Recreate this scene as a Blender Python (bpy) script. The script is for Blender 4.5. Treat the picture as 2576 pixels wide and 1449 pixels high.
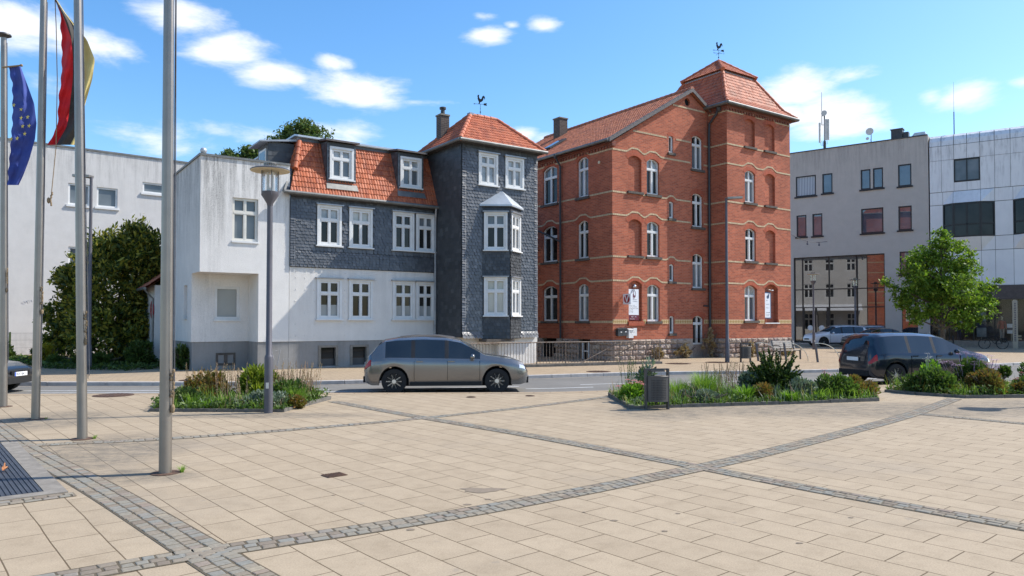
import bpy, bmesh, math, random
import numpy as np
from mathutils import Vector, Matrix, noise
from mathutils.geometry import tessellate_polygon
random.seed(7); RNG = np.random.default_rng(11)
R = math.radians
for o in list(bpy.data.objects): bpy.data.objects.remove(o, do_unlink=True)
SC = bpy.context.scene
COL = SC.collection

# ------------------------------------------------------------------ camera, world, sun, exposure
CAMH = 1.85
cam_d = bpy.data.cameras.new('camera'); cam = bpy.data.objects.new('camera', cam_d); COL.objects.link(cam)
cam.location = (0, 0, CAMH)
PITCH = math.atan(.0225)
cam.rotation_euler = (math.pi/2 + PITCH, 0, 0)
cam_d.sensor_width = 36; cam_d.lens = 36*1855/2576
cam_d.shift_y = 43/2576
cam_d.clip_start = .05; cam_d.clip_end = 2000
SC.camera = cam
SC.render.resolution_x = 1024; SC.render.resolution_y = 576

SUN_AZ, SUN_EL = R(14.5), R(47.5)          # azimuth from +X towards +Y
sun_v = Vector((math.cos(SUN_AZ)*math.cos(SUN_EL), math.sin(SUN_AZ)*math.cos(SUN_EL), math.sin(SUN_EL)))
sd = bpy.data.lights.new('sun', 'SUN'); sd.energy = 4.7; sd.angle = R(.55); sd.color = (1, .95, .87)
so = bpy.data.objects.new('sun', sd); COL.objects.link(so)
so.rotation_euler = sun_v.to_track_quat('Z', 'Y').to_euler(); so.location = (30, 10, 40)
SC.view_settings.view_transform = 'Standard'; SC.view_settings.look = 'None'
SC.view_settings.exposure = 0.46; SC.view_settings.gamma = 1

W = bpy.data.worlds.new('World'); SC.world = W; W.use_nodes = True
wt = W.node_tree; wt.nodes.clear()
def wn(t, **k):
    n = wt.nodes.new(t)
    for a, v in k.items(): setattr(n, a, v)
    return n
def wl(a, b): wt.links.new(a, b)
def wmath(op, a, b=None, c=None, clamp=False):
    n = wn('ShaderNodeMath', operation=op, use_clamp=clamp)
    for i, x in enumerate((a, b, c)):
        if x is None: continue
        if isinstance(x, (int, float)): n.inputs[i].default_value = x
        else: wl(x, n.inputs[i])
    return n.outputs[0]
sky = wn('ShaderNodeTexSky', sky_type='NISHITA', sun_disc=False, sun_elevation=SUN_EL, sun_rotation=math.pi/2-SUN_AZ)
sky.air_density = 1.0; sky.dust_density = .9; sky.ozone_density = 2.2; sky.altitude = 200
hsv = wn('ShaderNodeHueSaturation'); hsv.inputs['Hue'].default_value = .499; hsv.inputs['Saturation'].default_value = 1.28; hsv.inputs['Value'].default_value = 1.62
wl(sky.outputs[0], hsv.inputs['Color'])
tc = wn('ShaderNodeTexCoord'); sep = wn('ShaderNodeSeparateXYZ'); wl(tc.outputs['Generated'], sep.inputs[0])
az = wmath('ARCTAN2', sep.outputs[0], sep.outputs[1]); el = wmath('ARCSINE', sep.outputs[2])
comb = wn('ShaderNodeCombineXYZ'); wl(az, comb.inputs[0]); wl(wmath('MULTIPLY', el, 2.8), comb.inputs[1])
nz = wn('ShaderNodeTexNoise'); nz.inputs['Scale'].default_value = 7; nz.inputs['Detail'].default_value = 9; nz.inputs['Roughness'].default_value = .62
nz.inputs['Distortion'].default_value = .2
wl(comb.outputs[0], nz.inputs['Vector'])
# clouds as azimuth, elevation, half width, half height (radians), strength
CLOUDS = [(-.60,.326,.082,.038,.92),(-.53,.318,.065,.026,.92),(-.425,.362,.068,.026,.92),(-.372,.338,.062,.026,.92),(-.320,.314,.050,.022,.95),
 (-.213,.304,.080,.028,1.1),(-.235,.332,.034,.013,.8),(-.29,.309,.04,.012,.7),(-.030,.374,.036,.014,.95),(.044,.386,.026,.010,.75),(-.045,.396,.024,.007,.65),(.0,.386,.012,.005,.6),
 (.375,.290,.062,.026,1.1),(.415,.266,.062,.030,1.1),(.43,.297,.044,.012,.8),(.415,.240,.060,.016,.9),(.36,.262,.04,.02,.9),(.56,.258,.042,.020,1),(.61,.264,.022,.010,.8),(.52,.262,.02,.012,.7),
 (-.455,.222,.10,.026,.72),(-.225,.247,.060,.024,.95),(.012,.253,.030,.014,.85),(-.56,.275,.05,.018,.6),(-.38,.241,.06,.014,.6),(.05,.246,.04,.012,.6),(-.33,.236,.05,.016,.7),(.18,.26,.05,.01,.45),(-.12,.29,.10,.006,.42),
 (-.95,.30,.18,.07,1),(1.05,.28,.16,.06,1),(1.6,.4,.25,.08,1),(2.4,.3,.3,.08,1),(-1.7,.38,.25,.08,1),(-2.6,.35,.3,.1,1),(3.1,.25,.2,.05,1)]
acc = None
for a0, e0, wa, we, s in CLOUDS:
    dx = wmath('MULTIPLY', wmath('SUBTRACT', az, a0), 1/wa); dy0 = wmath('SUBTRACT', el, e0-.15*we)
    dy = wmath('MULTIPLY', dy0, 1/we)
    d2 = wmath('ADD', wmath('MULTIPLY', dx, dx), wmath('MULTIPLY', dy, dy))
    v = wmath('MULTIPLY', wmath('SUBTRACT', 1.25, wmath('POWER', d2, .6)), s)
    acc = v if acc is None else wmath('MAXIMUM', acc, v)
nn = wmath('MULTIPLY', wmath('SUBTRACT', nz.outputs[0], .5), 2.9)
raw = wmath('ADD', acc, nn)
msk = wn('ShaderNodeMapRange', interpolation_type='SMOOTHSTEP'); wl(raw, msk.inputs[0]); msk.inputs[1].default_value = .2; msk.inputs[2].default_value = 1.25
msk.inputs[3].default_value = 0; msk.inputs[4].default_value = .97
cmix = wn('ShaderNodeMix', data_type='RGBA'); wl(msk.outputs[0], cmix.inputs[0]); wl(hsv.outputs[0], cmix.inputs[6]); cmix.inputs[7].default_value = (7.6, 7.8, 8.2, 1)
bg = wn('ShaderNodeBackground'); bg.inputs[1].default_value = .11; wl(cmix.outputs[2], bg.inputs[0])
wo = wn('ShaderNodeOutputWorld'); wl(bg.outputs[0], wo.inputs[0])

# ------------------------------------------------------------------ materials
MATS = {}
class NT:
    def __init__(s, name):
        s.m = bpy.data.materials.new(name); s.m.use_nodes = True; s.t = s.m.node_tree; s.t.nodes.clear()
        s.out = s.n('ShaderNodeOutputMaterial'); s.b = s.n('ShaderNodeBsdfPrincipled'); s.l(s.b.outputs[0], s.out.inputs[0]); MATS[name] = s.m
    def n(s, t, **k):
        n = s.t.nodes.new(t)
        for a, v in k.items(): setattr(n, a, v)
        return n
    def l(s, a, b): s.t.links.new(a, b)
    def tex(s, kind='Object'): return s.n('ShaderNodeTexCoord').outputs[kind]
    def math(s, op, a, b=None, clamp=False):
        n = s.n('ShaderNodeMath', operation=op, use_clamp=clamp)
        for i, x in enumerate((a, b)):
            if x is None: continue
            if isinstance(x, (int, float)): n.inputs[i].default_value = x
            else: s.l(x, n.inputs[i])
        return n.outputs[0]
    def noise(s, vec, scale, detail=4, rough=.6, dist=0):
        n = s.n('ShaderNodeTexNoise'); n.inputs['Scale'].default_value = scale; n.inputs['Detail'].default_value = detail; n.inputs['Roughness'].default_value = rough
        n.inputs['Distortion'].default_value = dist
        s.l(vec, n.inputs['Vector']); return n.outputs[0]
    def ramp(s, fac, stops):
        n = s.n('ShaderNodeValToRGB'); e = n.color_ramp.elements
        while len(e) > 1: e.remove(e[0])
        for i, (p, c) in enumerate(stops):
            x = e[0] if i == 0 else e.new(p)
            x.position = p; x.color = (*c, 1)
        s.l(fac, n.inputs[0]); return n.outputs[0]
    def mix(s, fac, a, b, mode='MIX'):
        n = s.n('ShaderNodeMix', data_type='RGBA', blend_type=mode)
        for i, x in ((0, fac), (6, a), (7, b)):
            if isinstance(x, (int, float)): n.inputs[i].default_value = x
            elif isinstance(x, tuple): n.inputs[i].default_value = (*x, 1)
            else: s.l(x, n.inputs[i])
        return n.outputs[2]
    def mapr(s, x, a, b, c=0, d=1):
        n = s.n('ShaderNodeMapRange'); s.l(x, n.inputs[0])
        for i, v in enumerate((a, b, c, d)): n.inputs[i+1].default_value = v
        return n.outputs[0]
    def scalev(s, vec, sc, rot=(0,0,0)):
        n = s.n('ShaderNodeMapping'); s.l(vec, n.inputs[0]); n.inputs['Scale'].default_value = sc; n.inputs['Rotation'].default_value = rot; return n.outputs[0]
    def bump(s, h, strength=.4, dist=.01, inv=False):
        n = s.n('ShaderNodeBump', invert=inv); n.inputs['Strength'].default_value = strength; n.inputs['Distance'].default_value = dist
        s.l(h, n.inputs['Height']); s.l(n.outputs[0], s.b.inputs['Normal'])
    def base(s, c):
        if isinstance(c, tuple): s.b.inputs['Base Color'].default_value = (*c, 1)
        else: s.l(c, s.b.inputs['Base Color'])
    def set(s, rough=.7, metal=0, spec=.5):
        s.b.inputs['Roughness'].default_value = rough; s.b.inputs['Metallic'].default_value = metal; s.b.inputs['Specular IOR Level'].default_value = spec

def simple(name, c1, c2=None, scale=4, rough=.7, metal=0, bump=0, bscale=60, bdist=.004, spec=.4, lo=.35, hi=.65):
    t = NT(name); t.set(rough, metal, spec)
    co = t.tex()
    if c2 is None: c2 = tuple(x*.82 for x in c1)
    t.base(t.ramp(t.noise(co, scale, 6, .65), [(lo, c2), (hi, c1)]))
    if bump: t.bump(t.noise(co, bscale, 3), bump, bdist)
    return t.m

def brickmat(name, c1, c2, mortar, bw=.25, bh=.077, ms=.006, dirt=.35, cvar=(.8, 1.15)):
    t = NT(name); t.set(.85, 0, .25)
    uv = t.tex('UV')
    br = t.n('ShaderNodeTexBrick'); t.l(uv, br.inputs['Vector'])
    for k, v in (('Scale', 1), ('Mortar Size', ms), ('Brick Width', bw), ('Row Height', bh), ('Mortar Smooth', .2), ('Bias', -.1)): br.inputs[k].default_value = v
    br.inputs['Color1'].default_value = (*c1, 1); br.inputs['Color2'].default_value = (*c2, 1); br.inputs['Mortar'].default_value = (*mortar, 1)
    co = t.tex()
    big = t.ramp(t.noise(co, .55, 5, .7), [(.3, (cvar[0],)*3), (.7, (cvar[1],)*3)])
    c = t.mix(1.0, br.outputs[0], big, 'MULTIPLY')
    d = t.mapr(t.noise(co, 2.2, 6, .75), .52, .75, 0, dirt)
    c = t.mix(d, c, (.07, .035, .028))
    pale = t.mapr(t.noise(co, 5, 4, .8), .66, .78, 0, .3)
    c = t.mix(pale, c, (.45, .24, .17))
    t.base(c); t.bump(br.outputs[1], .5, .006, True)
    return t.m

brickmat('brick', (.45, .125, .064), (.28, .072, .040), (.38, .23, .165), cvar=(.80, 1.15), dirt=.36)
brickmat('brick_arch', (.42, .10, .05), (.34, .07, .036), (.26, .14, .10), bw=.075, bh=.3, dirt=.2)
brickmat('brick_dark', (.24, .075, .05), (.16, .05, .04), (.2, .16, .13), dirt=.6)
brickmat('chimney_brick', (.10, .075, .065), (.065, .05, .048), (.17, .15, .135), bw=.24, bh=.08, ms=.01)
def creammat():
    t = NT('cream_brick'); t.set(.8)
    br = t.n('ShaderNodeTexBrick', offset=0.0); t.l(t.tex('UV'), br.inputs['Vector'])
    for k, v in (('Scale', 1), ('Mortar Size', .008), ('Brick Width', .12), ('Row Height', .5)): br.inputs[k].default_value = v
    br.inputs['Color1'].default_value = (.54, .42, .26, 1); br.inputs['Color2'].default_value = (.44, .33, .20, 1); br.inputs['Mortar'].default_value = (.25, .16, .1, 1)
    t.base(t.mix(t.mapr(t.noise(t.tex(), 3, 5, .7), .5, .8, 0, .5), br.outputs[0], (.2, .13, .08)))
creammat()
def ornatemat():
    t = NT('ornate_band'); t.set(.7)
    uv = t.tex('UV'); sx = t.n('ShaderNodeSeparateXYZ'); t.l(uv, sx.inputs[0])
    u = t.math('ABSOLUTE', t.math('SUBTRACT', t.math('FRACT', t.math('MULTIPLY', sx.outputs[0], 8.0)), .5))
    v = t.math('MULTIPLY', t.math('ABSOLUTE', t.math('SUBTRACT', sx.outputs[1], 1.85)), 4.2)
    d = t.math('ADD', u, v)
    k = t.math('LESS_THAN', d, .42)
    c = t.mix(k, (.52, .40, .22), (.30, .17, .045))
    k2 = t.math('GREATER_THAN', v, .40)
    t.base(t.mix(k2, c, (.46, .20, .12)))
ornatemat()

def plastermat(name, c, streak=.7, ztop=7.8, warm=1.0, grain=90, edge=None):
    t = NT(name); t.set(.92, 0, .2)
    co = t.tex()
    fine = t.noise(co, grain, 2, .5)
    base = t.ramp(t.noise(co, 1.3, 6, .7), [(.3, tuple(x*.88 for x in c)), (.7, c)])
    base = t.mix(t.mapr(fine, .35, .6, .22, 0), base, tuple(x*.55 for x in c))
    sv = t.scalev(co, (2.6, 2.6, .22))
    st = t.noise(sv, 1.6, 7, .75)
    sx = t.n('ShaderNodeSeparateXYZ'); t.l(co, sx.inputs[0])
    hgt = t.mapr(sx.outputs[2], ztop-3.6, ztop, 0, 1)
    fac = t.math('MULTIPLY', t.mapr(st, .44, .66, 0, streak), hgt, True)
    fac = t.math('MULTIPLY', fac, t.mapr(t.noise(co, 14, 4, .7), .3, .6, .35, 1))
    base = t.mix(fac, base, (.11, .105, .10))
    if edge is not None:
        e_ = t.math('MULTIPLY', t.math('ABSOLUTE', t.math('SUBTRACT', sx.outputs[0], edge)), 1/.75)
        e_ = t.math('MULTIPLY', t.math('SUBTRACT', 1, e_, True), t.mapr(t.noise(t.scalev(co, (7, 7, .5)), 1.2, 6, .8), .36, .62, 0, 1.2))
        e_ = t.math('MULTIPLY', t.math('MULTIPLY', e_, t.mapr(sx.outputs[2], ztop-3.6, ztop-.6, .25, 1)), t.mapr(t.noise(co, 22, 5, .75), .34, .6, .2, 1), True)
        base = t.mix(e_, base, (.10, .095, .09))
    low = t.mapr(sx.outputs[2], 0, 1.4, .35, 0)
    base = t.mix(t.math('MULTIPLY', low, t.mapr(t.noise(co, 3, 5), .4, .7, 0, 1)), base, (.22, .19, .16))
    t.base(base); t.bump(fine, .7, .012)
    return t.m
plastermat('plaster_annex', (.75, .725, .69), .95, 7.9, grain=45, edge=-2.75)
plastermat('plaster_house', (.75, .722, .68), .25, 4.2)
plastermat('plaster_left', (.63, .61, .585), .55, 11.9, grain=60)
plastermat('plaster_grey', (.50, .46, .42), .55, 15.9, grain=70)
plastermat('plinth_grey', (.30, .295, .285), .5, 1.6)
plastermat('plinth_dark', (.21, .22, .235), .5, 1.6)
def panelmat():
    t = NT('panel_white'); t.set(.45, 0, .4); co = t.tex()
    st = t.noise(t.scalev(co, (2.2, 2.2, .3)), 2.0, 6, .7)
    c = t.ramp(t.noise(co, .8, 4), [(.3, (.66, .66, .67)), (.7, (.74, .74, .74))])
    sx = t.n('ShaderNodeSeparateXYZ'); t.l(co, sx.inputs[0])
    fac = t.math('MULTIPLY', t.mapr(st, .48, .72, 0, .6), t.mapr(sx.outputs[2], 9.5, 14.8, 0.08, 1))
    t.base(t.mix(fac, c, (.16, .155, .155)))
panelmat()
def tilemat(name, a, b, dark, tw=.12, th=.245):
    t = NT(name); t.set(.62, 0, .35)
    uv = t.tex('UV'); sx = t.n('ShaderNodeSeparateXYZ'); t.l(uv, sx.inputs[0])
    fu = t.math('FLOOR', t.math('MULTIPLY', sx.outputs[0], 1/tw)); fv = t.math('FLOOR', t.math('MULTIPLY', sx.outputs[1], 1/th))
    cb = t.n('ShaderNodeCombineXYZ'); t.l(fu, cb.inputs[0]); t.l(fv, cb.inputs[1])
    wnz = t.n('ShaderNodeTexWhiteNoise', noise_dimensions='2D'); t.l(cb.outputs[0], wnz.inputs['Vector'])
    c = t.ramp(wnz.outputs[0], [(0, b), (.55, a), (1, tuple(x*1.12 for x in a))])
    d = t.mapr(t.noise(t.tex(), 2.3, 7, .75), .5, .72, 0, .8)
    d2 = t.mapr(t.noise(t.tex(), 26, 4, .8), .5, .7, 0, .45)
    c = t.mix(d2, t.mix(d, c, dark), dark); t.base(c)
tilemat('tile_orange', (.43, .120, .050), (.31, .078, .036), (.15, .055, .032))
tilemat('tile_red', (.46, .135, .062), (.34, .09, .045), (.13, .06, .04))
tilemat('tile_brown', (.44, .155, .08), (.29, .095, .055), (.10, .05, .036))
def islandmat(name, stops, rough=.5, nscale=8, spec=.4, transl=0, var=.25, bump=0):
    t = NT(name); t.set(rough, 0, spec)
    g = t.n('ShaderNodeNewGeometry')
    c = t.ramp(g.outputs['Random Per Island'], stops)
    if bump: var *= .5
    k = t.ramp(t.noise(t.tex(), nscale, 4, .6), [(.3, (1-var,)*3), (.7, (1+var*.6,)*3)])
    c = t.mix(1.0, c, k, 'MULTIPLY'); t.base(c)
    if transl:
        tr = t.n('ShaderNodeBsdfTranslucent'); t.l(t.mix(1.0, c, (1.25, 1.35, .7), 'MULTIPLY'), tr.inputs[0])
        mx = t.n('ShaderNodeMixShader'); mx.inputs[0].default_value = transl
        t.l(t.b.outputs[0], mx.inputs[1]); t.l(tr.outputs[0], mx.inputs[2]); t.l(mx.outputs[0], t.out.inputs[0])
    if bump: t.bump(t.noise(t.tex(), 40, 3), bump, .005)
    return t.m
islandmat('slate', [(0, (.060, .064, .070)), (.5, (.076, .081, .089)), (.9, (.094, .100, .109)), (1, (.125, .132, .143))], .40, 5, .6, bump=.3)
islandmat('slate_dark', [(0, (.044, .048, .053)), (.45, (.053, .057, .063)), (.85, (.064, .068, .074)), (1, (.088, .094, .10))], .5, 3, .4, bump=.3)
islandmat('cobble', [(0, (.20, .165, .13)), (.3, (.26, .225, .175)), (.55, (.235, .215, .175)), (.8, (.22, .215, .19)), (.93, (.25, .20, .16)), (1, (.30, .26, .195))], .92, 30, .08, var=.3, bump=.4)
islandmat('ashlar', [(0, (.24, .17, .14)), (.4, (.34, .26, .215)), (.75, (.42, .34, .27)), (1, (.30, .24, .22))], .9, 9, .2, var=.5, bump=.6)
def leafmat(name, cols, transl=.3):
    cols = [tuple(min(.5, x*(1.5 if max(c) < .3 else 1.15)) for x in c) for c in cols]; n = len(cols); return islandmat(name, [(i/(n-1) if n > 1 else 0, c) for i, c in enumerate(cols)], .55, 1.2, .3, transl, .35)
leafmat('leaf_maple', [(.045, .09, .012), (.075, .135, .016), (.11, .18, .02), (.17, .23, .03)], .42)
leafmat('leaf_oak', [(.030, .055, .016), (.05, .085, .022), (.075, .11, .03), (.12, .13, .045)], .25)
leafmat('leaf_thuja', [(.018, .032, .010), (.035, .055, .012), (.075, .095, .016), (.20, .19, .03), (.30, .25, .04)], .3)
leafmat('leaf_hedge', [(.022, .04, .012), (.04, .07, .015), (.07, .10, .02)], .25)
leafmat('leaf_yellow', [(.20, .20, .02), (.36, .28, .03), (.16, .18, .02)], .35)
leafmat('leaf_bright', [(.06, .13, .012), (.10, .19, .02), (.15, .25, .03)], .4)
leafmat('leaf_mid', [(.035, .065, .016), (.06, .105, .02), (.09, .13, .03)], .3)
leafmat('leaf_grey', [(.07, .10, .07), (.12, .155, .115), (.18, .21, .16), (.05, .075, .04)], .2)
leafmat('leaf_rust', [(.10, .07, .02), (.19, .10, .03), (.08, .09, .02), (.14, .12, .03)], .25)
leafmat('leaf_yew', [(.010, .022, .006), (.022, .042, .009), (.04, .07, .011), (.08, .11, .016)], .2)
leafmat('leaf_yewgold', [(.07, .10, .010), (.12, .16, .014), (.19, .22, .02), (.05, .07, .01)], .3)
leafmat('leaf_dry', [(.25, .17, .085), (.34, .25, .14), (.18, .12, .06), (.40, .32, .2)], .2)
leafmat('stalk', [(.28, .17, .12), (.36, .25, .16), (.25, .2, .09)], .2)
leafmat('grass', [(.08, .15, .02), (.13, .22, .03), (.19, .27, .05)], .35)
leafmat('petal_pink', [(.52, .12, .13), (.62, .20, .19), (.45, .09, .08)], .2)
leafmat('petal_purple', [(.36, .20, .52), (.48, .32, .62), (.30, .16, .44)], .2)
leafmat('petal_white', [(.6, .62, .55), (.5, .55, .45)], .2)
simple('bark', (.13, .10, .075), (.07, .055, .04), 12, .9, bump=.8, bscale=30)
simple('frame_white', (.70, .70, .69), (.60, .60, .585), 2, .45)
simple('frame_cream', (.66, .64, .58), (.56, .54, .48), 3, .5)
simple('frame_black', (.018, .018, .02), (.012, .012, .014), 3, .4)
simple('sill_stone', (.12, .10, .085), (.07, .06, .05), 8, .85, bump=.4)
simple('zinc', (.34, .35, .37), (.24, .25, .27), 2.5, .42, .5)
simple('zinc_light', (.50, .54, .58), (.40, .44, .48), 2, .4, .35)
simple('gutter', (.20, .20, .19), (.13, .13, .125), 3, .5, .4)
simple('pipe_dark', (.055, .055, .06), (.04, .04, .045), 5, .5)
simple('pipe_copper', (.16, .15, .14), (.10, .095, .09), 4, .5, .3)
simple('verge_slate', (.15, .13, .125), (.08, .075, .075), 10, .7)
simple('steel', (.315, .285, .25), (.25, .225, .20), 1.2, .42, .75)
simple('steel_bright', (.66, .67, .69), (.58, .6, .62), 4, .3, 1)
simple('iron_black', (.02, .02, .023), (.014, .014, .016), 6, .55)
simple('anthracite', (.088, .083, .080), (.066, .063, .062), 3, .5, .2)
simple('lamp_grey', (.115, .11, .125), (.085, .082, .092), 2, .5, .2)
simple('lamp_cream', (.66, .56, .38), (.5, .42, .28), 9, .6)
simple('wood_weathered', (.46, .41, .35), (.30, .26, .22), 9, .8)
simple('rail_rust', (.22, .19, .165), (.13, .085, .06), 9, .65, .3)
simple('rope', (.30, .22, .13), (.2, .14, .08), 30, .9)
simple('cable', (.10, .10, .11), (.06, .06, .07), 10, .6)
simple('rubber', (.018, .018, .018), (.012, .012, .012), 10, .8)
simple('black_void', (.006, .006, .007), (.004, .004, .005), 4, .9)
simple('concrete', (.25, .225, .19), (.17, .152, .128), 6, .9, bump=.4)
simple('kerb_stone', (.46, .43, .40), (.34, .32, .30), 5, .85, bump=.3)
simple('edging_stone', (.17, .155, .135), (.09, .085, .075), 7, .9, bump=.5)
simple('rusty_iron', (.15, .085, .055), (.07, .045, .035), 14, .8, .3, bump=.5)
simple('grate_rubber', (.055, .062, .075), (.035, .04, .05), 5, .6, bump=.3, bscale=200)
simple('soil', (.09, .065, .045), (.05, .036, .026), 12, .95)
simple('joint_earth', (.115, .092, .06), (.075, .06, .038), 40, .95)
simple('dry_leaf', (.50, .24, .11), (.36, .15, .07), 25, .7)
simple('sign_white', (.74, .76, .80), (.70, .72, .76), 3, .35)
simple('sign_red', (.30, .018, .03), (.26, .016, .026), 3, .35)
simple('sign_wine', (.13, .012, .035), (.11, .01, .03), 3, .35)
simple('sign_blue', (.03, .08, .18), (.025, .07, .15), 3, .35)
simple('ink', (.06, .06, .09), (.05, .05, .08), 5, .6)
simple('letter_white', (.8, .8, .8), (.75, .75, .75), 3, .5)
simple('plate_blue', (.05, .12, .5), (.045, .1, .45), 3, .4)
simple('marking', (.62, .63, .62), (.42, .43, .43), 9, .8)
simple('flag_blue', (.045, .075, .30), (.03, .05, .23), 3, .75)
simple('flag_star', (.68, .52, .10), (.6, .45, .08), 5, .7)
simple('flag_red', (.62, .012, .02), (.5, .008, .014), 4, .7)
simple('flag_black', (.06, .052, .045), (.04, .036, .032), 4, .8)
simple('flag_gold', (.62, .50, .20), (.52, .42, .16), 3, .75)
simple('antenna_white', (.62, .62, .58), (.5, .5, .47), 2, .5)
simple('fascia_brown', (.10, .08, .075), (.075, .06, .055), 4, .6)
simple('mail_dark', (.055, .06, .068), (.045, .05, .056), 3, .4, .4)
simple('awning_bulb', (.5, .5, .45), None, 3, .4)
simple('graffiti', (.50, .50, .52), None, 5, .8)
simple('stain_dark', (.23, .18, .13), (.19, .15, .105), 18, .8)
simple('far_ground', (.16, .16, .12), (.10, .11, .07), .05, .95)

def glass(name, c1, c2, rough=.03, scale=.6, spec=.5, ior=1.5):
    t = NT(name); t.set(rough, 0, spec); t.b.inputs['IOR'].default_value = ior
    t.base(t.ramp(t.noise(t.tex(), scale, 3, .5), [(.4, c1), (.62, c2)]))
glass('glass_dark', (.008, .009, .009), (.028, .028, .027), ior=1.36)
glass('glass_grey', (.10, .115, .125), (.16, .175, .185))
glass('glass_curtain', (.24, .26, .27), (.40, .42, .42), scale=2.2)
glass('glass_blind', (.40, .40, .36), (.47, .47, .43), scale=1.5)
glass('glass_frost', (.26, .27, .265), (.31, .325, .32), rough=.25)
glass('glass_rust', (.035, .012, .01), (.06, .02, .015), rough=.3)
glass('glass_office', (.06, .075, .10), (.10, .12, .15), rough=.02, ior=1.9)
glass('glass_shop', (.014, .014, .014), (.05, .046, .042), rough=.015, scale=.9, ior=2.3)
glass('glass_car', (.010, .012, .014), (.02, .024, .026), rough=.01, ior=1.75)
def clearglass():
    t = NT('glass_clear'); tr = t.n('ShaderNodeBsdfTransparent'); gl = t.n('ShaderNodeBsdfGlossy'); gl.inputs['Roughness'].default_value = .04
    fr = t.n('ShaderNodeFresnel'); fr.inputs[0].default_value = 1.5
    mx = t.n('ShaderNodeMixShader'); t.l(t.math('MULTIPLY', fr.outputs[0], .8), mx.inputs[0]); t.l(tr.outputs[0], mx.inputs[1]); t.l(gl.outputs[0], mx.inputs[2]); t.l(mx.outputs[0], t.out.inputs[0])
clearglass()
def blindmat():
    t = NT('vertical_blind'); t.set(.3); sx = t.n('ShaderNodeSeparateXYZ'); t.l(t.tex('UV'), sx.inputs[0])
    k = t.math('PINGPONG', t.math('MULTIPLY', sx.outputs[0], 8), .5)
    t.base(t.ramp(k, [(.08, (.12, .14, .17)), (.32, (.45, .48, .52))]))
blindmat()
def paint(name, c, rough=.28, metal=.35):
    t = NT(name); t.set(rough, metal, .5); t.b.inputs['Coat Weight'].default_value = .8; t.b.inputs['Coat Roughness'].default_value = .06
    t.base(t.ramp(t.noise(t.tex(), 1.5, 5, .6), [(.35, tuple(x*.88 for x in c)), (.65, c)]))
paint('paint_silver', (.22, .215, .21), .24, .7); paint('paint_blue', (.012, .018, .030), .2, .3); paint('paint_black', (.014, .014, .015), .3, .1)
paint('paint_white', (.74, .75, .77), .3, 0); paint('paint_brown', (.15, .135, .12), .35, .5)
simple('light_clear', (.75, .78, .82), None, 3, .12, .4); simple('light_red', (.42, .02, .02), None, 3, .15)

def pavingmat(name, bw, bh, c1, c2, joint, ms, dirt_c=(.22, .19, .155)):
    t = NT(name); t.set(.88, 0, .22)
    uv = t.tex('UV'); co = t.tex()
    wob = t.n('ShaderNodeVectorMath', operation='ADD')
    nzv = t.n('ShaderNodeTexNoise'); nzv.inputs['Scale'].default_value = .9; t.l(co, nzv.inputs['Vector'])
    sc = t.n('ShaderNodeVectorMath', operation='SCALE'); t.l(nzv.outputs[1], sc.inputs[0]); sc.inputs['Scale'].default_value = .03
    t.l(uv, wob.inputs[0]); t.l(sc.outputs[0], wob.inputs[1])
    br = t.n('ShaderNodeTexBrick'); t.l(wob.outputs[0], br.inputs['Vector'])
    for k, v in (('Scale', 1), ('Mortar Size', ms), ('Brick Width', bw), ('Row Height', bh), ('Mortar Smooth', .15), ('Bias', 0)): br.inputs[k].default_value = v
    br.inputs['Color1'].default_value = (*c1, 1); br.inputs['Color2'].default_value = (*c2, 1); br.inputs['Mortar'].default_value = (*joint, 1)
    c = br.outputs[0]
    spk = t.ramp(t.noise(co, 75, 5, .8), [(.32, (.72, .70, .68)), (.5, (1, 1, 1)), (.72, (1.2, 1.2, 1.2))])
    c = t.mix(1, c, spk, 'MULTIPLY')
    mid = t.ramp(t.noise(co, 3.5, 8, .78), [(.28, (.80, .79, .77)), (.5, (.98, .98, .98)), (.72, (1.07, 1.07, 1.07))])
    c = t.mix(1, c, mid, 'MULTIPLY')
    d = t.mapr(t.noise(co, .33, 6, .6), .54, .74, 0, .5)
    c = t.mix(t.math('MULTIPLY', d, t.mapr(t.noise(t.scalev(co, (1, 1, 1)), 9, 5, .7), .3, .6, .3, 1)), c, dirt_c)
    spots = t.mapr(t.noise(co, 5.5, 2, .4), .73, .76, 0, .35)
    c = t.mix(spots, c, dirt_c)
    # worn, lichen-grey area round the flag poles and in front of the beds
    sx = t.n('ShaderNodeSeparateXYZ'); t.l(co, sx.inputs[0])
    def blob(cx, cy, rx, ry):
        a = t.math('MULTIPLY', t.math('SUBTRACT', sx.outputs[0], cx), 1/rx); b_ = t.math('MULTIPLY', t.math('SUBTRACT', sx.outputs[1], cy), 1/ry)
        return t.math('SUBTRACT', 1, t.math('SQRT', t.math('ADD', t.math('MULTIPLY', a, a), t.math('MULTIPLY', b_, b_))), True)
    bl = None
    for b4 in ((-6.0, 10.4, 1.5, 2.3), (-8.8, 13.9, 1.4, 1.8), (-4.6, 8.9, 1.0, .6), (7.4, 15.6, 6.5, 1.7), (3.0, 15.2, 1.3, 1.6), (13, 16, 4, 2.2), (-5.2, 14.6, 3.0, .55)):
        v = blob(*b4); bl = v if bl is None else t.math('MAXIMUM', bl, v)
    bl = t.math('MULTIPLY', t.mapr(bl, .0, .45, 0, 1), t.mapr(t.noise(t.scalev(co, (1, 1.5, 1)), 3.2, 10, .88), .40, .60, .08, 1))
    c = t.mix(t.math('MULTIPLY', bl, .92), c, (.135, .118, .094))
    t.base(c)
    hh = t.math('ADD', t.math('MULTIPLY', br.outputs[1], -1), t.math('MULTIPLY', t.noise(co, 160, 2), .25))
    t.bump(hh, .45, .006)
PAVE = ((.375, .300, .209), (.342, .272, .188))
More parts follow.
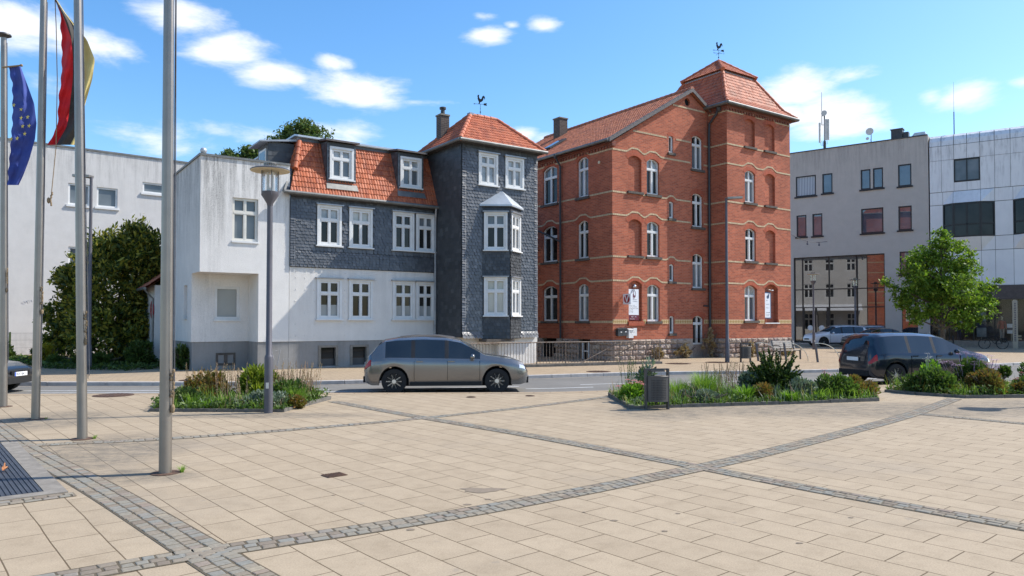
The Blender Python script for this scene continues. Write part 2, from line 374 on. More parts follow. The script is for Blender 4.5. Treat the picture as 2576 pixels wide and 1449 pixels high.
pavingmat('paving', .63, .3735, *PAVE, (.125, .092, .055), .0062)
pavingmat('paving_small', .42, .21, (.38, .295, .20), (.33, .255, .172), (.15, .11, .075), .006)
def asphalt():
    t = NT('asphalt'); t.set(.92, 0, .15); co = t.tex()
    c = t.ramp(t.noise(co, .5, 6, .7), [(.3, (.150, .145, .135)), (.7, (.20, .193, .18))])
    c = t.mix(1, c, t.ramp(t.noise(co, 120, 2), [(.3, (.75,)*3), (.7, (1.2,)*3)]), 'MULTIPLY')
    t.base(c); t.bump(t.noise(co, 120, 2), .4, .004)
asphalt()

# ------------------------------------------------------------------ mesh builder
def smat(m): return MATS[m]
class MB:
    def __init__(s): s.v = []; s.f = []; s.m = []; s.uvf = None
    def add(s, vs, fs, m=0):
        o = len(s.v); s.v += [tuple(v) for v in vs]; s.f += [tuple(i+o for i in f) for f in fs]; s.m += [m]*len(fs)
    def poly(s, pts, m=0): s.add(pts, [tuple(range(len(pts)))], m)
    def box(s, x0, x1, y0, y1, z0, z1, m=0, P=None):
        vs = [(x, y, z) for z in (z0, z1) for y in (y0, y1) for x in (x0, x1)]
        if P: vs = [P(*v) for v in vs]
        s.add(vs, [(0,2,3,1), (4,5,7,6), (0,1,5,4), (2,6,7,3), (0,4,6,2), (1,3,7,5)], m)
    def ext(s, pts, vec, m=0):
        n = len(pts); v = Vector(vec); a = [Vector(p) for p in pts]
        s.add(a + [p+v for p in a], [tuple(range(n)), tuple(range(2*n-1, n-1, -1))] + [(i, (i+1) % n, n+(i+1) % n, n+i) for i in range(n)], m)
    def cyl(s, p0, p1, r0, r1=None, n=10, m=0, caps=True):
        if r1 is None: r1 = r0
        p0 = Vector(p0); p1 = Vector(p1); d = (p1-p0).normalized()
        a = d.orthogonal().normalized(); b = d.cross(a)
        vs = []
        for p, r in ((p0, r0), (p1, r1)):
            vs += [p + (a*math.cos(2*math.pi*i/n)+b*math.sin(2*math.pi*i/n))*r for i in range(n)]
        fs = [(i, (i+1) % n, n+(i+1) % n, n+i) for i in range(n)]
        if caps: fs += [tuple(range(n-1, -1, -1)), tuple(range(n, 2*n))]
        s.add(vs, fs, m)
    def tube(s, path, r, n=6, m=0, r1=None):
        P = [Vector(p) for p in path]; rings = []
        up = Vector((.13, .29, .95)).normalized()
        for i, p in enumerate(P):
            d = (P[min(i+1, len(P)-1)]-P[max(i-1, 0)]).normalized()
            a = d.cross(up); a = a.normalized() if a.length > 1e-4 else d.orthogonal().normalized(); b = d.cross(a)
            rr = r if r1 is None else r+(r1-r)*i/(len(P)-1)
            rings.append([p+(a*math.cos(2*math.pi*k/n)+b*math.sin(2*math.pi*k/n))*rr for k in range(n)])
        vs = [v for q in rings for v in q]
        fs = [(i*n+k, i*n+(k+1) % n, (i+1)*n+(k+1) % n, (i+1)*n+k) for i in range(len(P)-1) for k in range(n)]
        fs += [tuple(range(n-1, -1, -1)), tuple(range((len(P)-1)*n, len(P)*n))]
        s.add(vs, fs, m)
    def lathe(s, c, prof, n=20, m=0, axis='z'):
        c = Vector(c); vs = []
        for r, h in prof:
            for k in range(n):
                a = 2*math.pi*k/n
                q = (r*math.cos(a), r*math.sin(a), h) if axis == 'z' else ((r*math.cos(a), h, r*math.sin(a)) if axis == 'y' else (h, r*math.cos(a), r*math.sin(a)))
                vs.append(c+Vector(q))
        L = len(prof)
        fs = [(i*n+k, i*n+(k+1) % n, (i+1)*n+(k+1) % n, (i+1)*n+k) for i in range(L-1) for k in range(n)]
        fs += [tuple(range(n)), tuple(range((L-1)*n, L*n))]
        s.add(vs, fs, m)
    def sphere(s, c, r, n=12, m=0, sc=(1,1,1)):
        pr = [(max(.001, math.sin(math.pi*i/8)), -math.cos(math.pi*i/8)) for i in range(9)]
        c = Vector(c); vs = [c+Vector((a*r*math.cos(2*math.pi*k/n)*sc[0], a*r*math.sin(2*math.pi*k/n)*sc[1], h*r*sc[2])) for a, h in pr for k in range(n)]
        s.add(vs, [(i*n+k, i*n+(k+1) % n, (i+1)*n+(k+1) % n, (i+1)*n+k) for i in range(8) for k in range(n)], m)
    def grid(s, rows, m=0):
        nr, nc = len(rows), len(rows[0])
        s.add([p for r in rows for p in r], [(i*nc+j, i*nc+j+1, (i+1)*nc+j+1, (i+1)*nc+j) for i in range(nr-1) for j in range(nc-1)], m)
    def build(s, name, mats, parent=None, smooth=False, loc=None, uv=None):
        me = bpy.data.meshes.new(name); me.from_pydata(s.v, [], s.f)
        for x in (mats if isinstance(mats, (list, tuple)) else [mats]): me.materials.append(MATS[x])
        if len(set(s.m)) > 1 or (s.m and s.m[0]): me.polygons.foreach_set('material_index', s.m)
        if smooth:
            me.polygons.foreach_set('use_smooth', [True]*len(me.polygons))
            if smooth != 'full':
                me.set_sharp_from_angle(angle=R(40))
        lay = me.uv_layers.new(name='UVMap')
        if uv:
            for lp in me.loops: lay.data[lp.index].uv = uv(Vector(s.v[lp.vertex_index]))
        elif len(me.loops) < 60000:
            for p in me.polygons:
                n = p.normal; ax = max(range(3), key=lambda i: abs(n[i]))
                for li in p.loop_indices:
                    c = me.vertices[me.loops[li].vertex_index].co
                    lay.data[li].uv = (c.y, c.z) if ax == 0 else ((c.x, c.z) if ax == 1 else (c.x, c.y))
        me.update()
        o = bpy.data.objects.new(name, me); COL.objects.link(o)
        if parent: o.parent = parent
        if loc: o.location = loc
        return o
def tag(o, label, cat, group=None):
    o['label'] = label; o['category'] = cat
    if group: o['group'] = group
    return o
def struct(o, kind='structure'): o['kind'] = kind; return o
def thing(name, label, cat, loc=(0,0,0), rz=0, group=None):
    o = bpy.data.objects.new(name, None); COL.objects.link(o); o.location = loc; o.rotation_euler = (0, 0, rz); o.empty_display_size = .3
    return tag(o, label, cat, group)
def copy_tree(o, loc, rz, label, parent=None):
    c = o.copy(); COL.objects.link(c)
    if parent: c.parent = parent
    else: c.location = loc; c.rotation_euler = (0, 0, rz); c['label'] = label
    for ch in list(o.children): copy_tree(ch, None, 0, None, c)
    return c
def text_into(mb, s, size, P, m=0, align='LEFT', thick=.002):
    cu = bpy.data.curves.new('t', 'FONT'); cu.body = s; cu.size = size; cu.align_x = align; cu.extrude = 0; cu.resolution_u = 2
    ob = bpy.data.objects.new('t', cu); COL.objects.link(ob)
    dg = bpy.context.evaluated_depsgraph_get(); me = bpy.data.meshes.new_from_object(ob.evaluated_get(dg))
    mb.add([P(v.co.x, v.co.y) for v in me.vertices], [tuple(p.vertices) for p in me.polygons], m)
    bpy.data.objects.remove(ob); bpy.data.curves.remove(cu); bpy.data.meshes.remove(me)

# ------------------------------------------------------------------ façade helpers
def arch_pts(u0, u1, z0, z1, rise, n=10):
    """opening outline, anticlockwise from the lower left; z1 is the crown"""
    pts = [(u0, z0), (u1, z0)]
    if rise <= 0: return pts + [(u1, z1), (u0, z1)]
    w = u1-u0; rad = (w*w/4+rise*rise)/(2*rise); cz = z1-rad; cx = (u0+u1)/2
    a = math.asin(min(1, w/2/rad))
    return pts + [(cx+rad*math.sin(t), cz+rad*math.cos(t)) for t in [a-2*a*i/n for i in range(n+1)]]
def facade(mb, outer, holes, P, m=0, mr=None):
    """holes: (pts, depth, back material index or None)"""
    loops = [outer]+[h[0] for h in holes]
    tri = tessellate_polygon([[Vector((p[0], p[1], 0)) for p in L] for L in loops])
    flat = [p for L in loops for p in L]
    mb.add([P(u, 0, z) for u, z in flat], [tuple(t) for t in tri], m)
    for pts, d, back in holes:
        n = len(pts); mb.add([P(u, 0, z) for u, z in pts]+[P(u, d, z) for u, z in pts], [(i, (i+1) % n, n+(i+1) % n, n+i) for i in range(n)], m if mr is None else mr)
        if back is not None: mb.poly([P(u, d, z) for u, z in pts], back)
def window(par, P, u0, u1, z0, z1, d=.14, rise=0, glass='glass_dark', glass_up=None, frame='frame_white', casing=0, style='cross', fw=.045, sill=None, tr=.34, cap=False, name='window'):
    fb = MB(); w = u1-u0; h = z1-z0
    outer = arch_pts(u0, u1, z0, z1, rise); inner = arch_pts(u0+fw, u1-fw, z0+fw, z1-fw, max(0, rise-.02) if rise else 0)
    n = len(outer); d0, d1 = d-.05, d+.04
    vs = [P(u, d0, z) for u, z in outer]+[P(u, d0, z) for u, z in inner]+[P(u, d1, z) for u, z in inner]
    fb.add(vs, [(i, (i+1) % n, n+(i+1) % n, n+i) for i in range(n)]+[(n+i, n+(i+1) % n, 2*n+(i+1) % n, 2*n+i) for i in range(n)])
    if casing or d < .05:
        fb.add([P(u, d0, z) for u, z in outer]+[P(u, max(d1, .05), z) for u, z in outer], [(i, (i+1) % n, n+(i+1) % n, n+i) for i in range(n)])
    sb = .03
    def bar(a, b, c, e, p=0.0): fb.box(a, b, d0-p, d1, c, e, 0, lambda x, y, z: P(x, y, z))
    zt = z1-tr*h
    uc = (u0+u1)/2
    segs = []
    iu0, iu1, iz0 = u0+fw, u1-fw, z0+fw
    if style == 'cross':
        bar(iu0, iu1, zt-.04, zt+.04, .012); segs = [(iu0, uc-.028, iz0, zt-.04), (uc+.028, iu1, iz0, zt-.04), (iu0, uc-.024, zt+.04, None), (uc+.024, iu1, zt+.04, None)]
        bar(uc-.028, uc+.028, iz0, zt-.04, .006); bar(uc-.024, uc+.024, zt+.04, z1-fw, .006)
    elif style == 'single': segs = [(iu0, iu1, iz0, z1-fw)]
    elif style == 'double': segs = [(iu0, uc-.035, iz0, z1-fw), (uc+.035, iu1, iz0, z1-fw)]; bar(uc-.035, uc+.035, iz0, z1-fw, .004)
    elif style == 'mid': segs = [(iu0, iu1, iz0, z1-fw)]
    if style in ('cross', 'single', 'double') and frame != 'frame_black':
        for a, b, c, e in segs:
            e2 = e if e is not None else z1-fw
            if rise and e is None: 
                bar(a, a+sb*.8, c, e2-rise*.45); bar(b-sb*.8, b, c, e2-rise*.45); bar(a+sb*.8, b-sb*.8, c, c+sb*.8); continue
            bar(a, a+sb, c, e2); bar(b-sb, b, c, e2); bar(a+sb, b-sb, c, c+sb*1.3); bar(a+sb, b-sb, e2-sb, e2)
    if casing:
        c = casing
        for a, b, e, f_ in ((u0-c, u0, z0-c*.5, z1+c), (u1, u1+c, z0-c*.5, z1+c), (u0, u1, z1, z1+c), (u0, u1, z0-c*.5, z0)):
            fb.box(a, b, -.05, .0, e, f_, 0, lambda x, y, z: P(x, y, z))
        fb.box(u0-c-.05, u1+c+.05, -.11, .0, z0-c*.5-.05, z0-c*.5, 0, lambda x, y, z: P(x, y, z))
    fo = fb.build(name, frame, par)
    gb = MB(); dg = d+.03
    if style == 'cross' or glass_up:
        lo = [(u0+.02, z0+.02), (u1-.02, z0+.02), (u1-.02, zt), (u0+.02, zt)]
        up = [p for p in arch_pts(u0+.02, u1-.02, zt, z1-.02, rise)]
        gb.poly([P(u, dg, z) for u, z in lo], 0); gb.poly([P(u, dg, z) for u, z in up], 1)
        gb.build('pane', [glass, glass_up or glass], fo)
    else:
        gb.poly([P(u, dg, z) for u, z in arch_pts(u0+.02, u1-.02, z0+.02, z1-.02, rise)]); gb.build('pane', glass, fo)
    if sill:
        s = MB(); ov = .1; s.box(u0-ov, u1+ov, -.10, d-.03, z0-.12, z0-.002, 0, lambda x, y, z: P(x, y, z)); s.build('sill', sill, fo)
    if cap:
        s = MB(); s.box(u0-casing-.06, u1+casing+.06, -.13, -.0, z1+casing, z1+casing+.05, 0, lambda x, y, z: P(x, y, z)); s.build('lintel', 'zinc', fo)
    return fo
def shingles(mb, P, u0, u1, z0, z1, w=.19, e=.15, round_=True, skip=(), lift=.034, m=0, jitter=.012, inside=None):
    """overlapping slates on the plane P(u, d, z); d negative = outwards"""
    row = 0; z = z0
    while z < z1-.01:
        off = (row % 2)*w/2 + random.uniform(-.01, .01); u = u0-off
        while u < u1-.005:
            a, b = max(u, u0), min(u+w, u1); zb = z; zt = min(z+e*1.7, z1); uc = (a+b)/2; zc = z+e*.5
            ok = b-a > .02 and not any(k[0] < uc < k[1] and k[2] < zc < k[3] for k in skip)
            if ok and inside: ok = inside(uc, zc)
            if ok:
                j = random.uniform(-jitter, jitter)*.5; d0 = -lift*random.uniform(.8, 1.3); d1 = -.004
                g = .004
                if round_:
                    c = (b-a)*.42
                    pts = [(a+g, zt, d1), (a+g, zb+c*1.0, d0*.8), (a+g+c*.22, zb+c*.38+j, d0), (a+g+c*.75, zb+j*.6, d0), (b-g, zb+j, d0), (b-g, zt, d1)]
                else: pts = [(a+g, zt, d1), (a+g, zb+j, d0), (b-g, zb-j, d0), (b-g, zt, d1)]
                mb.poly([P(q[0], q[2], q[1]) for q in pts], m)
            u += w*random.uniform(.92, 1.08)
        z += e; row += 1
def tile_roof(mb, poly, up_hint=None, tw=.12, th=.245, amp=.020, step=.026, m=0):
    """poly: coplanar convex outline (3D). builds a pantile height field clipped to it; uv = plane coords"""
    P = [Vector(p) for p in poly]; n = Vector((0, 0, 0))
    for i in range(len(P)): n += (P[i]-P[0]).cross(P[(i+1) % len(P)]-P[0])
    n.normalize()
    if n.z < 0: n = -n
    ex = Vector((0, 0, 1)).cross(n).normalized(); ey = n.cross(ex)
    o = min(P, key=lambda p: p.z)
    q = [((p-o).dot(ex), (p-o).dot(ey)) for p in P]
    u0 = min(a for a, b in q); u1 = max(a for a, b in q); v1 = max(b for a, b in q)
    bm = bmesh.new(); K = 5; us = []
    k = math.floor(u0/tw)*K
    while k*tw/K < u1+tw/K: us.append(k*tw/K); k += 1
    def prof(u):
        f = (u/tw) % 1.0
        return amp*(math.sin(f*math.pi*1.0)**.8 if f < .62 else .0+math.sin(.62*math.pi)**.8*max(0, 1-(f-.62)/.12)) 
    r = 0
    while r*th < v1:
        va, vb = r*th, min((r+1)*th, v1+.02); rows = []
        jit = [random.uniform(-.004, .004) for _ in us]
        for v, hh in ((va, step*.15), (va, step), (vb, 0.004)):
            rows.append([bm.verts.new(o+ex*u+ey*v+n*(prof(u)*(.25 if hh < step*.5 and v == va else 1)+hh+jit[i])) for i, u in enumerate(us)])
        for i in range(2):
            for j in range(len(us)-1): bm.faces.new((rows[i][j], rows[i][j+1], rows[i+1][j+1], rows[i+1][j]))
        r += 1
    c = sum((Vector((a, b, 0)) for a, b in q), Vector())/len(q)
    for i in range(len(q)):
        A = Vector((*q[i], 0)); B = Vector((*q[(i+1) % len(q)], 0)); d = B-A
        if d.length < 1e-4: continue
        nn = Vector((d.y, -d.x, 0)).normalized()
        if (c-A).dot(nn) > 0: nn = -nn
        w = ex*nn.x+ey*nn.y
        bmesh.ops.bisect_plane(bm, geom=bm.verts[:]+bm.edges[:]+bm.faces[:], plane_co=o+ex*A.x+ey*A.y, plane_no=w, clear_outer=True)
    bm.verts.index_update()
    vs = [v.co.copy() for v in bm.verts]; fs = [tuple(v.index for v in f.verts) for f in bm.faces]
    bm.free(); mb.add(vs, fs, m)
    base = [p-n*.06 for p in P]; mb.poly(base, m)
    mb.planes = getattr(mb, 'planes', []) + [(o, ex, ey, n)]
def tile_uv(mb):
    pl = mb.planes
    def f(v):
        o, ex, ey, n = min(pl, key=lambda t: abs((v-t[0]).dot(t[3])))
        return ((v-o).dot(ex), (v-o).dot(ey)+.001)
    return f
def ridge_tiles(mb, a, b, r=.11, step=.34, m=0):
    a = Vector(a); b = Vector(b); L = (b-a).length; n = max(2, int(L/step)); d = (b-a)/n
    for i in range(n):
        mb.cyl(a+d*i, a+d*(i+1.04), r*1.12, r*.92, 10, m)

# ------------------------------------------------------------------ ground, road, pavement
def smooth_path(pts, n=8):
    out = []
    for i in range(len(pts)-1):
        p0 = Vector(pts[max(i-1, 0)]); p1 = Vector(pts[i]); p2 = Vector(pts[i+1]); p3 = Vector(pts[min(i+2, len(pts)-1)])
        for k in range(n):
            t = k/n; out.append(.5*((2*p1)+(p2-p0)*t+(2*p0-5*p1+4*p2-p3)*t*t+(3*p1-p0-3*p2+p3)*t**3))
    out.append(Vector(pts[-1])); return out
CA, SA = math.cos(R(40)), math.sin(R(40))
def pav(A, B): return (A*CA-B*SA, A*SA+B*CA)          # paving axes -> world
def pav_uv(v): return (-v.x*SA+v.y*CA-.36+63, v.x*CA+v.y*SA-2.92+37.35)
ROADZ = -.085
near_edge = smooth_path([(-60, 17.6), (-30, 18.3), (-13.1, 18.9), (-6, 19.15), (.43, 19.4), (2.9, 19.95), (6.5, 20.6), (10.5, 21.5), (16, 23.2), (26, 27), (45, 36), (75, 52)], 6)
far_edge = smooth_path([(-60, 21.3), (-30, 22.0), (-14, 22.25), (-6.4, 22.55), (.55, 25.0), (4.66, 26.6), (11.0, 27.8), (15.0, 29.3), (20.6, 31.8), (32, 37.6), (48, 46), (75, 61)], 6)
g = MB(); g.box(-400, 400, -60, 700, -.5, -.16); struct(g.build('ground', 'far_ground'))
pl = MB(); top = [(p.x, p.y, 0) for p in near_edge]; poly = [(75, -40, 0), *reversed(top), (-60, -40, 0)]
tri = tessellate_polygon([[Vector(p) for p in poly]]); pl.add(poly, [tuple(t) for t in tri])
pl.add([(*q[:2], 0) for q in top]+[(*q[:2], ROADZ-.05) for q in top], [(i, i+1, len(top)+i+1, len(top)+i) for i in range(len(top)-1)])
struct(pl.build('plaza', 'paving', uv=pav_uv))
rd = MB(); a = [(p.x, p.y-.3, ROADZ) for p in near_edge]; b = [(p.x, p.y+.3, ROADZ) for p in far_edge]
rd.grid([a, b]); struct(rd.build('road', 'asphalt'))
pv = MB(); fe = [(p.x, p.y+.14, .03) for p in far_edge]; poly = [*fe, (75, 130, .03), (-60, 130, .03)]
tri = tessellate_polygon([[Vector(p) for p in poly]]); pv.add(poly, [tuple(t) for t in tri])
def pv_uv(v): c, s = math.cos(R(22)), math.sin(R(22)); return (v.x*c+v.y*s+100, -v.x*s+v.y*c+100)
struct(pv.build('pavement', 'paving_small', uv=pv_uv))
kb = MB()
acc_l = 0
for i in range(len(far_edge)-1):
    p, q = far_edge[i], far_edge[i+1]; L = (q-p).length; m = max(1, int(L/1.0)); d = (q-p)/m; nrm = Vector((-d.y, d.x)).normalized()
    for k in range(m):
        s0 = p+d*k+d.normalized()*.008; s1 = p+d*(k+1)-d.normalized()*.008
        kb.ext([(s0.x, s0.y, ROADZ-.05), (s1.x, s1.y, ROADZ-.05), (s1.x, s1.y, .025), (s1.x+nrm.x*.015, s1.y+nrm.y*.015, .036), (s0.x+nrm.x*.015, s0.y+nrm.y*.015, .036), (s0.x, s0.y, .025)], (nrm.x*.15, nrm.y*.15, 0))
struct(kb.build('kerb', 'kerb_stone'))
gt = MB(); gt.grid([[(p.x, p.y-.28, ROADZ+.004) for p in far_edge], [(p.x, p.y-.005, ROADZ+.004) for p in far_edge]]); struct(gt.build('gutter_strip', 'concrete'))
# row of clinker along the near road edge
ne = MB(); ne.grid([[(p.x, p.y-.36, .004) for p in near_edge], [(p.x, p.y-.004, .004) for p in near_edge]])
struct(ne.build('edge_strip', 'paving_small', uv=lambda v: (v.x*.5+50.1, v.y+50)))
def strip(name, pts, w, z=ROADZ+.004):
    m = MB(); P = [Vector(p) for p in pts]; L = []; Rr = []
    for i, p in enumerate(P):
        d = (P[min(i+1, len(P)-1)]-P[max(0, i-1)]).normalized(); n = Vector((-d.y, d.x)); L.append((p.x+n.x*w/2, p.y+n.y*w/2, z)); Rr.append((p.x-n.x*w/2, p.y-n.y*w/2, z))
    m.grid([L, Rr]); return struct(m.build(name, 'marking'))
def mid(t, x):  # point between the two road edges near world x
    p = min(near_edge, key=lambda q: abs(q.x-x)); i = near_edge.index(p); j = min(i+1, len(near_edge)-1)
    def at(e):
        for k in range(len(e)-1):
            if e[k].x <= x <= e[k+1].x: return e[k]+(e[k+1]-e[k])*((x-e[k].x)/(e[k+1].x-e[k].x))
    return at(near_edge)*(1-t)+at(far_edge)*t
strip('road_marking', [mid(.52, x*.5) for x in range(-60, -14)], .10)
strip('road_marking', [mid(.34, x*.5) for x in range(-26, -4)], .09)
for x0, x1, t in ((-4.2, -.6, .36), (.4, 2.4, .34), (2.1, 4.0, .50), (5.6, 8.6, .5), (9.5, 13, .5), (14.5, 18.5, .5), (20, 24, .5), (-7, -5.2, .5), (-3.4, .2, .49)):
    strip('road_marking', [mid(t, x0+(x1-x0)*k/6) for k in range(7)], .10)

def cobble_band(pathAB, rows, w, length=.125):
    pts = smooth_path(pathAB, 10); base = MB(); st = MB()
    segs = []; L = 0
    for i in range(len(pts)-1): segs.append((L, pts[i], pts[i+1])); L += (pts[i+1]-pts[i]).length
    def at(s):
        for a0, p, q in reversed(segs):
            if s >= a0:
                d = (q-p); n = d.length; d = d/n; return p+d*(s-a0), d
        return segs[0][1], (segs[0][2]-segs[0][1]).normalized()
    e0, e1 = [], []; N = max(4, int(L/.3))
    for i in range(N+1):
        p, d = at(L*i/N); n = Vector((-d.y, d.x)); a = p+n*(w/2+.012); b = p-n*(w/2+.012); e0.append((*pav(a.x, a.y), .004)); e1.append((*pav(b.x, b.y), .004))
    base.grid([e0, e1])
    rw = w/rows
    for r in range(rows):
        s = -random.random()*length
        while s < L:
            l = length*random.uniform(.75, 1.3); s0, s1 = max(s, 0), min(s+l, L)
            if s1-s0 > .04:
                gp = .007
                corners = []
                for ss, tt in ((s0+gp, -w/2+r*rw+gp), (s1-gp, -w/2+r*rw+gp), (s1-gp, -w/2+(r+1)*rw-gp), (s0+gp, -w/2+(r+1)*rw-gp)):
                    p, d = at(ss); n = Vector((-d.y, d.x)); p = p+n*(tt+random.uniform(-.006, .006))+d*random.uniform(-.006, .006); corners.append(p)
                c = sum(corners, Vector((0, 0)))/4; h = .0085+random.uniform(-.002, .003)
                lo = [(*pav(p.x, p.y), .002) for p in corners]; me_ = [(*pav(*(c+(p-c)*.96)), h*.75) for p in corners]; hi = [(*pav(*(c+(p-c)*.80)), h) for p in corners]
                st.add(lo+me_+hi, [(i, (i+1) % 4, 4+(i+1) % 4, 4+i) for i in range(4)]+[(4+i, 4+(i+1) % 4, 8+(i+1) % 4, 8+i) for i in range(4)]+[(8, 9, 10, 11)])
            s += l
    struct(base.build('cobble_joint', 'joint_earth')); o = struct(st.build('cobble_band', 'cobble')); return o
cobble_band([(-3, 6.35), (-1, 6.3), (1.1, 6.2), (2, 6.12), (4.4, 5.78), (8, 5.66), (11, 5.8), (15.3, 6.15), (19.5, 6.75)], 3, .30)
cobble_band([(-3, 14.2), (1.5, 13.1), (3.4, 12.45), (6.4, 12.02), (10, 12.02), (13.4, 12.4), (15, 12.6)], 2, .24)
cobble_band([(7.85, 15.8), (7.85, 12.2), (7.95, 9), (7.88, 5.85), (7.8, 3.7), (7.85, .5)], 3, .28)
cobble_band([(1.35, 17), (1.42, 15.3), (1.5, 12.9), (1.78, 9.2), (1.93, 6.32), (2.02, 4.6)], 3, .37, .098)
cobble_band([(15.8, 6.1), (15.72, 4.3), (15.7, 0)], 3, .26)
cobble_band([(-.8, 9.15), (.3, 9.1), (1.52, 9.1)], 2, .2)
cobble_band([(-.2, 8.95), (.25, 8.2)], 2, .2)

# door mat grate with stone frame
dm = thing('door_mat', 'dark grey ribbed entrance grate set in a pale stone frame beside the first flagpole', 'door mat', (*pav(.2, 11.4), 0), R(40))
m = MB()
for x0, x1, y0, y1 in ((-2.0, 1.28, -2.16, -1.98), (1.08, 1.28, -1.98, 2.2)): m.box(x0, x1, y0, y1, -.02, .012)
m.build('stone_frame', 'concrete', dm)
m = MB()
for k in range(64):
    x = 1.07-k*.048
    m.box(x-.036, x, -1.97, 2.2, .0, .012)
for y in (-.9, .2, 1.3): m.box(-2, 1.07, y-.012, y+.012, .0, .0135)
m.box(-2, 1.07, -1.975, 2.2, .0, .004); m.build('grate', 'grate_rubber', dm)
def leaf(loc, rz, s, label):
    m = MB(); pts = []
    for k in range(16):
        a = 2*math.pi*k/16; r = s*(.55+.45*abs(math.sin(2.5*a))); pts.append((r*math.cos(a), r*.75*math.sin(a), .02+.03*math.sin(a*2)+.045*(r/s)**2))
    c = (0, 0, .012); m.add([c]+pts, [(0, i+1, (i+1) % 16+1) for i in range(16)])
    m.tube([(0, 0, .012), (-s*.7, 0, .03), (-s*1.2, .01, .05)], .004, 4)
    o = m.build('fallen_leaf', 'dry_leaf'); o.location = loc; o.rotation_euler = (.3, -.5, rz); return tag(o, label, 'leaf')
leaf((-6.62, 9.30, .03), .6, .085, 'large curled orange brown leaf lying on the dark entrance grate')
leaf((-6.25, 9.12, .02), 2.0, .05, 'small dry brown leaf lying on the grate nearer the stone frame')

def cover(name, loc, r, label, cat, square=False, mat_='rusty_iron'):
    m = MB()
    if square:
        m.box(-r, r, -r*.8, r*.8, .002, .010)
        for i in range(7):
            for j in range(5): m.box(-r*.9+i*r*.27, -r*.9+i*r*.27+r*.14, -r*.7+j*r*.3, -r*.7+j*r*.3+r*.16, .010, .016)
    else:
        m.lathe((0, 0, 0), [(r*1.12, .001), (r*1.12, .007), (r*1.01, .007)], 28); m.lathe((0, 0, 0), [(r, .001), (r, .010), (r*.92, .012)], 28)
        for i in range(-4, 5):
            h = math.sqrt(max(0, .8-(i*.2)**2))*r
            if h > .05: m.box(i*r*.2-r*.05, i*r*.2+r*.05, -h, h, .012, .017)
    o = m.build(name, mat_); o.location = loc; o.rotation_euler = (0, 0, R(40)); return tag(o, label, cat)
cover('drain_cover', (-2.14, 8.92, 0), .125, 'small square rusty drain cover alone among the pale slabs', 'drain cover', True)
cover('manhole_cover', (-10.0, 18.55, .004), .42, 'round rusty manhole cover near the road edge between the flagpoles', 'manhole cover')
cover('manhole_cover', (-9.9, 22.95, .03), .38, 'manhole cover in the far pavement below the white annex', 'manhole cover')
cover('manhole_cover', (3.15, 26.9, .03), .4, 'dark manhole cover in the far pavement below the stair railing', 'manhole cover')
cover('manhole_cover', (7.2, 32.0, .03), .5, 'left of two large round covers in the pavement before the brick gable', 'manhole cover')
cover('manhole_cover', (9.2, 33.0, .03), .5, 'right of two large round covers in the pavement before the brick gable', 'manhole cover')
cover('valve_cap', (-1.0, 18.1, 0), .11, 'little round valve cap left of two in the slabs before the silver car', 'valve cap')
cover('valve_cap', (.45, 18.4, 0), .11, 'little round valve cap right of two in the slabs before the silver car', 'valve cap')
# damp patch on the slabs
m = MB(); pts = []
for k in range(26):
    a = 2*math.pi*k/26; r = 1+.16*math.sin(3*a+.6)+.09*math.sin(7*a); pts.append((.235*r*math.cos(a), .115*r*math.sin(a)+.02*math.cos(2*a), .004))
m.poly(pts); o = m.build('damp_patch', 'stain_dark'); o.location = (-.33, 8.15, 0); struct(o)
for i, (x, y, r) in enumerate(((-.25, 7.72, .035), (-.45, 7.5, .04), (.95, 6.9, .035), (.7, 7.2, .02), (1.35, 6.55, .03), (-.9, 6.6, .04), (1.6, 7.15, .025), (2.4, 6.2, .03), (-1.9, 7.9, .02), (3.2, 7.0, .025))):
    m = MB(); m.poly([(r*(1+.2*math.sin(k*2.1+i))*math.cos(k*.55), r*.7*(1+.2*math.cos(k*1.7))*math.sin(k*.55), .004) for k in range(11)]); o = m.build('damp_patch', 'stain_dark'); o.location = (x, y, 0); struct(o)

# ------------------------------------------------------------------ houses. HO = left end of the mansard wall, all old houses turned 35 degrees
HO = Vector((-8.56, 28.3, 0)); HR = R(35)
def hloc(s, t): return (HO.x+s*math.cos(HR)-t*math.sin(HR), HO.y+s*math.sin(HR)+t*math.cos(HR), 0)
def front(y0): return lambda u, d, z: (u, y0+d, z)
def left(x0): return lambda u, d, z: (x0+d, u, z)
def right(x0): return lambda u, d, z: (x0-d, u, z)
def rect(a, b, c, d): return [(a, c), (b, c), (b, d), (a, d)]

# ---- white annex
an = thing('house_annex', 'white rendered flat roofed annex with recessed ground floor corner, left of the slate house', 'house', HO, HR)
m = MB(); X0 = -3.24; RY = 1.3; RX = -1.16
def hole(u0, u1, z0, z1, d, rise=0, back=None): return (arch_pts(u0, u1, z0, z1, rise), d, back)
facade(m, [(RX, 1.09), (-.004, 1.09), (-.004, 7.85), (X0, 7.85), (X0, 3.65), (RX, 3.65)], [hole(-2.12, -1.19, 4.84, 6.44, .16)], front(0))
facade(m, rect(X0, RX, 1.09, 3.65), [hole(-2.42, -1.50, 1.93, 3.20, .12)], front(RY))
m.poly([(X0, 0, 3.65), (RX, 0, 3.65), (RX, RY, 3.65), (X0, RY, 3.65)]); m.poly([(RX, 0, 1.09), (RX, RY, 1.09), (RX, RY, 3.65), (RX, 0, 3.65)])
facade(m, [(RY, 1.09), (7, 1.09), (7, 7.85), (0, 7.85), (0, 3.65), (RY, 3.65)], [hole(2.05, 2.65, 1.98, 3.25, .12, 0, 0)], left(X0))
m.poly([(X0, 7, 0), (0, 7, 0), (0, 7, 7.85), (X0, 7, 7.85)]); m.poly([(X0, 0, 7.80), (0, 0, 7.80), (0, 7, 7.80), (X0, 7, 7.80)])
m.build('wall', 'plaster_annex', an)
m = MB()
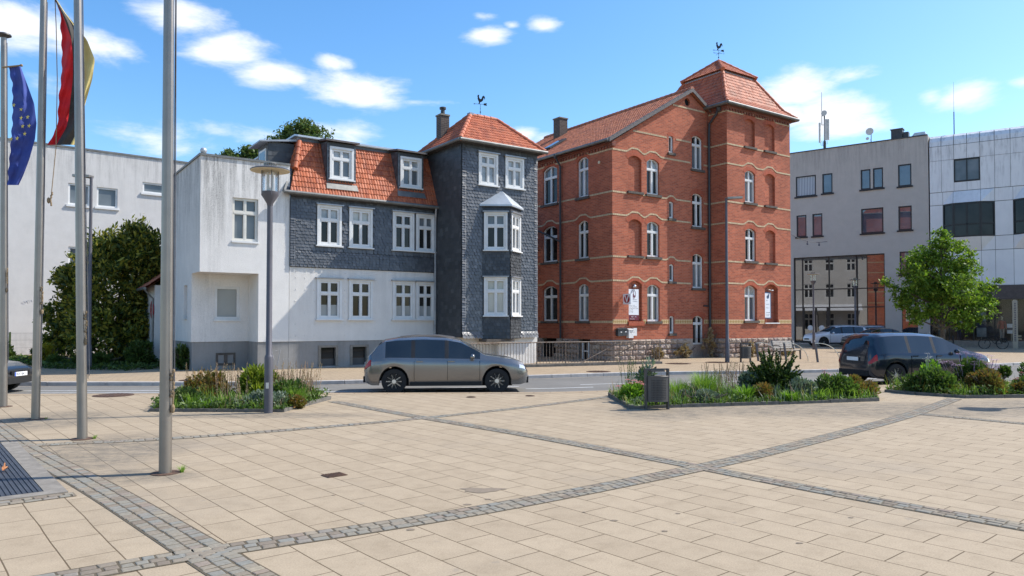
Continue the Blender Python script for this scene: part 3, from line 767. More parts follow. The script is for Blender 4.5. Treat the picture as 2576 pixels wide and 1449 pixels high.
m.box(RX, -.004, .035, .3, 0, 1.088); m.box(X0+.035, RX+.002, RY+.035, RY+.3, 0, 1.088); m.box(X0+.035, X0+.3, RY+.3, 7, 0, 1.088); m.box(RX+.002, RX+.035, .3, RY+.3, 0, 1.088)
m.build('plinth', 'plinth_grey', an)
m = MB(); m.box(X0-.05, .0, -.05, .22, 7.852, 7.93); m.box(X0-.05, X0+.22, .22, 7.05, 7.852, 7.93)
for k in range(1, 4): m.box(X0+k*.85, X0+k*.85+.02, -.055, .22, 7.93, 7.945)
m.build('parapet_cap', 'gutter', an)
m = MB(); m.box(X0+.035+.0, X0+.1, 2.03, 2.67, 1.93, 1.97, 0, lambda x, y, z: (x-.12, y, z)); m.build('sill', 'frame_cream', an)
window(an, front(0), -2.12, -1.19, 4.84, 6.44, .12, glass='glass_grey', frame='frame_cream', fw=.06)
m = MB(); m.box(-2.15, -1.16, -.05, .1, 4.77, 4.838); m.build('sill', 'frame_white', an)
window(an, front(RY), -2.42, -1.50, 1.93, 3.20, .08, glass='glass_frost', style='single', fw=.07)
m = MB(); m.box(-2.46, -1.46, RY-.06, RY+.06, 1.87, 1.928); m.build('sill', 'frame_white', an)
window(an, front(RY+.035), -2.35, -1.63, .18, .66, .03, glass='glass_rust', style='double', frame='sill_stone', fw=.05)
m = MB(); m.cyl((X0+1.2, 5.8, 7.8), (X0+1.2, 5.8, 8.6), .06); m.cyl((X0+1.4, 5.8, 7.8), (X0+1.4, 5.8, 8.45), .05); m.build('vent_pipe', 'pipe_dark', an)
m = MB()   # chalky scrawl on the plinth
def scrawl(mb, pts, P, r=.008): mb.tube([P(*p) for p in pts], r, 4)
for st_ in ([(-.83, .55), (-.76, .78), (-.76, .2)], [(-.62, .7), (-.7, .62), (-.6, .5), (-.72, .38), (-.6, .28), (-.55, .42), (-.62, .7)], [(-.5, .74), (-.3, .78), (-.42, .22)]): scrawl(m, st_, lambda u, z: (u, .032, z))
for k in range(3): m.sphere((-.2+k*.1, .034, .42), .014, 6)
m.build('graffiti', 'graffiti', an)
m = MB(); m.sphere((0, 0, .12), .12, 16); m.cyl((0, 0, -.02), (0, 0, .02), .05); o = m.build('glass_ball', 'zinc_light', smooth='full'); o.location = (*hloc(X0+.12, .12)[:2], 7.93); tag(o, 'shiny pale ball sitting on the corner of the white annex roof', 'ornament')

# ---- slate house: mansard wing and slate tower
sh = thing('slate_house', 'slate hung house with orange mansard roof, two dormers and a square slate tower', 'house', HO, HR)
GW = [(1.09, 2.12), (2.42, 3.45), (4.35, 5.37), (5.44, 6.36)]; UW = [(1.07, 2.08), (2.40, 3.41), (4.32, 5.32), (5.41, 6.34)]
T0 = -2.195; TX0, TX1 = 6.39, 10.26; TB = 1.05
m = MB(); C = .095
gh = [hole(a+C, b-C, 2.0, 3.46, .1) for a, b in GW]
facade(m, rect(.004, TX0, 1.09, 3.96), gh, front(0)); m.box(.004, TX0, .5, 8, 0, 6.7)
m.box(.004, .01, 0, .5, 1.09, 6.7)
m.box(TX1, 14.15, 5.2, 5.4, 0, 6.2)
m.box(TX0+1.85, TX1-.06, T0+.10, T0+.6, 0.0, 1.2); m.box(TX1+.02, TX1+.42, T0+.55, T0+1.6, 0, 3.95)
# fixing dots on the render
for a in (0.25, .62, 1.0, 2.26, 3.6, 4.2):
    for z in (1.3, 1.75, 2.2, 2.65, 3.1, 3.55, 3.8): m.cyl((a+random.uniform(-.03, .03), -.004, z), (a, .01, z), .022, n=8)
m.build('wall', 'plaster_house', sh)
m = MB(); m.box(.0, TX0, .03, .3, 0, .0995); m.box(0, 1.28, .03, .3, .0995, 1.088); m.box(1.9, 2.6, .03, .3, .0995, 1.088); m.box(3.2, TX0, .03, .3, .0995, 1.088)
m.box(1.28, 1.9, .03, .3, .83, 1.088); m.box(2.6, 3.2, .03, .3, .83, 1.088); m.build('plinth', 'plinth_grey', sh)
for a, b in ((1.18, 1.99), (2.5, 3.3)):
    m = MB(); m.box(a, a+.1, .0, .1, .1, .92); m.box(b-.1, b, .0, .1, .1, .92); m.box(a+.1, b-.1, .0, .1, .83, .92); f = m.build('cellar_window', 'concrete', sh)
    m = MB(); m.box(a+.1, b-.1, .16, .2, .1, .83); m.build('pane', 'glass_dark', f)
    m = MB(); m.box(a+.1, b-.1, .13, .16, .1, .38); m.build('lower_board', 'mail_dark', f)
m = MB()  # slate walls (backing)
facade(m, rect(.004, TX0, 3.96, 6.75), [hole(a+C, b-C, 4.91, 6.37, .12) for a, b in UW], front(-.03))
m.poly([(.004, -.03, 3.96), (TX0, -.03, 3.96), (TX0, .1, 3.96), (.004, .1, 3.96)])
facade(m, rect(TX0, TX1, 1.2, 9.3), [hole(7.19+C, 8.16-C, 7.65, 8.83, .12), hole(8.54+C, 9.52-C, 7.66, 8.83, .12)], front(T0))
m.poly([(TX0, T0, 1.2), (TX0, TB, 1.2), (TX0, TB, 9.3), (TX0, T0, 9.3)]); m.poly([(TX1, T0, 1.2), (TX1, TB, 1.2), (TX1, TB, 9.3), (TX1, T0, 9.3)]); m.poly([(TX0, TB, 1.2), (TX1, TB, 1.2), (TX1, TB, 9.3), (TX0, TB, 9.3)])
m.poly([(TX0, T0, 1.2), (TX1, T0, 1.2), (TX1, TB, 1.2), (TX0, TB, 1.2)])
BA = Vector((7.375, T0, 0)); BB = Vector((9.375, T0, 0)); BP = Vector((8.375, T0-.62, 0))
def bayL(u, d, z): e = (BP-BA).normalized(); n = Vector((-e.y, e.x, 0)); p = BA+e*u+n*d; return (p.x, p.y, z)
def bayR(u, d, z): e = (BB-BP).normalized(); n = Vector((-e.y, e.x, 0)); p = BP+e*u+n*d; return (p.x, p.y, z)
BL = (BP-BA).length; BC = .085
bw = (.09, 1.07); bz = [(2.08, 3.71), (4.82, 6.43)]
for PB in (bayL, bayR):
    facade(m, rect(0, BL, 1.13, 6.70), [hole(bw[0]+BC, bw[1]-BC, a+.07, b-BC, .1) for a, b in bz], PB)
m.poly([(BA.x, BA.y, 1.13), (BP.x, BP.y, 1.13), (BB.x, BB.y, 1.13)])
m.build('slate_backing', 'slate_dark', sh)
m = MB(); sk = [(a-.04, b+.04, 4.8, 6.52) for a, b in UW]
P0 = front(-.034)
shingles(m, P0, .22, TX0, 4.62, 6.72, .165, .125, skip=sk); shingles(m, P0, .22, TX0, 3.98, 4.62, .15, .11, skip=sk)
shingles(m, P0, .01, .22, 3.98, 6.72, .24, .10, round_=False, lift=.04)
PT = front(T0-.004); skT = [(7.15, 8.20, 7.52, 8.97), (8.5, 9.56, 7.54, 8.97)]
def notbay(u, z): return not (7.42 < u < 9.33 and z < 6.75+max(0, .62*(1-abs(u-8.375)/.98)))
shingles(m, PT, TX0+.2, TX1-.18, 1.22, 9.28, .155, .135, skip=skT, inside=notbay)
shingles(m, PT, TX0, TX0+.2, 1.22, 9.28, .22, .10, round_=False, lift=.045); shingles(m, PT, TX1-.18, TX1, 1.22, 9.28, .2, .10, round_=False, lift=.045)
shingles(m, lambda u, d, z: (u, T0-.02+d-(1.5-z)*.25 if z < 1.5 else T0-.02+d, z), TX0, TX1, 1.16, 1.42, .16, .13, inside=notbay, lift=.03)
for PB in (bayL, bayR):
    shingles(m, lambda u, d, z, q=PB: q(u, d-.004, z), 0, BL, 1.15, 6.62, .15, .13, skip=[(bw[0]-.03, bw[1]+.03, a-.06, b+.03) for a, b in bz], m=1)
m.build('slate_cladding', ['slate', 'slate_dark'], sh)
m = MB()
PL = lambda u, d, z: (TX0+d-.004, u, z)
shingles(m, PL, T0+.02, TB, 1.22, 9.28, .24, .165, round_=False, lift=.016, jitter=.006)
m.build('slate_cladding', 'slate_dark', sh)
def cas(P, a, b, c, e, cc, g, gu=None, cap=True): window(sh, P, a+cc, b-cc, c+.07, e-cc, .04, glass=g, glass_up=gu, casing=cc, fw=.05, cap=cap)
for i, (a, b) in enumerate(GW): cas(front(-.002), a, b, 1.93, 3.555, C, 'glass_dark', 'glass_dark')
for i, (a, b) in enumerate(UW): cas(front(-.04), a, b, 4.84, 6.46, C, 'glass_dark', ('glass_curtain', 'glass_blind', 'glass_dark', 'glass_grey')[i])
for a, b, c, e in ((1.19+C, 2.02, 2.05, 2.48), (4.45, 5.27, 2.05, 2.5), (5.54, 6.27, 2.05, 2.5)):
    pass
cas(front(T0-.01), 7.19, 8.16, 7.56, 8.93, C, 'glass_curtain', 'glass_curtain'); cas(front(T0-.01), 8.54, 9.52, 7.57, 8.92, C, 'glass_curtain', 'glass_curtain')
for PB, gl in ((bayL, ('glass_blind', 'glass_dark')), (bayR, ('glass_grey', 'glass_dark'))):
    for k, (a, b) in enumerate(bz): cas(lambda u, d, z, q=PB: q(u, d-.01, z), bw[0], bw[1], a, b, BC, gl[k], 'glass_blind' if k == 0 else 'glass_grey')
# half-height frosted films behind the lower panes of three ground floor windows
for a, b in (GW[0], GW[2], GW[3]):
    m = MB(); m.box(a+C+.06, b-C-.06, .056, .066, 2.06, 2.52); m.build('privacy_film', 'glass_frost', sh)
# mansard roof
E0, E1 = (-.22, 6.84), (.72, 9.05)
m = MB(); tile_roof(m, [(-.06, E0[0], E0[1]), (TX0, E0[0], E0[1]), (TX0, E1[0], E1[1]), (.60, E1[0], E1[1])])
tile_roof(m, [(.20, .15, 7.72), (.20, 7, 7.72), (.60, 7, 9.05), (.60, .72, 9.05)])
mans = m.build('mansard_roof', 'tile_orange', sh, smooth=True, uv=tile_uv(m))
m = MB(); ridge_tiles(m, (.24, .12, 7.80), (.60, .70, 9.03), .105, .3); m.build('hip_tiles', 'tile_orange', mans, smooth=True)
m = MB(); m.box(.62, TX0, .74, .9, 8.95, 9.2); m.box(.62, .8, .9, 7, 8.95, 9.2); m.build('slate_band', 'slate', mans)
m = MB()
for k in range(8):
    a, b = .5+k*.74, .5+(k+1)*.74-.004
    m.ext([(a, .58, 9.20), (a, .58, 9.27), (a, .98, 9.37), (a, 7, 9.40), (a, 7, 9.33), (a, .98, 9.30)], (min(b, TX0+.0)-a, 0, 0))
m.build('roof_edge', 'zinc_light', mans)
m = MB(); m.ext([(-.32, -.2, 6.78), (-.24, -.2, 6.78), (.16, .22, 7.78), (.08, .22, 7.78)], (0, .12, .06)); m.build('flashing', 'gutter', mans)
m = MB(); m.poly([(-.24, -.1, 6.8), (.16, .3, 7.8), (.2, .3, 7.8), (-.02, -.1, 6.8)]); m.build('flashing', 'slate', mans)
for a, b in ((1.58, 2.60), (4.68, 5.69)):
    d = MB(); x0, x1 = a-.1, b+.1
    facade(d, rect(x0, x1, 7.34, 9.02), [hole(a+.1, b-.1, 7.6, 8.75, .1)], front(.02))
    for x in (x0, x1): d.poly([(x, .02, 7.34), (x, .9, 7.34), (x, .9, 9.1), (x, .02, 9.02)])
    f = d.build('dormer', 'slate_dark', sh)
    d = MB()
    for x, s in ((x0, 1), (x1, -1)): d = MB(); shingles(d, lambda u, dd, z, xx=x, ss=s: (xx+ss*dd, u, z), .02, .74, 7.35, 9.0, .22, .16, round_=False, lift=.015); d.build('dormer_slates', 'slate', f)
    for q0, q1 in ((x0, a), (b, x1)): d = MB(); shingles(d, front(.016), q0, q1, 7.36, 9.0, .12, .13, round_=False, lift=.012); d.build('dormer_slates', 'slate', f)
    d = MB(); d.ext([(x0-.1, -.16, 9.03), (x0-.1, -.16, 9.10), (x0-.1, .7, 9.22), (x0-.1, .7, 9.15)], (x1-x0+.2, 0, 0)); d.build('dormer_roof', 'verge_slate', f)
    d = MB(); d.ext([(x0-.03, -.05, 7.36), (x1+.03, -.05, 7.36), (x1+.06, -.165, 7.12), (x0-.06, -.165, 7.12)], (0, .05, .03)); d.build('flashing', 'gutter', f)
    window(f, front(.0), a+.1, b-.1, 7.6, 8.75, .05, glass='glass_grey', glass_up='glass_curtain', casing=.095, fw=.05)
    # window children of a dormer sit one level deep: re-parent to the house
for o in list(sh.children):
    if o.name.startswith('dormer'):
        for c in list(o.children):
            if c.name.startswith('window'): c.parent = sh
d = MB(); x0 = -.55   # side dormer on the left slope
d.box(x0, .5, 1.0, 2.3, 7.8, 8.95); f = d.build('dormer', 'slate_dark', sh)
d = MB(); shingles(d, front(.996), x0, .5, 7.82, 8.93, .3, .19, round_=False, lift=.015); d.build('dormer_slates', 'slate_dark', f)
d = MB(); d.ext([(x0-.35, .85, 8.86), (x0-.35, .85, 8.92), (.62, .85, 9.14), (.62, .85, 9.06)], (0, 1.6, 0)); d.build('dormer_roof', 'zinc', f)
d = MB(); d.box(x0-.03, x0+.02, 1.2, 2.1, 7.95, 8.7); w_ = d.build('window', 'frame_white', sh); d = MB(); d.box(x0-.035, x0-.031, 1.28, 2.02, 8.02, 8.62); d.build('pane', 'glass_grey', w_)
m = MB(); m.box(-.02, TX0, -.26, -.03, 6.70, 6.80); m.build('soffit', 'anthracite', sh)
m = MB(); m.tube([(-.32, -.30, 6.80), (TX0, -.30, 6.77)], .075, 10); m.tube([(TX0+.02, T0-.36, 9.27), (TX1+.3, T0-.36, 9.27)], .075, 10); m.tube([(TX0-.30, T0-.36, 9.27), (TX0-.30, TB+.3, 9.27)], .075, 10)
m.tube([(TX0-.30, T0-.36, 9.27), (TX0+.02, T0-.36, 9.27)], .075, 10); m.build('gutter', 'gutter', sh, smooth=True)
m = MB(); m.tube([(TX0-.13, -.3, 6.74), (TX0-.12, -.26, 6.55), (TX0-.07, -.14, 6.35), (TX0-.07, -.12, 6.1), (TX0-.07, -.12, 1.15)], .05, 8); m.build('downpipe', 'zinc', sh, smooth=True)
# tower roof
ex0, ex1, ey0, ey1, ez = TX0-.24, TX1+.24, T0-.28, TB+.26, 9.31
rA, rB = Vector((7.78, -.62, 10.93)), Vector((9.15, -.62, 10.93))
m = MB()
tile_roof(m, [(ex0, ey0, ez), (ex1, ey0, ez), rB, rA]); tile_roof(m, [(ex1, ey1, ez), (ex0, ey1, ez), rA, rB])
tile_roof(m, [(ex0, ey1, ez), (ex0, ey0, ez), rA]); tile_roof(m, [(ex1, ey0, ez), (ex1, ey1, ez), rB])
tr = m.build('tower_roof', 'tile_red', sh, smooth=True, uv=tile_uv(m))
m = MB()
for p in ((ex0, ey0, ez), (ex0, ey1, ez)): ridge_tiles(m, p, rA, .105)
for p in ((ex1, ey0, ez), (ex1, ey1, ez)): ridge_tiles(m, p, rB, .105)
ridge_tiles(m, rA, rB, .105); m.build('hip_tiles', 'tile_red', tr, smooth=True)
m = MB(); m.box(rA.x-.1, rA.x+.1, -.74, -.5, 10.94, 11.03); m.build('ridge_flashing', 'zinc', tr)
m = MB(); m.box(ex0+.05, ex1-.05, ey0+.05, ey1-.05, ez-.10, ez-.04); m.build('soffit', 'anthracite', tr)
m = MB(); m.box(6.72, 7.14, .12, .54, 9.2, 10.95); ch = m.build('chimney', 'chimney_brick', sh)
m = MB(); m.box(6.69, 7.17, .09, .57, 10.95, 11.02); m.build('cap', 'concrete', ch)
m = MB(); m.cyl((6.93, .33, 11.02), (6.93, .33, 11.28), .10, .09, 12); m.cyl((6.93, .33, 11.28), (6.93, .33, 11.36), .15, .15, 12); m.build('chimney_pot', 'pipe_dark', ch)
m = MB(); pk = (8.375, T0, 7.42)
o1, o2, o3 = bayL(-.1, -.1, 6.72), (BP.x, BP.y-.14, 6.72), bayR(BL+.1, -.1, 6.72)
for tr_ in ((o1, o2, pk), (o2, o3, pk)): m.ext([Vector(p) for p in tr_], (0, 0, .03))
m.ext([o1, o2, o3], (0, 0, -.04)); m.build('bay_roof', 'zinc_light', sh)
m = MB(); m.box(TX0+.1, TX0+1.9, T0+.35, T0+.6, 0, 1.2); m.build('cellar_wall', 'plaster_house', sh)
m = MB(); m.box(TX0+.9, TX0+2.3, T0-.5, T0+.1, 1.02, 1.128); m.build('bay_beam', 'sill_stone', sh)
m = MB(); tile_roof(m, [(TX1+.02, 2.6, 5.6), (14.15, 2.6, 5.6), (14.15, 5.3, 7.6), (TX1+.02, 5.3, 7.6)]); m.build('link_roof', 'tile_red', sh, smooth=True, uv=tile_uv(m))

def weathervane(loc, label, rz, s=1.0, letters=False):
    t = thing('weathervane', label, 'weathervane', loc, rz)
    m = MB(); m.cyl((0, 0, 0), (0, 0, .95*s), .018*s, .014*s, 8); m.sphere((0, 0, .36*s), .055*s, 10); m.sphere((0, 0, .62*s), .03*s, 8); m.build('rod', 'iron_black', t)
    out = [(-.16, .0), (-.10, .12), (-.17, .26), (-.22, .42), (-.20, .56), (-.26, .60), (-.21, .64), (-.20, .72), (-.15, .69), (-.12, .74), (-.09, .66), (-.11, .56), (-.06, .42), (.03, .36), (.10, .44), (.14, .58), (.22, .66), (.30, .64), (.35, .54), (.36, .40), (.32, .34), (.30, .46), (.26, .50), (.24, .40), (.20, .26), (.12, .18), (.04, .14), (-.02, .12), (-.03, .0)]
    m = MB(); z0 = .97*s
    tri = tessellate_polygon([[Vector((a, b, 0)) for a, b in out]])
    for y in (-.012, .012): m.add([(a*s, y, z0+.02+b*s*.95) for a, b in out], [tuple(q) for q in tri])
    n = len(out); m.add([(a*s, -.012, z0+.02+b*s*.95) for a, b in out]+[(a*s, .012, z0+.02+b*s*.95) for a, b in out], [(i, (i+1) % n, n+(i+1) % n, n+i) for i in range(n)])
    m.build('rooster', 'iron_black', t)
    m = MB(); m.cyl((-.42*s, 0, z0), (.5*s, 0, z0), .014*s, n=6); m.cyl((-.42*s, 0, z0), (-.55*s, 0, z0), .045*s, .002, 6)
    m.ext([(.26*s, -.008, z0-.07*s), (.52*s, -.008, z0-.10*s), (.46*s, -.008, z0), (.52*s, -.008, z0+.10*s), (.26*s, -.008, z0+.07*s)], (0, .016, 0)); m.build('arrow', 'iron_black', t)
    if letters:
        m = MB(); m.cyl((-.22, 0, .72*s), (.22, 0, .72*s), .009, n=6); m.cyl((0, -.3, .72*s), (0, .3, .72*s), .009, n=6)
        text_into(m, 'N', .13, lambda x, y: (-.33+x, -.02, .66*s+y)); text_into(m, 'O', .13, lambda x, y: (.24+x, -.02, .66*s+y)); m.build('compass_cross', 'iron_black', t)
    return t
p = hloc(8.30, -.62); weathervane((p[0], p[1], 10.95), 'black rooster weathervane on the smaller slate tower', R(12), .58)

# ---- brick house
bh = thing('brick_house', 'red brick house with cream bands, gabled wing and a taller hip roofed tower', 'house', hloc(14.29, -2.68), HR)
TWX0, TWX1, TWY, TWB = 6.78, 12.08, -1.17, 4.13; GD = 12.0
m = MB(); dW, dN = .17, .13
lw = [(4.13, 5.34, .20), (1.70, 2.52, .17)]; lz = [(1.88, 3.69), (4.94, 6.80), (7.95, 9.92)]
gwz = [(1.87, 3.65), (5.0, 6.72), (8.04, 9.78)]; gnz = [(1.87, 3.80), (5.0, 6.74), (8.06, 9.79)]
smz = [(1.27, 2.13), (3.85, 4.71), (6.98, 7.83), (10.25, 11.11)]; stz = [(.69, 2.15), (3.56, 5.32), (6.69, 8.42), (9.65, 11.39)]
GX = (2.26, 3.11); NX = (1.03, 1.90); SX = (3.80, 4.12); STX = (5.49, 6.30)
holes = [hole(*GX, a, b, dW, .17) for a, b in gwz]+[hole(*NX, a, b, dN, .18, 0) for a, b in gnz]+[hole(*SX, a, b, .13, .05) for a, b in smz]+[hole(*STX, a, b, dW, .15) for a, b in stz if a > 1]
ocu = [(5.17+.2*math.cos(2*math.pi*k/16), 13.02+.2*math.sin(2*math.pi*k/16)) for k in range(16)]
holes.append((ocu, .12, 1)); holes.append(hole(*STX, 1.0, 2.15, dW, .15))
facade(m, [(0, 1.0), (TWX0, 1.0), (TWX0, 12.66), (5.35, 13.5), (0, 10.3)], holes, front(0))
facade(m, rect(0, GD, 1.0, 10.3), [hole(a, b, c, e, dW, r_) for a, b, r_ in lw for c, e in lz]+[hole(8.0, 9.1, c, e, dW, .18) for c, e in lz], left(0))
TWW = [(8.19, 9.02)]; TN = (9.86, 10.72)
th_ = [hole(8.19, 9.03, 10.96, 12.42, dN, .15, 0), hole(*TN, 10.96, 12.41, dN, .15, 0), hole(8.19, 9.03, 8.04, 9.72, dW, .17), hole(*TN, 8.03, 9.74, dN, .17, 0),
       hole(8.19, 9.05, 5.0, 6.70, dW, .17), hole(*TN, 4.98, 6.72, dN, .17, 0), hole(8.10, 9.12, 1.9, 3.74, .24, .2), hole(9.78, 10.90, 1.8, 3.84, .24, .24, 0)]
facade(m, rect(TWX0, TWX1, 1.0, 12.9), th_, front(TWY))
facade(m, rect(TWY, TWB, 1.0, 12.9), [], left(TWX0))
rw = [(-.2, .65), (1.6, 2.45)]
facade(m, rect(TWY, TWB, 1.0, 12.9), [hole(a, b, c, e, .15, .17) for a, b in rw for c, e in gwz], right(TWX1))
m.poly([(TWX0, TWB, 1), (TWX1, TWB, 1), (TWX1, TWB, 12.9), (TWX0, TWB, 12.9)])
rw2 = [(5.2, 6.05), (7.4, 8.25), (9.8, 10.65)]
facade(m, rect(TWB, GD, 0, 10.3), [hole(a, b, c, e, .15, .17) for a, b in rw2 for c, e in gwz], right(10.7))
m.poly([(0, GD, 0), (10.7, GD, 0), (10.7, GD, 10.3), (5.35, GD, 13.5), (0, GD, 10.3)])
m.build('wall', ['brick', 'black_void'], bh)
for a, b in rw+rw2:
    for c, e in gwz: window(bh, right(TWX1 if a < 4 else 10.7), a, b, c, e, .12, .17, glass='glass_curtain')
gl3 = ['glass_dark', 'glass_dark', 'glass_grey']
for i, (c, e) in enumerate(lz):
    window(bh, left(0), lw[0][0], lw[0][1], c, e, .14, .20, glass='glass_dark', glass_up='glass_grey' if i == 2 else 'glass_dark', sill='sill_stone', tr=.3)
    window(bh, left(0), lw[1][0], lw[1][1], c, e, .14, .17, glass='glass_grey' if i != 1 else 'glass_dark', sill='sill_stone', tr=.3)
    window(bh, left(0), 8.0, 9.1, c, e, .14, .18, sill='sill_stone')
for i, (c, e) in enumerate(gwz): window(bh, front(0), *GX, c, e, .14, .17, glass=('glass_grey', 'glass_dark', 'glass_dark')[i], glass_up=('glass_grey', 'glass_grey', 'glass_curtain')[i], sill='sill_stone', tr=.29)
for c, e in smz: window(bh, front(0), *SX, c, e, .11, .05, style='single', fw=.045, sill='sill_stone')
for i, (c, e) in enumerate(stz): window(bh, front(0), *STX, c, e, .14, .15, glass='glass_dark' if i % 2 == 0 else 'glass_grey', glass_up='glass_dark', sill='sill_stone' if i else None, tr=.27, frame='frame_white')
window(bh, front(TWY), 8.19, 9.03, 8.04, 9.72, .14, .17, glass='glass_grey', sill='sill_stone', tr=.3); window(bh, front(TWY), 8.19, 9.05, 5.0, 6.70, .14, .17, glass='glass_dark', sill='sill_stone', tr=.3)
window(bh, front(TWY), 8.10, 9.12, 1.9, 3.74, .20, .2, glass='glass_grey', glass_up='glass_blind', sill='sill_stone', tr=.3)
m = MB()
for y0, (a, b), zs in ((0, NX, [5.0, 8.06]), (TWY, (8.19, 9.03), [10.96]), (TWY, TN, [4.98, 8.03, 10.96])):
    for z in zs: m = MB(); m.box(a-.08, b+.08, y0-.10, y0+.12, z-.11, z-.002); m.build('niche_sill', 'sill_stone', bh)
m = MB(); m.box(9.72, 10.95, TWY-.08, TWY+.2, 1.74, 1.798); m.build('niche_sill', 'frame_white', bh)
m = MB(); m.box(.95, 1.98, -.09, .1, 1.66, 1.868); m.build('niche_sill', 'brick_arch', bh)
# cream bands following the arches, brick arches
def band(mb, P, u0, u1, z, h=.078, bumps=(), gaps=(), pr=.014, amp=.20):
    mb = MB()
    n = max(2, int((u1-u0)/.06)); us = [u0+(u1-u0)*i/n for i in range(n+1)]
    def zz(u):
        r = 0
        for b in bumps:
            c, hw = b[0], b[1]
            if abs(u-c) < hw: r = max(r, amp*min(1, (.5+.5*math.cos(math.pi*(u-c)/hw))*1.25))
        return z+r
    for a, b in zip(us[:-1], us[1:]):
        if any(g0 < (a+b)/2 < g1 for g0, g1 in gaps):
            if mb.f: mb.build('cream_band', 'cream_brick', bh); mb = MB()
            continue
        za, zb = zz(a), zz(b)
        pts = [P(a, -pr, za-h/2), P(b, -pr, zb-h/2), P(b, -pr, zb+h/2), P(a, -pr, za+h/2)]
        mb.poly(pts); mb.poly([P(a, -pr, za+h/2), P(b, -pr, zb+h/2), P(b, 0, zb+h/2), P(a, 0, za+h/2)]); mb.poly([P(a, -pr, za-h/2), P(b, -pr, zb-h/2), P(b, 0, zb-h/2), P(a, 0, za-h/2)])
    if mb.f: mb.build('cream_band', 'cream_brick', bh)
m = MB(); hw = .66
gb_ = [((GX[0]+GX[1])/2, hw), ((NX[0]+NX[1])/2, hw)]
for z in (3.78, 6.88, 9.94): band(m, front(0), 0, 5.36, z, bumps=gb_)
for z in (3.78, 6.88): band(m, front(0), 6.36, TWX0, z)
band(m, front(0), 6.36, TWX0, 9.94)
for z in (4.91, 7.95): band(m, front(0), 0, 5.36, z, bumps=[((SX[0]+SX[1])/2, .42)], gaps=[(NX[0]-.1, NX[1]+.1), (GX[0]-.1, GX[1]+.1)], amp=.15); band(m, front(0), 6.36, TWX0, z)
band(m, front(0), 1.35, 5.4, 10.99, gaps=[(SX[0]-.18, SX[1]+.18)]); band(m, front(0), 4.1, 6.5, 12.70); band(m, front(0), 6.36, TWX0, 10.93)
tb_ = [((8.19+9.03)/2, hw), (sum(TN)/2, hw)]
for z in (3.80, 6.87, 9.90, 12.58): band(m, front(TWY), TWX0, TWX1, z, bumps=tb_); band(m, left(TWX0), TWY, 0, z)
for z in (4.91, 7.95, 10.90): band(m, front(TWY), TWX0, TWX1, z, gaps=[(8.09, 9.13), (9.76, 10.82)]); band(m, left(TWX0), TWY, 0, z)
for z in (3.78, 6.88, 9.94): band(m, left(0), 0, GD, z, bumps=[((a+b)/2, hw) for a, b, _ in lw])
for z in (4.91, 7.95): band(m, left(0), 0, GD, z, gaps=[(a-.1, b+.1) for a, b, _ in lw])
for z in (3.78, 6.88, 9.94, 4.91, 7.95): band(m, right(TWX1), TWY, TWB, z); band(m, right(10.7), TWB, GD, z)
m = MB(); oz = 1.85
for a, b in ((0, .95), (1.98, 2.16), (3.22, 3.76), (4.16, 5.45), (6.34, TWX0)): m.box(a, b, -.018, .01, oz-.12, oz+.12)
for a, b in ((TWX0-.016, 8.0), (9.22, 9.72), (10.96, TWX1)): m.box(a, b, TWY-.018, TWY+.01, oz-.12, oz+.12)
m.box(TWX0-.018, TWX0+.01, TWY, -.02, oz-.12, oz+.12)
m.build('ornate_band', 'ornate_band', bh)
m = MB()
for a, b in ((0, 1.6), (2.6, 4.0), (5.45, GD)): m.box(-.014, .01, a, b, 1.79, 1.89)
m.build('cream_band', 'cream_brick', bh)
def archband(mb, P, u0, u1, z1, rise, h=.24, pr=.008):
    w = u1-u0; rad = (w*w/4+rise*rise)/(2*rise); cz = z1-rad; cx = (u0+u1)/2; a = math.asin(w/2/rad)*1.06; n = 12
    pi = []; po = []
    for i in range(n+1):
        t = -a+2*a*i/n; pi.append((cx+(rad+.004)*math.sin(t), cz+(rad+.004)*math.cos(t))); po.append((cx+(rad+h)*math.sin(t), cz+(rad+h)*math.cos(t)))
    for i in range(n): mb.poly([P(pi[i][0], -pr, pi[i][1]), P(pi[i+1][0], -pr, pi[i+1][1]), P(po[i+1][0], -pr, po[i+1][1]), P(po[i][0], -pr, po[i][1])])
def one_arch(*a):
    q = MB(); archband(q, *a); q.build('window_arch', 'brick_arch', bh)
for c, e in gwz: one_arch(front(0), *GX, e, .17)
for c, e in gnz: one_arch(front(0), *NX, e, .18)
for c, e in stz: one_arch(front(0), *STX, e, .15)
for c, e in smz: one_arch(front(0), *SX, e, .05, .18)
for a, b, e, r_ in ((8.19, 9.03, 12.42, .15), (*TN, 12.41, .15), (8.19, 9.03, 9.72, .17), (*TN, 9.74, .17), (8.19, 9.05, 6.70, .17), (*TN, 6.72, .17), (8.10, 9.12, 3.74, .2), (9.78, 10.90, 3.84, .24)): one_arch(front(TWY), a, b, e, r_, .2)
for a, b, r_ in lw:
    for c, e in lz: one_arch(left(0), a, b, e, r_)
# corbelled eaves
m = MB()
for (P, a, b, z) in ((front(TWY), TWX0-.06, TWX1+.06, 12.9), (left(TWX0), TWY, TWB, 12.9), (left(0), .0, GD, 10.3)):
    m.box(a, b, -.06, .0, z-.18, z, 0, P); m.box(a, b, -.11, -.0601, z-.09, z, 0, P)
    k = a+.05
    while k < b-.1: m.box(k, k+.1, -.055, -.001, z-.30, z-.181, 0, P); k += .22
m.box(-.12, .12, -.14, -.001, 10.05, 10.3); m.build('corbel', 'brick_dark', bh)
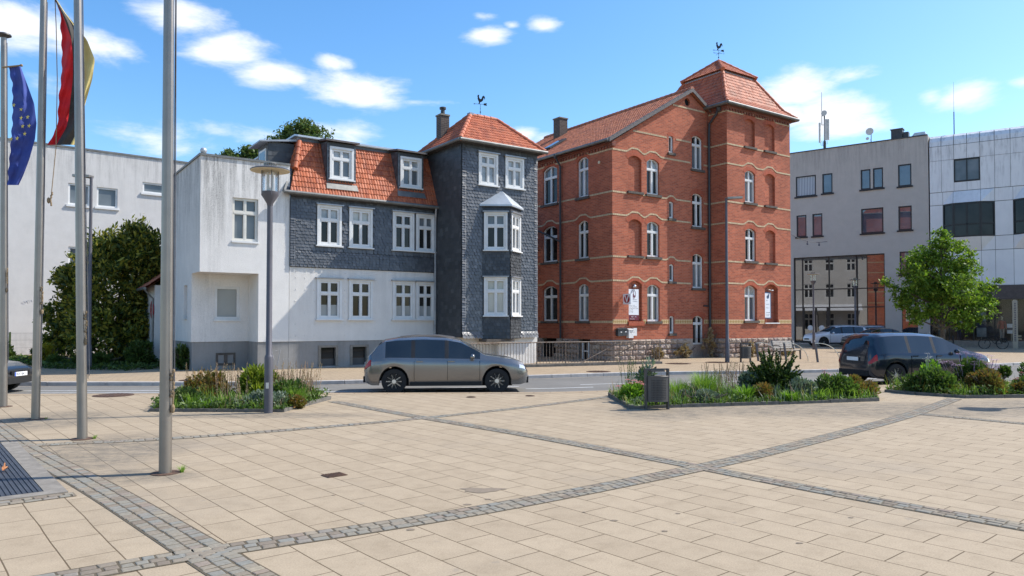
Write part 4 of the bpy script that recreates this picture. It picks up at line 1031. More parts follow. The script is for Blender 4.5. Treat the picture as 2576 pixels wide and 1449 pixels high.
# rusticated stone plinth
def blocks(mb, P, u0, u1, z0=0.0, z1=1.0, rows=4, skip=()):
    h = (z1-z0)/rows
    for r in range(rows):
        u = u0-(r % 2)*.22
        while u < u1:
            w = random.uniform(.34, .56); a, b = max(u, u0)+.008, min(u+w, u1)-.008
            if b-a > .05 and not any(s[0] < (a+b)/2 < s[1] for s in skip):
                rows_ = []
                for j in range(6):
                    rr = []
                    for i in range(8):
                        e = min(i, 7-i, j, 5-j); d = -.012 if e == 0 else -.045-.055*random.random()-(.015 if e > 1 else 0)
                        rr.append(P(a+(b-a)*i/7+(random.uniform(-.012, .012) if e else 0), d, z0+h*r+.008+(h-.016)*j/5+(random.uniform(-.01, .01) if e else 0)))
                    rows_.append(rr)
                mb.grid(rows_)
            u += w
m = MB(); sk = [(STX[0]-.12, STX[1]+.12)]
blocks(m, front(0), 0, TWX0, skip=sk); blocks(m, front(TWY), TWX0, TWX1); blocks(m, left(TWX0), TWY, 0); blocks(m, left(0), 0, GD, skip=[(1.55, 2.5), (4.2, 5.4)]); blocks(m, right(TWX1), TWY, TWB)
m.box(.0, STX[0]-.0, .0, .3, 0, .998); m.box(STX[1], TWX0, .0, .3, 0, .998); m.box(0, .3, .3, 1.6, 0, .998); m.box(0, .3, 2.5, 4.2, 0, .998); m.box(0, .3, 5.4, GD, 0, .998); m.box(TWX0+.002, TWX1, TWY, TWY+.3, 0, .998); m.box(TWX0+.002, TWX0+.3, TWY+.3, 0, 0, .998); m.box(TWX1-.3, TWX1, TWY+.3, TWB, 0, .998)
m.box(STX[0], STX[1], .1, .3, 0, .69)
m.build('stone_plinth', 'ashlar', bh)
m = MB(); m.box(.12, .2, 4.2, 5.4, 0, .9); m.build('cellar_door', 'black_void', bh); m = MB(); m.box(.12, .2, 1.55, 2.5, 0, .9); m.build('cellar_recess', 'black_void', bh)
m = MB(); m.box(.06, .11, 1.75, 1.82, 0, .85); m.box(.06, .11, 2.2, 2.27, 0, .85); m.box(.06, .11, 1.82, 2.2, .38, .45); m.build('cellar_window', 'frame_white', bh)
# roofs
rz0, rz1 = 10.34, 13.66; sl = (rz1-rz0)/(5.35+.3)
m = MB()
tile_roof(m, [(-.34, GD+.1, rz0), (-.34, -.16, rz0), (5.35, -.16, rz1), (5.35, GD+.1, rz1)])
tile_roof(m, [(TWX0+.1, -.16, rz1-sl*1.5), (TWX0+.1, GD+.1, rz1-sl*1.5), (5.35, GD+.1, rz1), (5.35, -.16, rz1)])
tile_roof(m, [(11.0, TWB, rz1-sl*5.65), (11.0, GD+.1, rz1-sl*5.65), (TWX0+.1, GD+.1, rz1-sl*1.53), (TWX0+.1, TWB, rz1-sl*1.53)])
mr_ = m.build('gable_roof', 'tile_brown', bh, smooth=True, uv=tile_uv(m))
m = MB(); ridge_tiles(m, (5.35, -.2, rz1+.03), (5.35, GD+.1, rz1+.03), .11); m.build('ridge_tiles', 'tile_brown', mr_, smooth=True)
m = MB()
def verge(a, b):
    a = Vector(a); b = Vector(b); n = int((b-a).length/.3); d = (b-a)/n
    for i in range(n):
        p = a+d*i; q = a+d*(i+1.02); k = .018
        m.ext([(p.x, -.22, p.z+k), (q.x, -.22, q.z-.004), (q.x, -.22, q.z-.16), (p.x, -.22, p.z-.16+k)], (0, .055, 0))
        m.ext([(p.x, -.22, p.z+k+.004), (q.x, -.22, q.z), (q.x, -.22, q.z+.03), (p.x, -.22, p.z+.045)], (0, .20, 0))
verge((-.36, 0, rz0), (5.35, 0, rz1+.02)); verge((TWX0+.12, 0, rz1-sl*1.55), (5.35, 0, rz1+.02))
m.ext([(-.3, -.16, rz0-.14), (5.35, -.16, rz1-.14), (5.35, -.16, rz1-.08), (-.3, -.16, rz0-.08)], (0, .3, 0)); m.build('verge', 'verge_slate', mr_)
cx, cy = 9.43, 1.48
def ring(h, z): return [(cx-h, cy-h, z), (cx+h, cy-h, z), (cx+h, cy+h, z), (cx-h, cy+h, z)]
r0, r1, r2, r3 = ring(2.93, 12.93), ring(2.40, 13.42), ring(1.32, 15.22), ring(1.46, 15.30); ap = (cx, cy, 16.42)
m = MB()
for i in range(4):
    j = (i+1) % 4
    tile_roof(m, [r0[i], r0[j], r1[j], r1[i]]); tile_roof(m, [r1[i], r1[j], r2[j], r2[i]]); tile_roof(m, [r3[i], r3[j], ap])
tr = m.build('tower_roof', 'tile_red', bh, smooth=True, uv=tile_uv(m))
m = MB()
for i in range(4):
    ridge_tiles(m, r0[i], r1[i], .11); ridge_tiles(m, r1[i], r2[i], .11); ridge_tiles(m, r3[i], ap, .105)
m.build('hip_tiles', 'tile_red', tr, smooth=True)
m = MB(); m.box(cx-1.36, cx+1.36, cy-1.36, cy+1.36, 15.16, 15.31); m.build('roof_break', 'zinc', tr)
m = MB(); m.box(cx-2.86, cx+2.86, cy-2.86, cy+2.86, 12.86, 12.91); m.build('soffit', 'sill_stone', tr)
m = MB(); g0 = cx-2.98; g1 = cx+2.98; q0 = cy-2.98
m.tube([(g0, q0, 12.90), (g1, q0, 12.90)], .08, 10); m.tube([(g0, q0, 12.90), (g0, cy+3, 12.90)], .08, 10); m.tube([(g1, q0, 12.90), (g1, cy+3, 12.90)], .08, 10)
m.tube([(-.42, -.18, rz0-.05), (-.42, GD, rz0-.05)], .075, 10); m.build('gutter', 'gutter', bh, smooth=True)
m = MB(); m.tube([(TWX0-.1, -.75, 12.82), (TWX0-.12, -.6, 12.5), (TWX0-.09, -.12, 12.1), (TWX0-.09, -.10, 11.5), (TWX0-.09, -.10, .3)], .06, 8)
m.lathe((TWX0-.1, -.75, 12.6), [(.06, 0), (.13, .12), (.13, .25)], 10); m.box(TWX0-.5, TWX0-.16, -.06, -.02, 2.62, 2.70); m.build('downpipe', 'pipe_dark', bh, smooth=True)
m = MB(); m.tube([(-.42, 3.75, rz0-.08), (-.30, 3.75, 10.0), (-.10, 3.75, 9.75), (-.10, 3.75, 1.0)], .055, 8); m.lathe((-.42, 3.75, 10.1), [(.05, 0), (.09, .1), (.09, .2)], 10)
m.tube([(-.10, 3.75, 5.9), (-.5, 4.4, 6.3), (-.9, 5.2, 6.7)], .05, 8); m.build('downpipe', 'pipe_dark', bh, smooth=True)
def roofpt(x): return rz0+(x+.34)*sl
for (xa, ya, yb, ww) in ((1.15, 6.15, 6.95, 1.15), (.95, 9.2, 10.0, 1.1)):
    m = MB(); za, zb = roofpt(xa)+.07, roofpt(xa+ww)+.07
    m.ext([(xa, ya, za), (xa, yb, za), (xa+ww, yb, zb), (xa+ww, ya, zb)], (-.05, 0, .07)); f = m.build('skylight', 'pipe_dark', bh)
    m = MB(); k = .09; m.poly([(xa+k-.055, ya+k, za+k*sl+.078), (xa+k-.055, yb-k, za+k*sl+.078), (xa+ww-k-.055, yb-k, zb-k*sl+.078), (xa+ww-k-.055, ya+k, zb-k*sl+.078)]); m.build('pane', 'glass_office', f)
m = MB(); m.box(4.0, 4.6, 8.9, 9.5, 12.0, 14.05); ch = m.build('chimney', 'chimney_brick', bh); m = MB(); m.box(3.96, 4.64, 8.86, 9.54, 14.05, 14.12); m.build('cap', 'concrete', ch)
m = MB(); m.lathe((.0, .9, 9.45), [(.03, -.03), (.075, -.03), (.075, .02)], 14, axis='x'); m.build('vent_cap', 'lamp_cream', bh)
p = hloc(14.29+cx, -2.68+cy); weathervane((p[0], p[1], 16.40), 'black rooster weathervane with compass letters on the tall brick tower', R(12), .64, True)

def bloc(x, y, z): q = hloc(14.29+x, -2.68+y); return (q[0], q[1], z)
# things mounted on the brick house
def mailbox(x, w, h, z, mat_, label, dpt=.16, slot=True):
    t = thing('mailbox', label, 'mailbox', bloc(x, -.02, z), HR)
    m = MB(); m.box(0, w, -dpt, 0, 0, h); m.build('body', mat_, t)
    m = MB(); m.ext([(-.01, -dpt-.02, h+.002), (-.01, 0, h+.05), (-.01, 0, h+.07), (-.01, -dpt-.02, h+.02)], (w+.02, 0, 0)); m.build('lid', mat_, t)
    if slot:
        m = MB(); m.box(w*.2, w*.8, -dpt-.006, -dpt-.001, h*.72, h*.78); m.build('slot', 'black_void', t)
        m = MB(); m.box(w*.55, w*.88, -dpt-.006, -dpt-.001, h*.52, h*.64); m.build('name_plate', 'letter_white', t)
mailbox(.17, .28, .32, 1.18, 'mail_dark', 'left of two dark grey mailboxes on the brick gable near its corner')
mailbox(.46, .28, .32, 1.19, 'mail_dark', 'right of two dark grey mailboxes on the brick gable, next to the white one')
mailbox(.84, .30, .38, 1.08, 'frame_white', 'white mailbox with a paper label below the wine coloured sign', .18)
t = thing('meter_box', 'flat white metal box right of the white mailbox on the brick wall', 'box', bloc(1.2, -.02, 1.18), HR); m = MB(); m.box(0, .24, -.1, 0, 0, .37); m.build('body', 'frame_white', t); m = MB(); m.box(.015, .225, -.106, -.101, .015, .355); m.build('door', 'frame_white', t); m = MB(); m.cyl((.04, -.107, .18), (.04, -.125, .18), .012); m.build('lock', 'ink', t)
t = thing('projecting_sign', 'square white box sign with a red oval and white V on brackets', 'sign', bloc(.62, -.62, 2.66), HR)
m = MB(); m.box(-.07, .07, 0, .5, 0, .49); m.build('sign_box', 'sign_white', t)
m = MB(); m.lathe((-.0712, .25, .245), [(.19, 0), (.19, -.004)], 28, axis='x'); m.build('oval', 'sign_red', t)
m = MB()
for q in ([(.12, .40), (.18, .40), (.27, .13), (.235, .08)], [(.38, .40), (.32, .40), (.235, .13), (.265, .08)]): m.ext([(-.076, .5-y, z) for y, z in q], (-.003, 0, 0))
m.build('letter', 'letter_white', t)
m = MB(); m.tube([(0, .5, .4), (0, .62, .4)], .015); m.tube([(0, .5, .1), (0, .62, .1)], .015); m.build('bracket', 'anthracite', t)
t = thing('wall_sign', 'tall white information board with dog and person emblem and wine coloured foot', 'sign', bloc(1.04, .04, 1.92), HR)
m = MB(); m.box(0, .68, 0, .03, .25, 1.48); m.build('board', 'sign_white', t); m = MB(); m.box(0, .68, 0, .03, 0, .248); m.build('foot_panel', 'sign_wine', t)
m = MB(); PS = lambda x, y: (x, -.003, y)
ring_ = [(.33+.15*math.cos(2*math.pi*k/24), 1.24+.2*math.sin(2*math.pi*k/24)) for k in range(25)]; m.tube([PS(*p) for p in ring_], .009, 4)
m.ext([PS(.29, 1.08), PS(.38, 1.08), PS(.36, 1.26), PS(.335, 1.30), PS(.30, 1.26)], (0, -.002, 0)); m.sphere(PS(.325, 1.345), .032, 8, sc=(1, .1, 1)); m.ext([PS(.39, 1.10), PS(.44, 1.10), PS(.45, 1.18), PS(.40, 1.2)], (0, -.002, 0))
m.build('emblem', 'sign_wine', t)
m = MB()
text_into(m, 'BEGEGNUNG', .062, lambda x, y: PS(.18+x, .96+y)); text_into(m, 'Hanna Rhammel', .07, lambda x, y: PS(.17+x*.9, .87+y))
for k, s in enumerate(('offen', 'Montag - Freitag', '9 - 12 Uhr und Termin', 'Montag, Mittwoch, Freitag', '13 - 15 Uhr', 'Donnerstag', '14 - 17 Uhr')): text_into(m, s, .055, lambda x, y: PS(.05+x, .76-k*.068+y))
m.build('lettering', 'ink', t)
m = MB(); text_into(m, '06691 - 672', .07, lambda x, y: PS(.18+x, .14+y)); text_into(m, 'www.begegnung', .05, lambda x, y: PS(.08+x, .05+y)); m.build('lettering', 'letter_white', t)
t = thing('wall_sign', 'narrow pale board with blue frame and blue drop emblem in the tower niche', 'sign', bloc(9.80, TWY+.1, 2.02), HR)
m = MB(); m.box(0, .64, .0, .04, 0, 1.40); m.build('frame', 'sign_blue', t); m = MB(); m.box(.0, .56, -.006, .0, .05, 1.34); m.build('board', 'sign_white', t)
m = MB(); PS = lambda x, y: (x, -.009, y)
m.poly([PS(.36+.11*math.cos(a)*(1), 1.16+.11*math.sin(a)) for a in [math.pi*.42-2*math.pi*k*.84/14-.0 for k in range(13)]]+[PS(.46, 1.30)]); m.build('emblem', 'sign_blue', t)
m = MB(); 
for y, s in ((.93, 'Büros'), (.74, 'Gewerbe'), (.55, 'Dienste')): text_into(m, s, .07, lambda a, b, y=y: PS(.2+a, y+b))
m.box(.2, .48, -.011, -.008, .31, .325); m.ext([PS(.47, .29), PS(.52, .318), PS(.47, .345)], (0, -.002, 0)); text_into(m, 'Besuchereingang', .045, lambda a, b: PS(.19+a, .2+b)); text_into(m, 'Hintergebäude', .045, lambda a, b: PS(.19+a, .13+b)); m.build('lettering', 'ink', t)
t = thing('wall_spotlight', 'small chrome spotlight above the wine footed sign in the gable niche', 'lamp', bloc(1.45, .1, 3.52), HR); m = MB(); m.lathe((0, -.05, 0), [(.03, .10), (.08, .06), (.11, -.04)], 14); m.build('shade', 'steel_bright', t, smooth='full'); m = MB(); m.tube([(0, 0, .05), (0, -.05, .1)], .012); m.build('arm', 'steel_bright', t)
t = thing('wall_spotlight', 'slim white spotlight on a curved arm above the blue framed sign', 'lamp', bloc(10.3, TWY+.2, 3.5), HR); m = MB(); m.box(.05, .2, -.22, -.12, .0, .05); m.build('head', 'frame_white', t); m = MB(); m.tube([(-.25, 0, .02), (-.1, -.1, .06), (.06, -.17, .03)], .012); m.build('arm', 'steel', t)

# ---- tiled shed with round red sign
sd_ = thing('shed', 'narrow white shed with brown tiled roof between the conifer and the white annex', 'shed', hloc(-3.9, 5.0), HR)
m = MB(); m.box(0, .62, 0, 3.5, 0, 3.35); m.build('wall', 'plaster_left', sd_)
m = MB(); tile_roof(m, [(-.35, 3.7, 3.25), (-.35, -.2, 3.25), (.65, -.2, 4.0), (.65, 3.7, 4.0)]); m.build('roof', 'tile_brown', sd_, smooth=True, uv=tile_uv(m))
m = MB(); m.tube([(-.4, -.2, 3.2), (-.4, 3.7, 3.2)], .06, 8); m.tube([(-.4, .1, 3.2), (-.05, .1, 2.8), (-.05, .1, .3)], .04, 8); m.build('gutter', 'gutter', sd_)
t = thing('round_sign', 'round dark pink sign with pale lettering on the white shed wall', 'sign', hloc(-3.95, 5.35), HR); t.location.z = 2.35
m = MB(); m.lathe((0, 0, 0), [(.36, .03), (.36, 0), (.35, -.005)], 28, axis='x'); m.build('disc', 'sign_red', t)
m = MB()
for k, z in enumerate((.1, -.12)): m.tube([(-.01, -.22+i*.044, z+.035*math.sin(i*2.4+k)) for i in range(11)], .012, 4)
m.build('lettering', 'petal_pink', t)

# ---- long white building on the left
lb = thing('apartment_block', 'long plain white rendered block behind the conifer at the left edge', 'building', (-27.8, 40, 0), R(40))
lwn = [(3.15, 4.25, 8.56, 9.80, 'single'), (4.60, 5.70, 8.57, 9.74, 'single'), (7.06, 8.75, 9.68, 10.33, 'single'), (3.2, 4.25, 5.0, 6.15, 'single'), (-2.5, -1.4, 8.56, 9.8, 'single')]
m = MB(); facade(m, rect(-14, 9.6, 0, 11.8), [hole(a, b, c, e, .18) for a, b, c, e, _ in lwn], front(0)); m.poly([(9.6, 0, 0), (9.6, 12, 0), (9.6, 12, 11.8), (9.6, 0, 11.8)]); m.poly([(-14, 0, 11.8), (9.6, 0, 11.8), (9.6, 12, 11.8), (-14, 12, 11.8)]); m.poly([(-14, 12, 0), (9.6, 12, 0), (9.6, 12, 11.8), (-14, 12, 11.8)])
m.build('wall', 'plaster_left', lb)
m = MB(); m.box(-14, 9.66, -.06, .3, 11.802, 11.90); m.box(9.4, 9.66, .3, 12, 11.802, 11.90); m.build('parapet_cap', 'gutter', lb)
for a, b, c, e, s in lwn: window(lb, front(0), a, b, c, e, .12, style=s, glass='glass_grey', glass_up=None, sill='frame_white', fw=.07)
m = MB(); 
for pts in ([(1.0, 2.9), (1.12, 2.98), (1.2, 2.9), (1.14, 2.84), (1.0, 2.86)], [(1.3, 2.88), (1.22, 3.0), (1.36, 3.02)], [(1.38, 2.95), (1.45, 3.06), (1.5, 2.96)]): scrawl(m, pts, lambda u, z: (u, -.005, z), .013)
m.build('graffiti', 'graffiti', lb)

# ---- grey rendered building with shop window
gbd = thing('grey_building', 'grey rendered three storey building with black windows and tall shop glazing', 'building', (23.1, 61, 0), R(-38))
gw = [(.46, 2.06, 12.13, 13.81, 'vertical_blind'), (2.55, 3.33, 12.2, 13.79, 0), (5.43, 6.14, 12.19, 13.76, 0), (6.31, 7.03, 12.2, 13.77, 0), (8.07, 8.98, 12.14, 13.81, 0), (.49, 1.28, 8.82, 10.6, 0), (1.75, 2.53, 8.8, 10.62, 0), (5.43, 7.02, 8.74, 10.68, 0), (8.06, 8.97, 8.8, 10.63, 0), (8.11, 8.98, 5.43, 7.17, 0)]
m = MB(); facade(m, rect(-5, 10.1, 0, 15.78), [hole(a, b, c, e, .14) for a, b, c, e, _ in gw]+[hole(.22, 7.07, .12, 7.12, .2), hole(8.2, 9.3, .4, 2.9, .2)], front(0))
m.poly([(-5, 0, 15.7), (10.1, 0, 15.7), (10.1, 12, 15.7), (-5, 12, 15.7)]); m.poly([(10.1, 0, 0), (10.1, 12, 0), (10.1, 12, 15.78), (10.1, 0, 15.78)]); m.poly([(-5, 0, 0), (-5, 12, 0), (-5, 12, 15.78), (-5, 0, 15.78)])
m.build('wall', 'plaster_grey', gbd)
m = MB(); m.box(-5.05, 10.08, -.06, .25, 15.782, 15.86); m.build('parapet_cap', 'pipe_dark', gbd)
for a, b, c, e, g_ in gw: window(gbd, front(0), a, b, c, e, .05, style='single', frame='frame_black', glass=g_ or 'glass_office', fw=.085, sill='frame_black')
m = MB(); m.box(.22, 7.07, .22, .24, .12, 7.12); sg = m.build('shop_glazing', 'glass_shop', gbd)
m = MB()
for u in (.22, .85, 2.92, 4.98, 5.02): m.box(u, u+.07, .12, .215, .12, 7.12)
m.box(7.0, 7.07, .12, .215, .12, 7.12)
for z in (4.43, 7.04, 2.96): m.box(.22, 7.07, .125, .21, z, z+.08)
m.box(.9, 1.0, .11, .212, .12, 2.96); m.box(1.85, 1.97, .11, .212, .12, 2.96); m.box(2.75, 2.95, .11, .212, .12, 2.96); m.build('mullion', 'frame_black', sg)
m = MB()
for u in (1.45, 2.35): m.lathe((u, .213, 1.35), [(.21, 0), (.21, -.004)], 24, axis='y')
m.build('door_emblem', 'letter_white', sg)
m = MB(); m.box(1.78, 1.82, .02, .05, .4, 2.4); m.box(2.0, 2.04, .02, .05, .4, 2.4); m.build('door_handle', 'steel', sg)
m = MB(); m.box(8.2, 9.3, .18, .2, .4, 2.9); m.build('pane', 'glass_shop', gbd)
def gl(u, d, z):
    c, s = math.cos(R(-38)), math.sin(R(-38)); return (23.1+u*c-d*s, 61+u*s+d*c, z)
# roof equipment
t = thing('antenna_mast', 'mobile phone mast with three pale panel antennas and a whip on the grey roof', 'antenna', gl(2.6, .6, 15.75), R(-38)); t.scale = (0.68,)*3
m = MB(); m.cyl((0, 0, 0), (0, 0, 1.2), .16, .16, 12); m.cyl((0, 0, 1.2), (0, 0, 4.9), .08, .07, 10); m.build('pole', 'pipe_dark', t)
m = MB(); m.box(-.62, -.42, -.2, 0, 1.1, 3.5); m.build('panel_antenna', 'antenna_white', t); m = MB(); m.box(.05, .36, -.22, -.04, 1.3, 3.8); m.build('panel_antenna', 'antenna_white', t); m = MB(); m.box(.38, .55, -.1, .1, 1.3, 3.8); m.build('panel_antenna', 'antenna_white', t)
m = MB(); m.lathe((.02, -.18, 4.55), [(.02, .08), (.32, .0), (.34, -.06)], 18, axis='y'); m.build('dish', 'antenna_white', t, smooth=True)
m = MB(); m.cyl((-.3, 0, 3.2), (-.3, 0, 7.2), .045, .02, 8); m.tube([(-.3, 0, 3.2), (0, 0, 3.2)], .03); m.tube([(-.3, 0, 4.3), (0, 0, 4.3)], .03); m.build('whip', 'pipe_dark', t)
m = MB()
for k in range(5): m.tube([(-.52+.2*k, -.05, 1.3), (-.4+.18*k, -.02, .8), (.0, .05, .6+.1*k)], .02, 5)
m.build('cable', 'cable', t)
t = thing('dish_mast', 'short roof mast carrying a large round and a small round dish', 'antenna', gl(6.05, .8, 15.75), R(-38)); t.scale = (0.6,)*3
m = MB(); m.cyl((0, 0, 0), (0, 0, 1.9), .045, n=8); m.cyl((-.14, 0, 0), (-.1, 0, .9), .02, n=6); m.build('pole', 'pipe_dark', t)
for x, z, r_ in ((-.15, 1.85, .48), (-.42, .95, .2)):
    m = MB(); m.lathe((x, -.12, z), [(.03, .12), (r_*.95, .03), (r_, -.06)], 20, axis='y'); m.build('dish', 'antenna_white', t, smooth=True)
t = thing('roof_vent', 'dark clad square ventilation tower on the grey flat roof', 'vent', gl(7.9, 1.2, 15.75), R(-38)); t.scale = (0.74,)*3
m = MB(); m.box(-.6, .45, -.5, .5, 0, 1.35); m.build('housing', 'pipe_dark', t); m = MB(); m.box(-.68, .53, -.58, .58, 1.352, 1.42); m.build('cap', 'verge_slate', t); m = MB(); m.box(.5, 1.0, -.3, .4, .3, 1.0); m.build('fan_box', 'pipe_dark', t); m = MB()
for k in range(5): m.box(.452, .48, -.45, .45, .2+k*.2, .3+k*.2)
m.build('louvre', 'gutter', t)
t = thing('roof_duct', 'low silver roof hatch and ducts at the end of the grey roof', 'duct', gl(9.0, 1.0, 15.75), R(-38)); m = MB(); m.ext([(-.3, -.3, 0), (.9, -.3, 0), (.8, -.3, .5), (.1, -.3, .5)], (0, 1, 0)); m.build('hatch', 'zinc_light', t); m = MB(); m.cyl((-.4, 0, .15), (.9, -.4, .2), .12, n=10); m.build('duct', 'zinc_light', t)

# ---- white panel building
pb = thing('panel_building', 'white metal panel building with dark bay windows and ground floor shop at right edge', 'building', (31.12, 54.73, 0), R(-34))
PU = [0, .75, 1.56, 2.35, 3.18, 4.04, 5.0]; PU += [5.12+.82*k for k in range(0, 12)]
def bayd(u, base=0):
    for s in (.83, 5.12):
        x = u-s
        if 0 < x < 3.21: return -.5*min(1, x/.7, (3.21-x)/.86)
    return 0.0
m = MB()
def panel(u0, u1, z0, z1, d00=0, d10=0, d01=0, d11=0):
    g = .011
    a, b, c, e = u0+g, u1-g, z0+g, z1-g
    f = [(a, d00, c), (b, d10, c), (b, d11, e), (a, d01, e)]
    k = [(p[0], p[1]+.06, p[2]) for p in f]
    m.add(f+k, [(0, 1, 2, 3), (0, 1, 5, 4), (1, 2, 6, 5), (2, 3, 7, 6), (3, 0, 4, 7)])
bu = [0, .83, 1.5, 3.2, 4.04, 5.12, 5.8, 7.5, 8.33, 9.4, 10.4, 11.4, 12.4, 13.4, 14.4]
gridu = [0, .76, 1.56, 2.37, 3.18, 4.06, 5.0, 5.9, 6.8, 7.7, 8.6, 9.5, 10.5, 11.5, 12.5, 13.5, 14.4]
wtop = [(1.56, 3.18), (6.0, 7.6)]
for a, b in zip(gridu[:-1], gridu[1:]):
    for i in range(4):
        t0, t1 = R(90)*i/4, R(90)*(i+1)/4
        q = [(a+.018, .9-.9*math.cos(t0), 14.85+.95*math.sin(t0)), (b-.018, .9-.9*math.cos(t0), 14.85+.95*math.sin(t0)), (b-.018, .9-.9*math.cos(t1), 14.85+.95*math.sin(t1)), (a+.018, .9-.9*math.cos(t1), 14.85+.95*math.sin(t1))]
        m.poly(q)
    panel(a, b, 13.76, 14.83)
    wmid = (a+b)/2
    if a >= 1.55 and b <= 3.19: panel(a, b, 11.42, 12.06)
    elif not any(x < wmid < y for x, y in wtop[1:]): panel(a, b, 11.42, 13.76)
    else: panel(a, b, 11.42, 12.06)
for a, b in zip(bu[:-1], bu[1:]):
    da, db = bayd(a+1e-3), bayd(b-1e-3)
    panel(a, b, 10.47, 11.40, da, db, 0, 0)
    if abs(da) < .01 and abs(db) < .01: panel(a, b, 8.0, 10.45)
    panel(a, b, 7.0, 7.98, 0, 0, da, db); panel(a, b, 4.45, 6.98)
m.build('panel', 'panel_white', pb)
m = MB(); m.box(0, 14.4, .08, .3, 4.43, 14.85); m.box(0, 14.4, 2.05, 10, 0, 14.8); m.box(0, 14.4, .3, 2.05, 4.43, 14.8); m.box(0, 14.4, .9, 10, 14.8, 15.78); m.build('backing', 'gutter', pb)
for a, b in wtop: window(pb, front(.0), a, b, 12.09, 13.74, .03, style='double', frame='frame_black', glass='glass_grey', fw=.08)
for s in (.83, 5.12):
    prof = [(s, 0), (s+.68, -.5), (s+2.37, -.5), (s+3.21, 0)]
    f = None; m = MB(); gm = MB()
    for (u0, d0), (u1, d1) in zip(prof[:-1], prof[1:]):
        e = Vector((u1-u0, d1-d0, 0)); L = e.length; e.normalize(); n = Vector((-e.y, e.x, 0))
        PP = lambda x, y, z, e=e, n=n, u0=u0, d0=d0: (u0+e.x*x+n.x*y, d0+e.y*x+n.y*y, z)
        for a, b, c, e_ in ((0, .09, 7.99, 10.46), (L-.09, L, 7.99, 10.46), (.09, L-.09, 7.99, 8.08), (.09, L-.09, 10.37, 10.46), (.09, L-.09, 8.85, 8.95)): m.box(a, b, 0, .08, c, e_, 0, PP)
        if L > 1: m.box(L/2-.05, L/2+.05, 0, .08, 8.08, 10.37, 0, PP)
        gm.poly([PP(.05, .05, 8.0), PP(L-.05, .05, 8.0), PP(L-.05, .05, 10.42), PP(.05, .05, 10.42)])
    f = m.build('bay_window', 'frame_black', pb); gm.build('pane', 'glass_dark', f)
    m = MB(); m.box(s+.78, s+2.27, -.42, -.40, 8.1, 10.3); m.build('blind', 'vertical_blind', f)
m = MB(); m.box(-.02, 14.4, -.15, .1, 3.45, 4.43); m.build('fascia', 'fascia_brown', pb)
m = MB(); m.poly([(0, .06, .48), (14.4, .06, .48), (14.4, .06, 3.45), (0, .06, 3.45)]); sg = m.build('shop_glazing', 'glass_clear', pb)
m = MB()
for u in (0, 1.1, 2.6, 3.9, 6.6, 9.2, 12): m.box(u, u+.08, .0, .055, .5, 3.45)
m.build('mullion', 'frame_black', sg)
m = MB(); m.box(0, 14.4, 1.9, 2.0, .3, 4.4); m.box(0, 14.4, .1, 1.9, .3, .49); m.box(0, 14.4, .1, 1.9, 3.46, 3.6); m.box(0, .05, .1, 1.9, .49, 3.46); m.box(14.35, 14.4, .1, 1.9, .49, 3.46); m.box(2.62, 2.7, .1, 1.9, .49, 3.46); m.build('display_room', 'fascia_brown', pb)
m = MB(); m.box(0, 14.4, -.06, .3, 0, .48); m.build('plinth', 'concrete', pb)
def pbl(u, d, z):
    c, s = math.cos(R(-34)), math.sin(R(-34)); return (31.12+u*c-d*s, 54.73+u*s+d*c, z)
def figure(u, d, h, c1, c2, label):
    t = thing('shop_mannequin', label, 'mannequin', pbl(u, d, .49), R(-34))
    m = MB(); m.lathe((0, 0, 0), [(.15, 0), (.15, .02), (.02, .03), (.02, .35*h)], 12)
    for s_ in (-1, 1): m.tube([(s_*.09, 0, .52*h), (s_*.085, 0, .28*h), (s_*.08, .02, .04)], .075, 8, r1=.045)
    m.build('legs', c2, t, smooth=True)
    m = MB(); m.lathe((0, 0, 0), [(.15, .48*h), (.14, .56*h), (.125, .62*h), (.17, .74*h), (.16, .80*h), (.06, .84*h)], 14)
    for s_ in (-1, 1): m.tube([(s_*.16, 0, .80*h), (s_*.24, -.02, .66*h), (s_*.25, -.06, .50*h)], .05, 8, r1=.035)
    m.build('clothes', c1, t, smooth=True)
    m = MB(); m.sphere((0, 0, .92*h), .10, 12, sc=(.85, 1, 1.2)); m.cyl((0, 0, .83*h), (0, 0, .87*h), .05); m.build('head', 'lamp_cream', t, smooth=True)
figure(4.35, .7, 1.75, 'petal_pink', 'wood_weathered', 'shop mannequin in pale pink clothes behind the glass left of the info column')
figure(5.9, .8, 1.7, 'sign_wine', 'ink', 'shop mannequin in dark red clothes behind the glass right of the info column')
figure(1.7, .8, 1.7, 'letter_white', 'ink', 'shop mannequin in white top behind the maple tree trunk')
for u, c, z, w, hh, lb_ in ((4.9, 'letter_white', 1.0, .5, .7, 'small white poster standing in the shop window right of the pink mannequin'), (3.1, 'glass_curtain', .75, .6, 1.9, 'tall grey poster panel in the shop window beside the maple crown'), (5.3, 'lamp_cream', .55, .4, .35, 'low cream display box in the shop window'), (.6, 'glass_grey', .8, .5, 1.6, 'grey poster panel in the shop window behind the maple')):
    q = pbl(u, 1.0, z); t = thing('shop_display', lb_, 'display', q, R(-34)); m = MB(); m.box(-w/2, w/2, 0, .05, 0, hh); m.build('panel', c, t); m = MB(); m.box(-w/2, w/2, -.012, -.002, hh*.35, hh*.6); m.build('print', 'ink', t); m = MB(); m.box(-.02, .02, .06, .1, -(z-.49), hh*.6); m.build('stand', 'steel', t)
t = thing('lightning_rod', 'thin lightning rod standing on the white panel building roof', 'rod', pbl(1.55, 1.2, 15.75), 0); t.scale = (0.75,)*3; m = MB(); m.cyl((0, 0, 0), (0, 0, 2.4), .05, .045, 8); m.build('base_tube', 'pipe_dark', t); m = MB(); m.cyl((0, 0, 2.4), (0, 0, 5.4), .016, .008, 6); m.build('rod', 'pipe_dark', t)

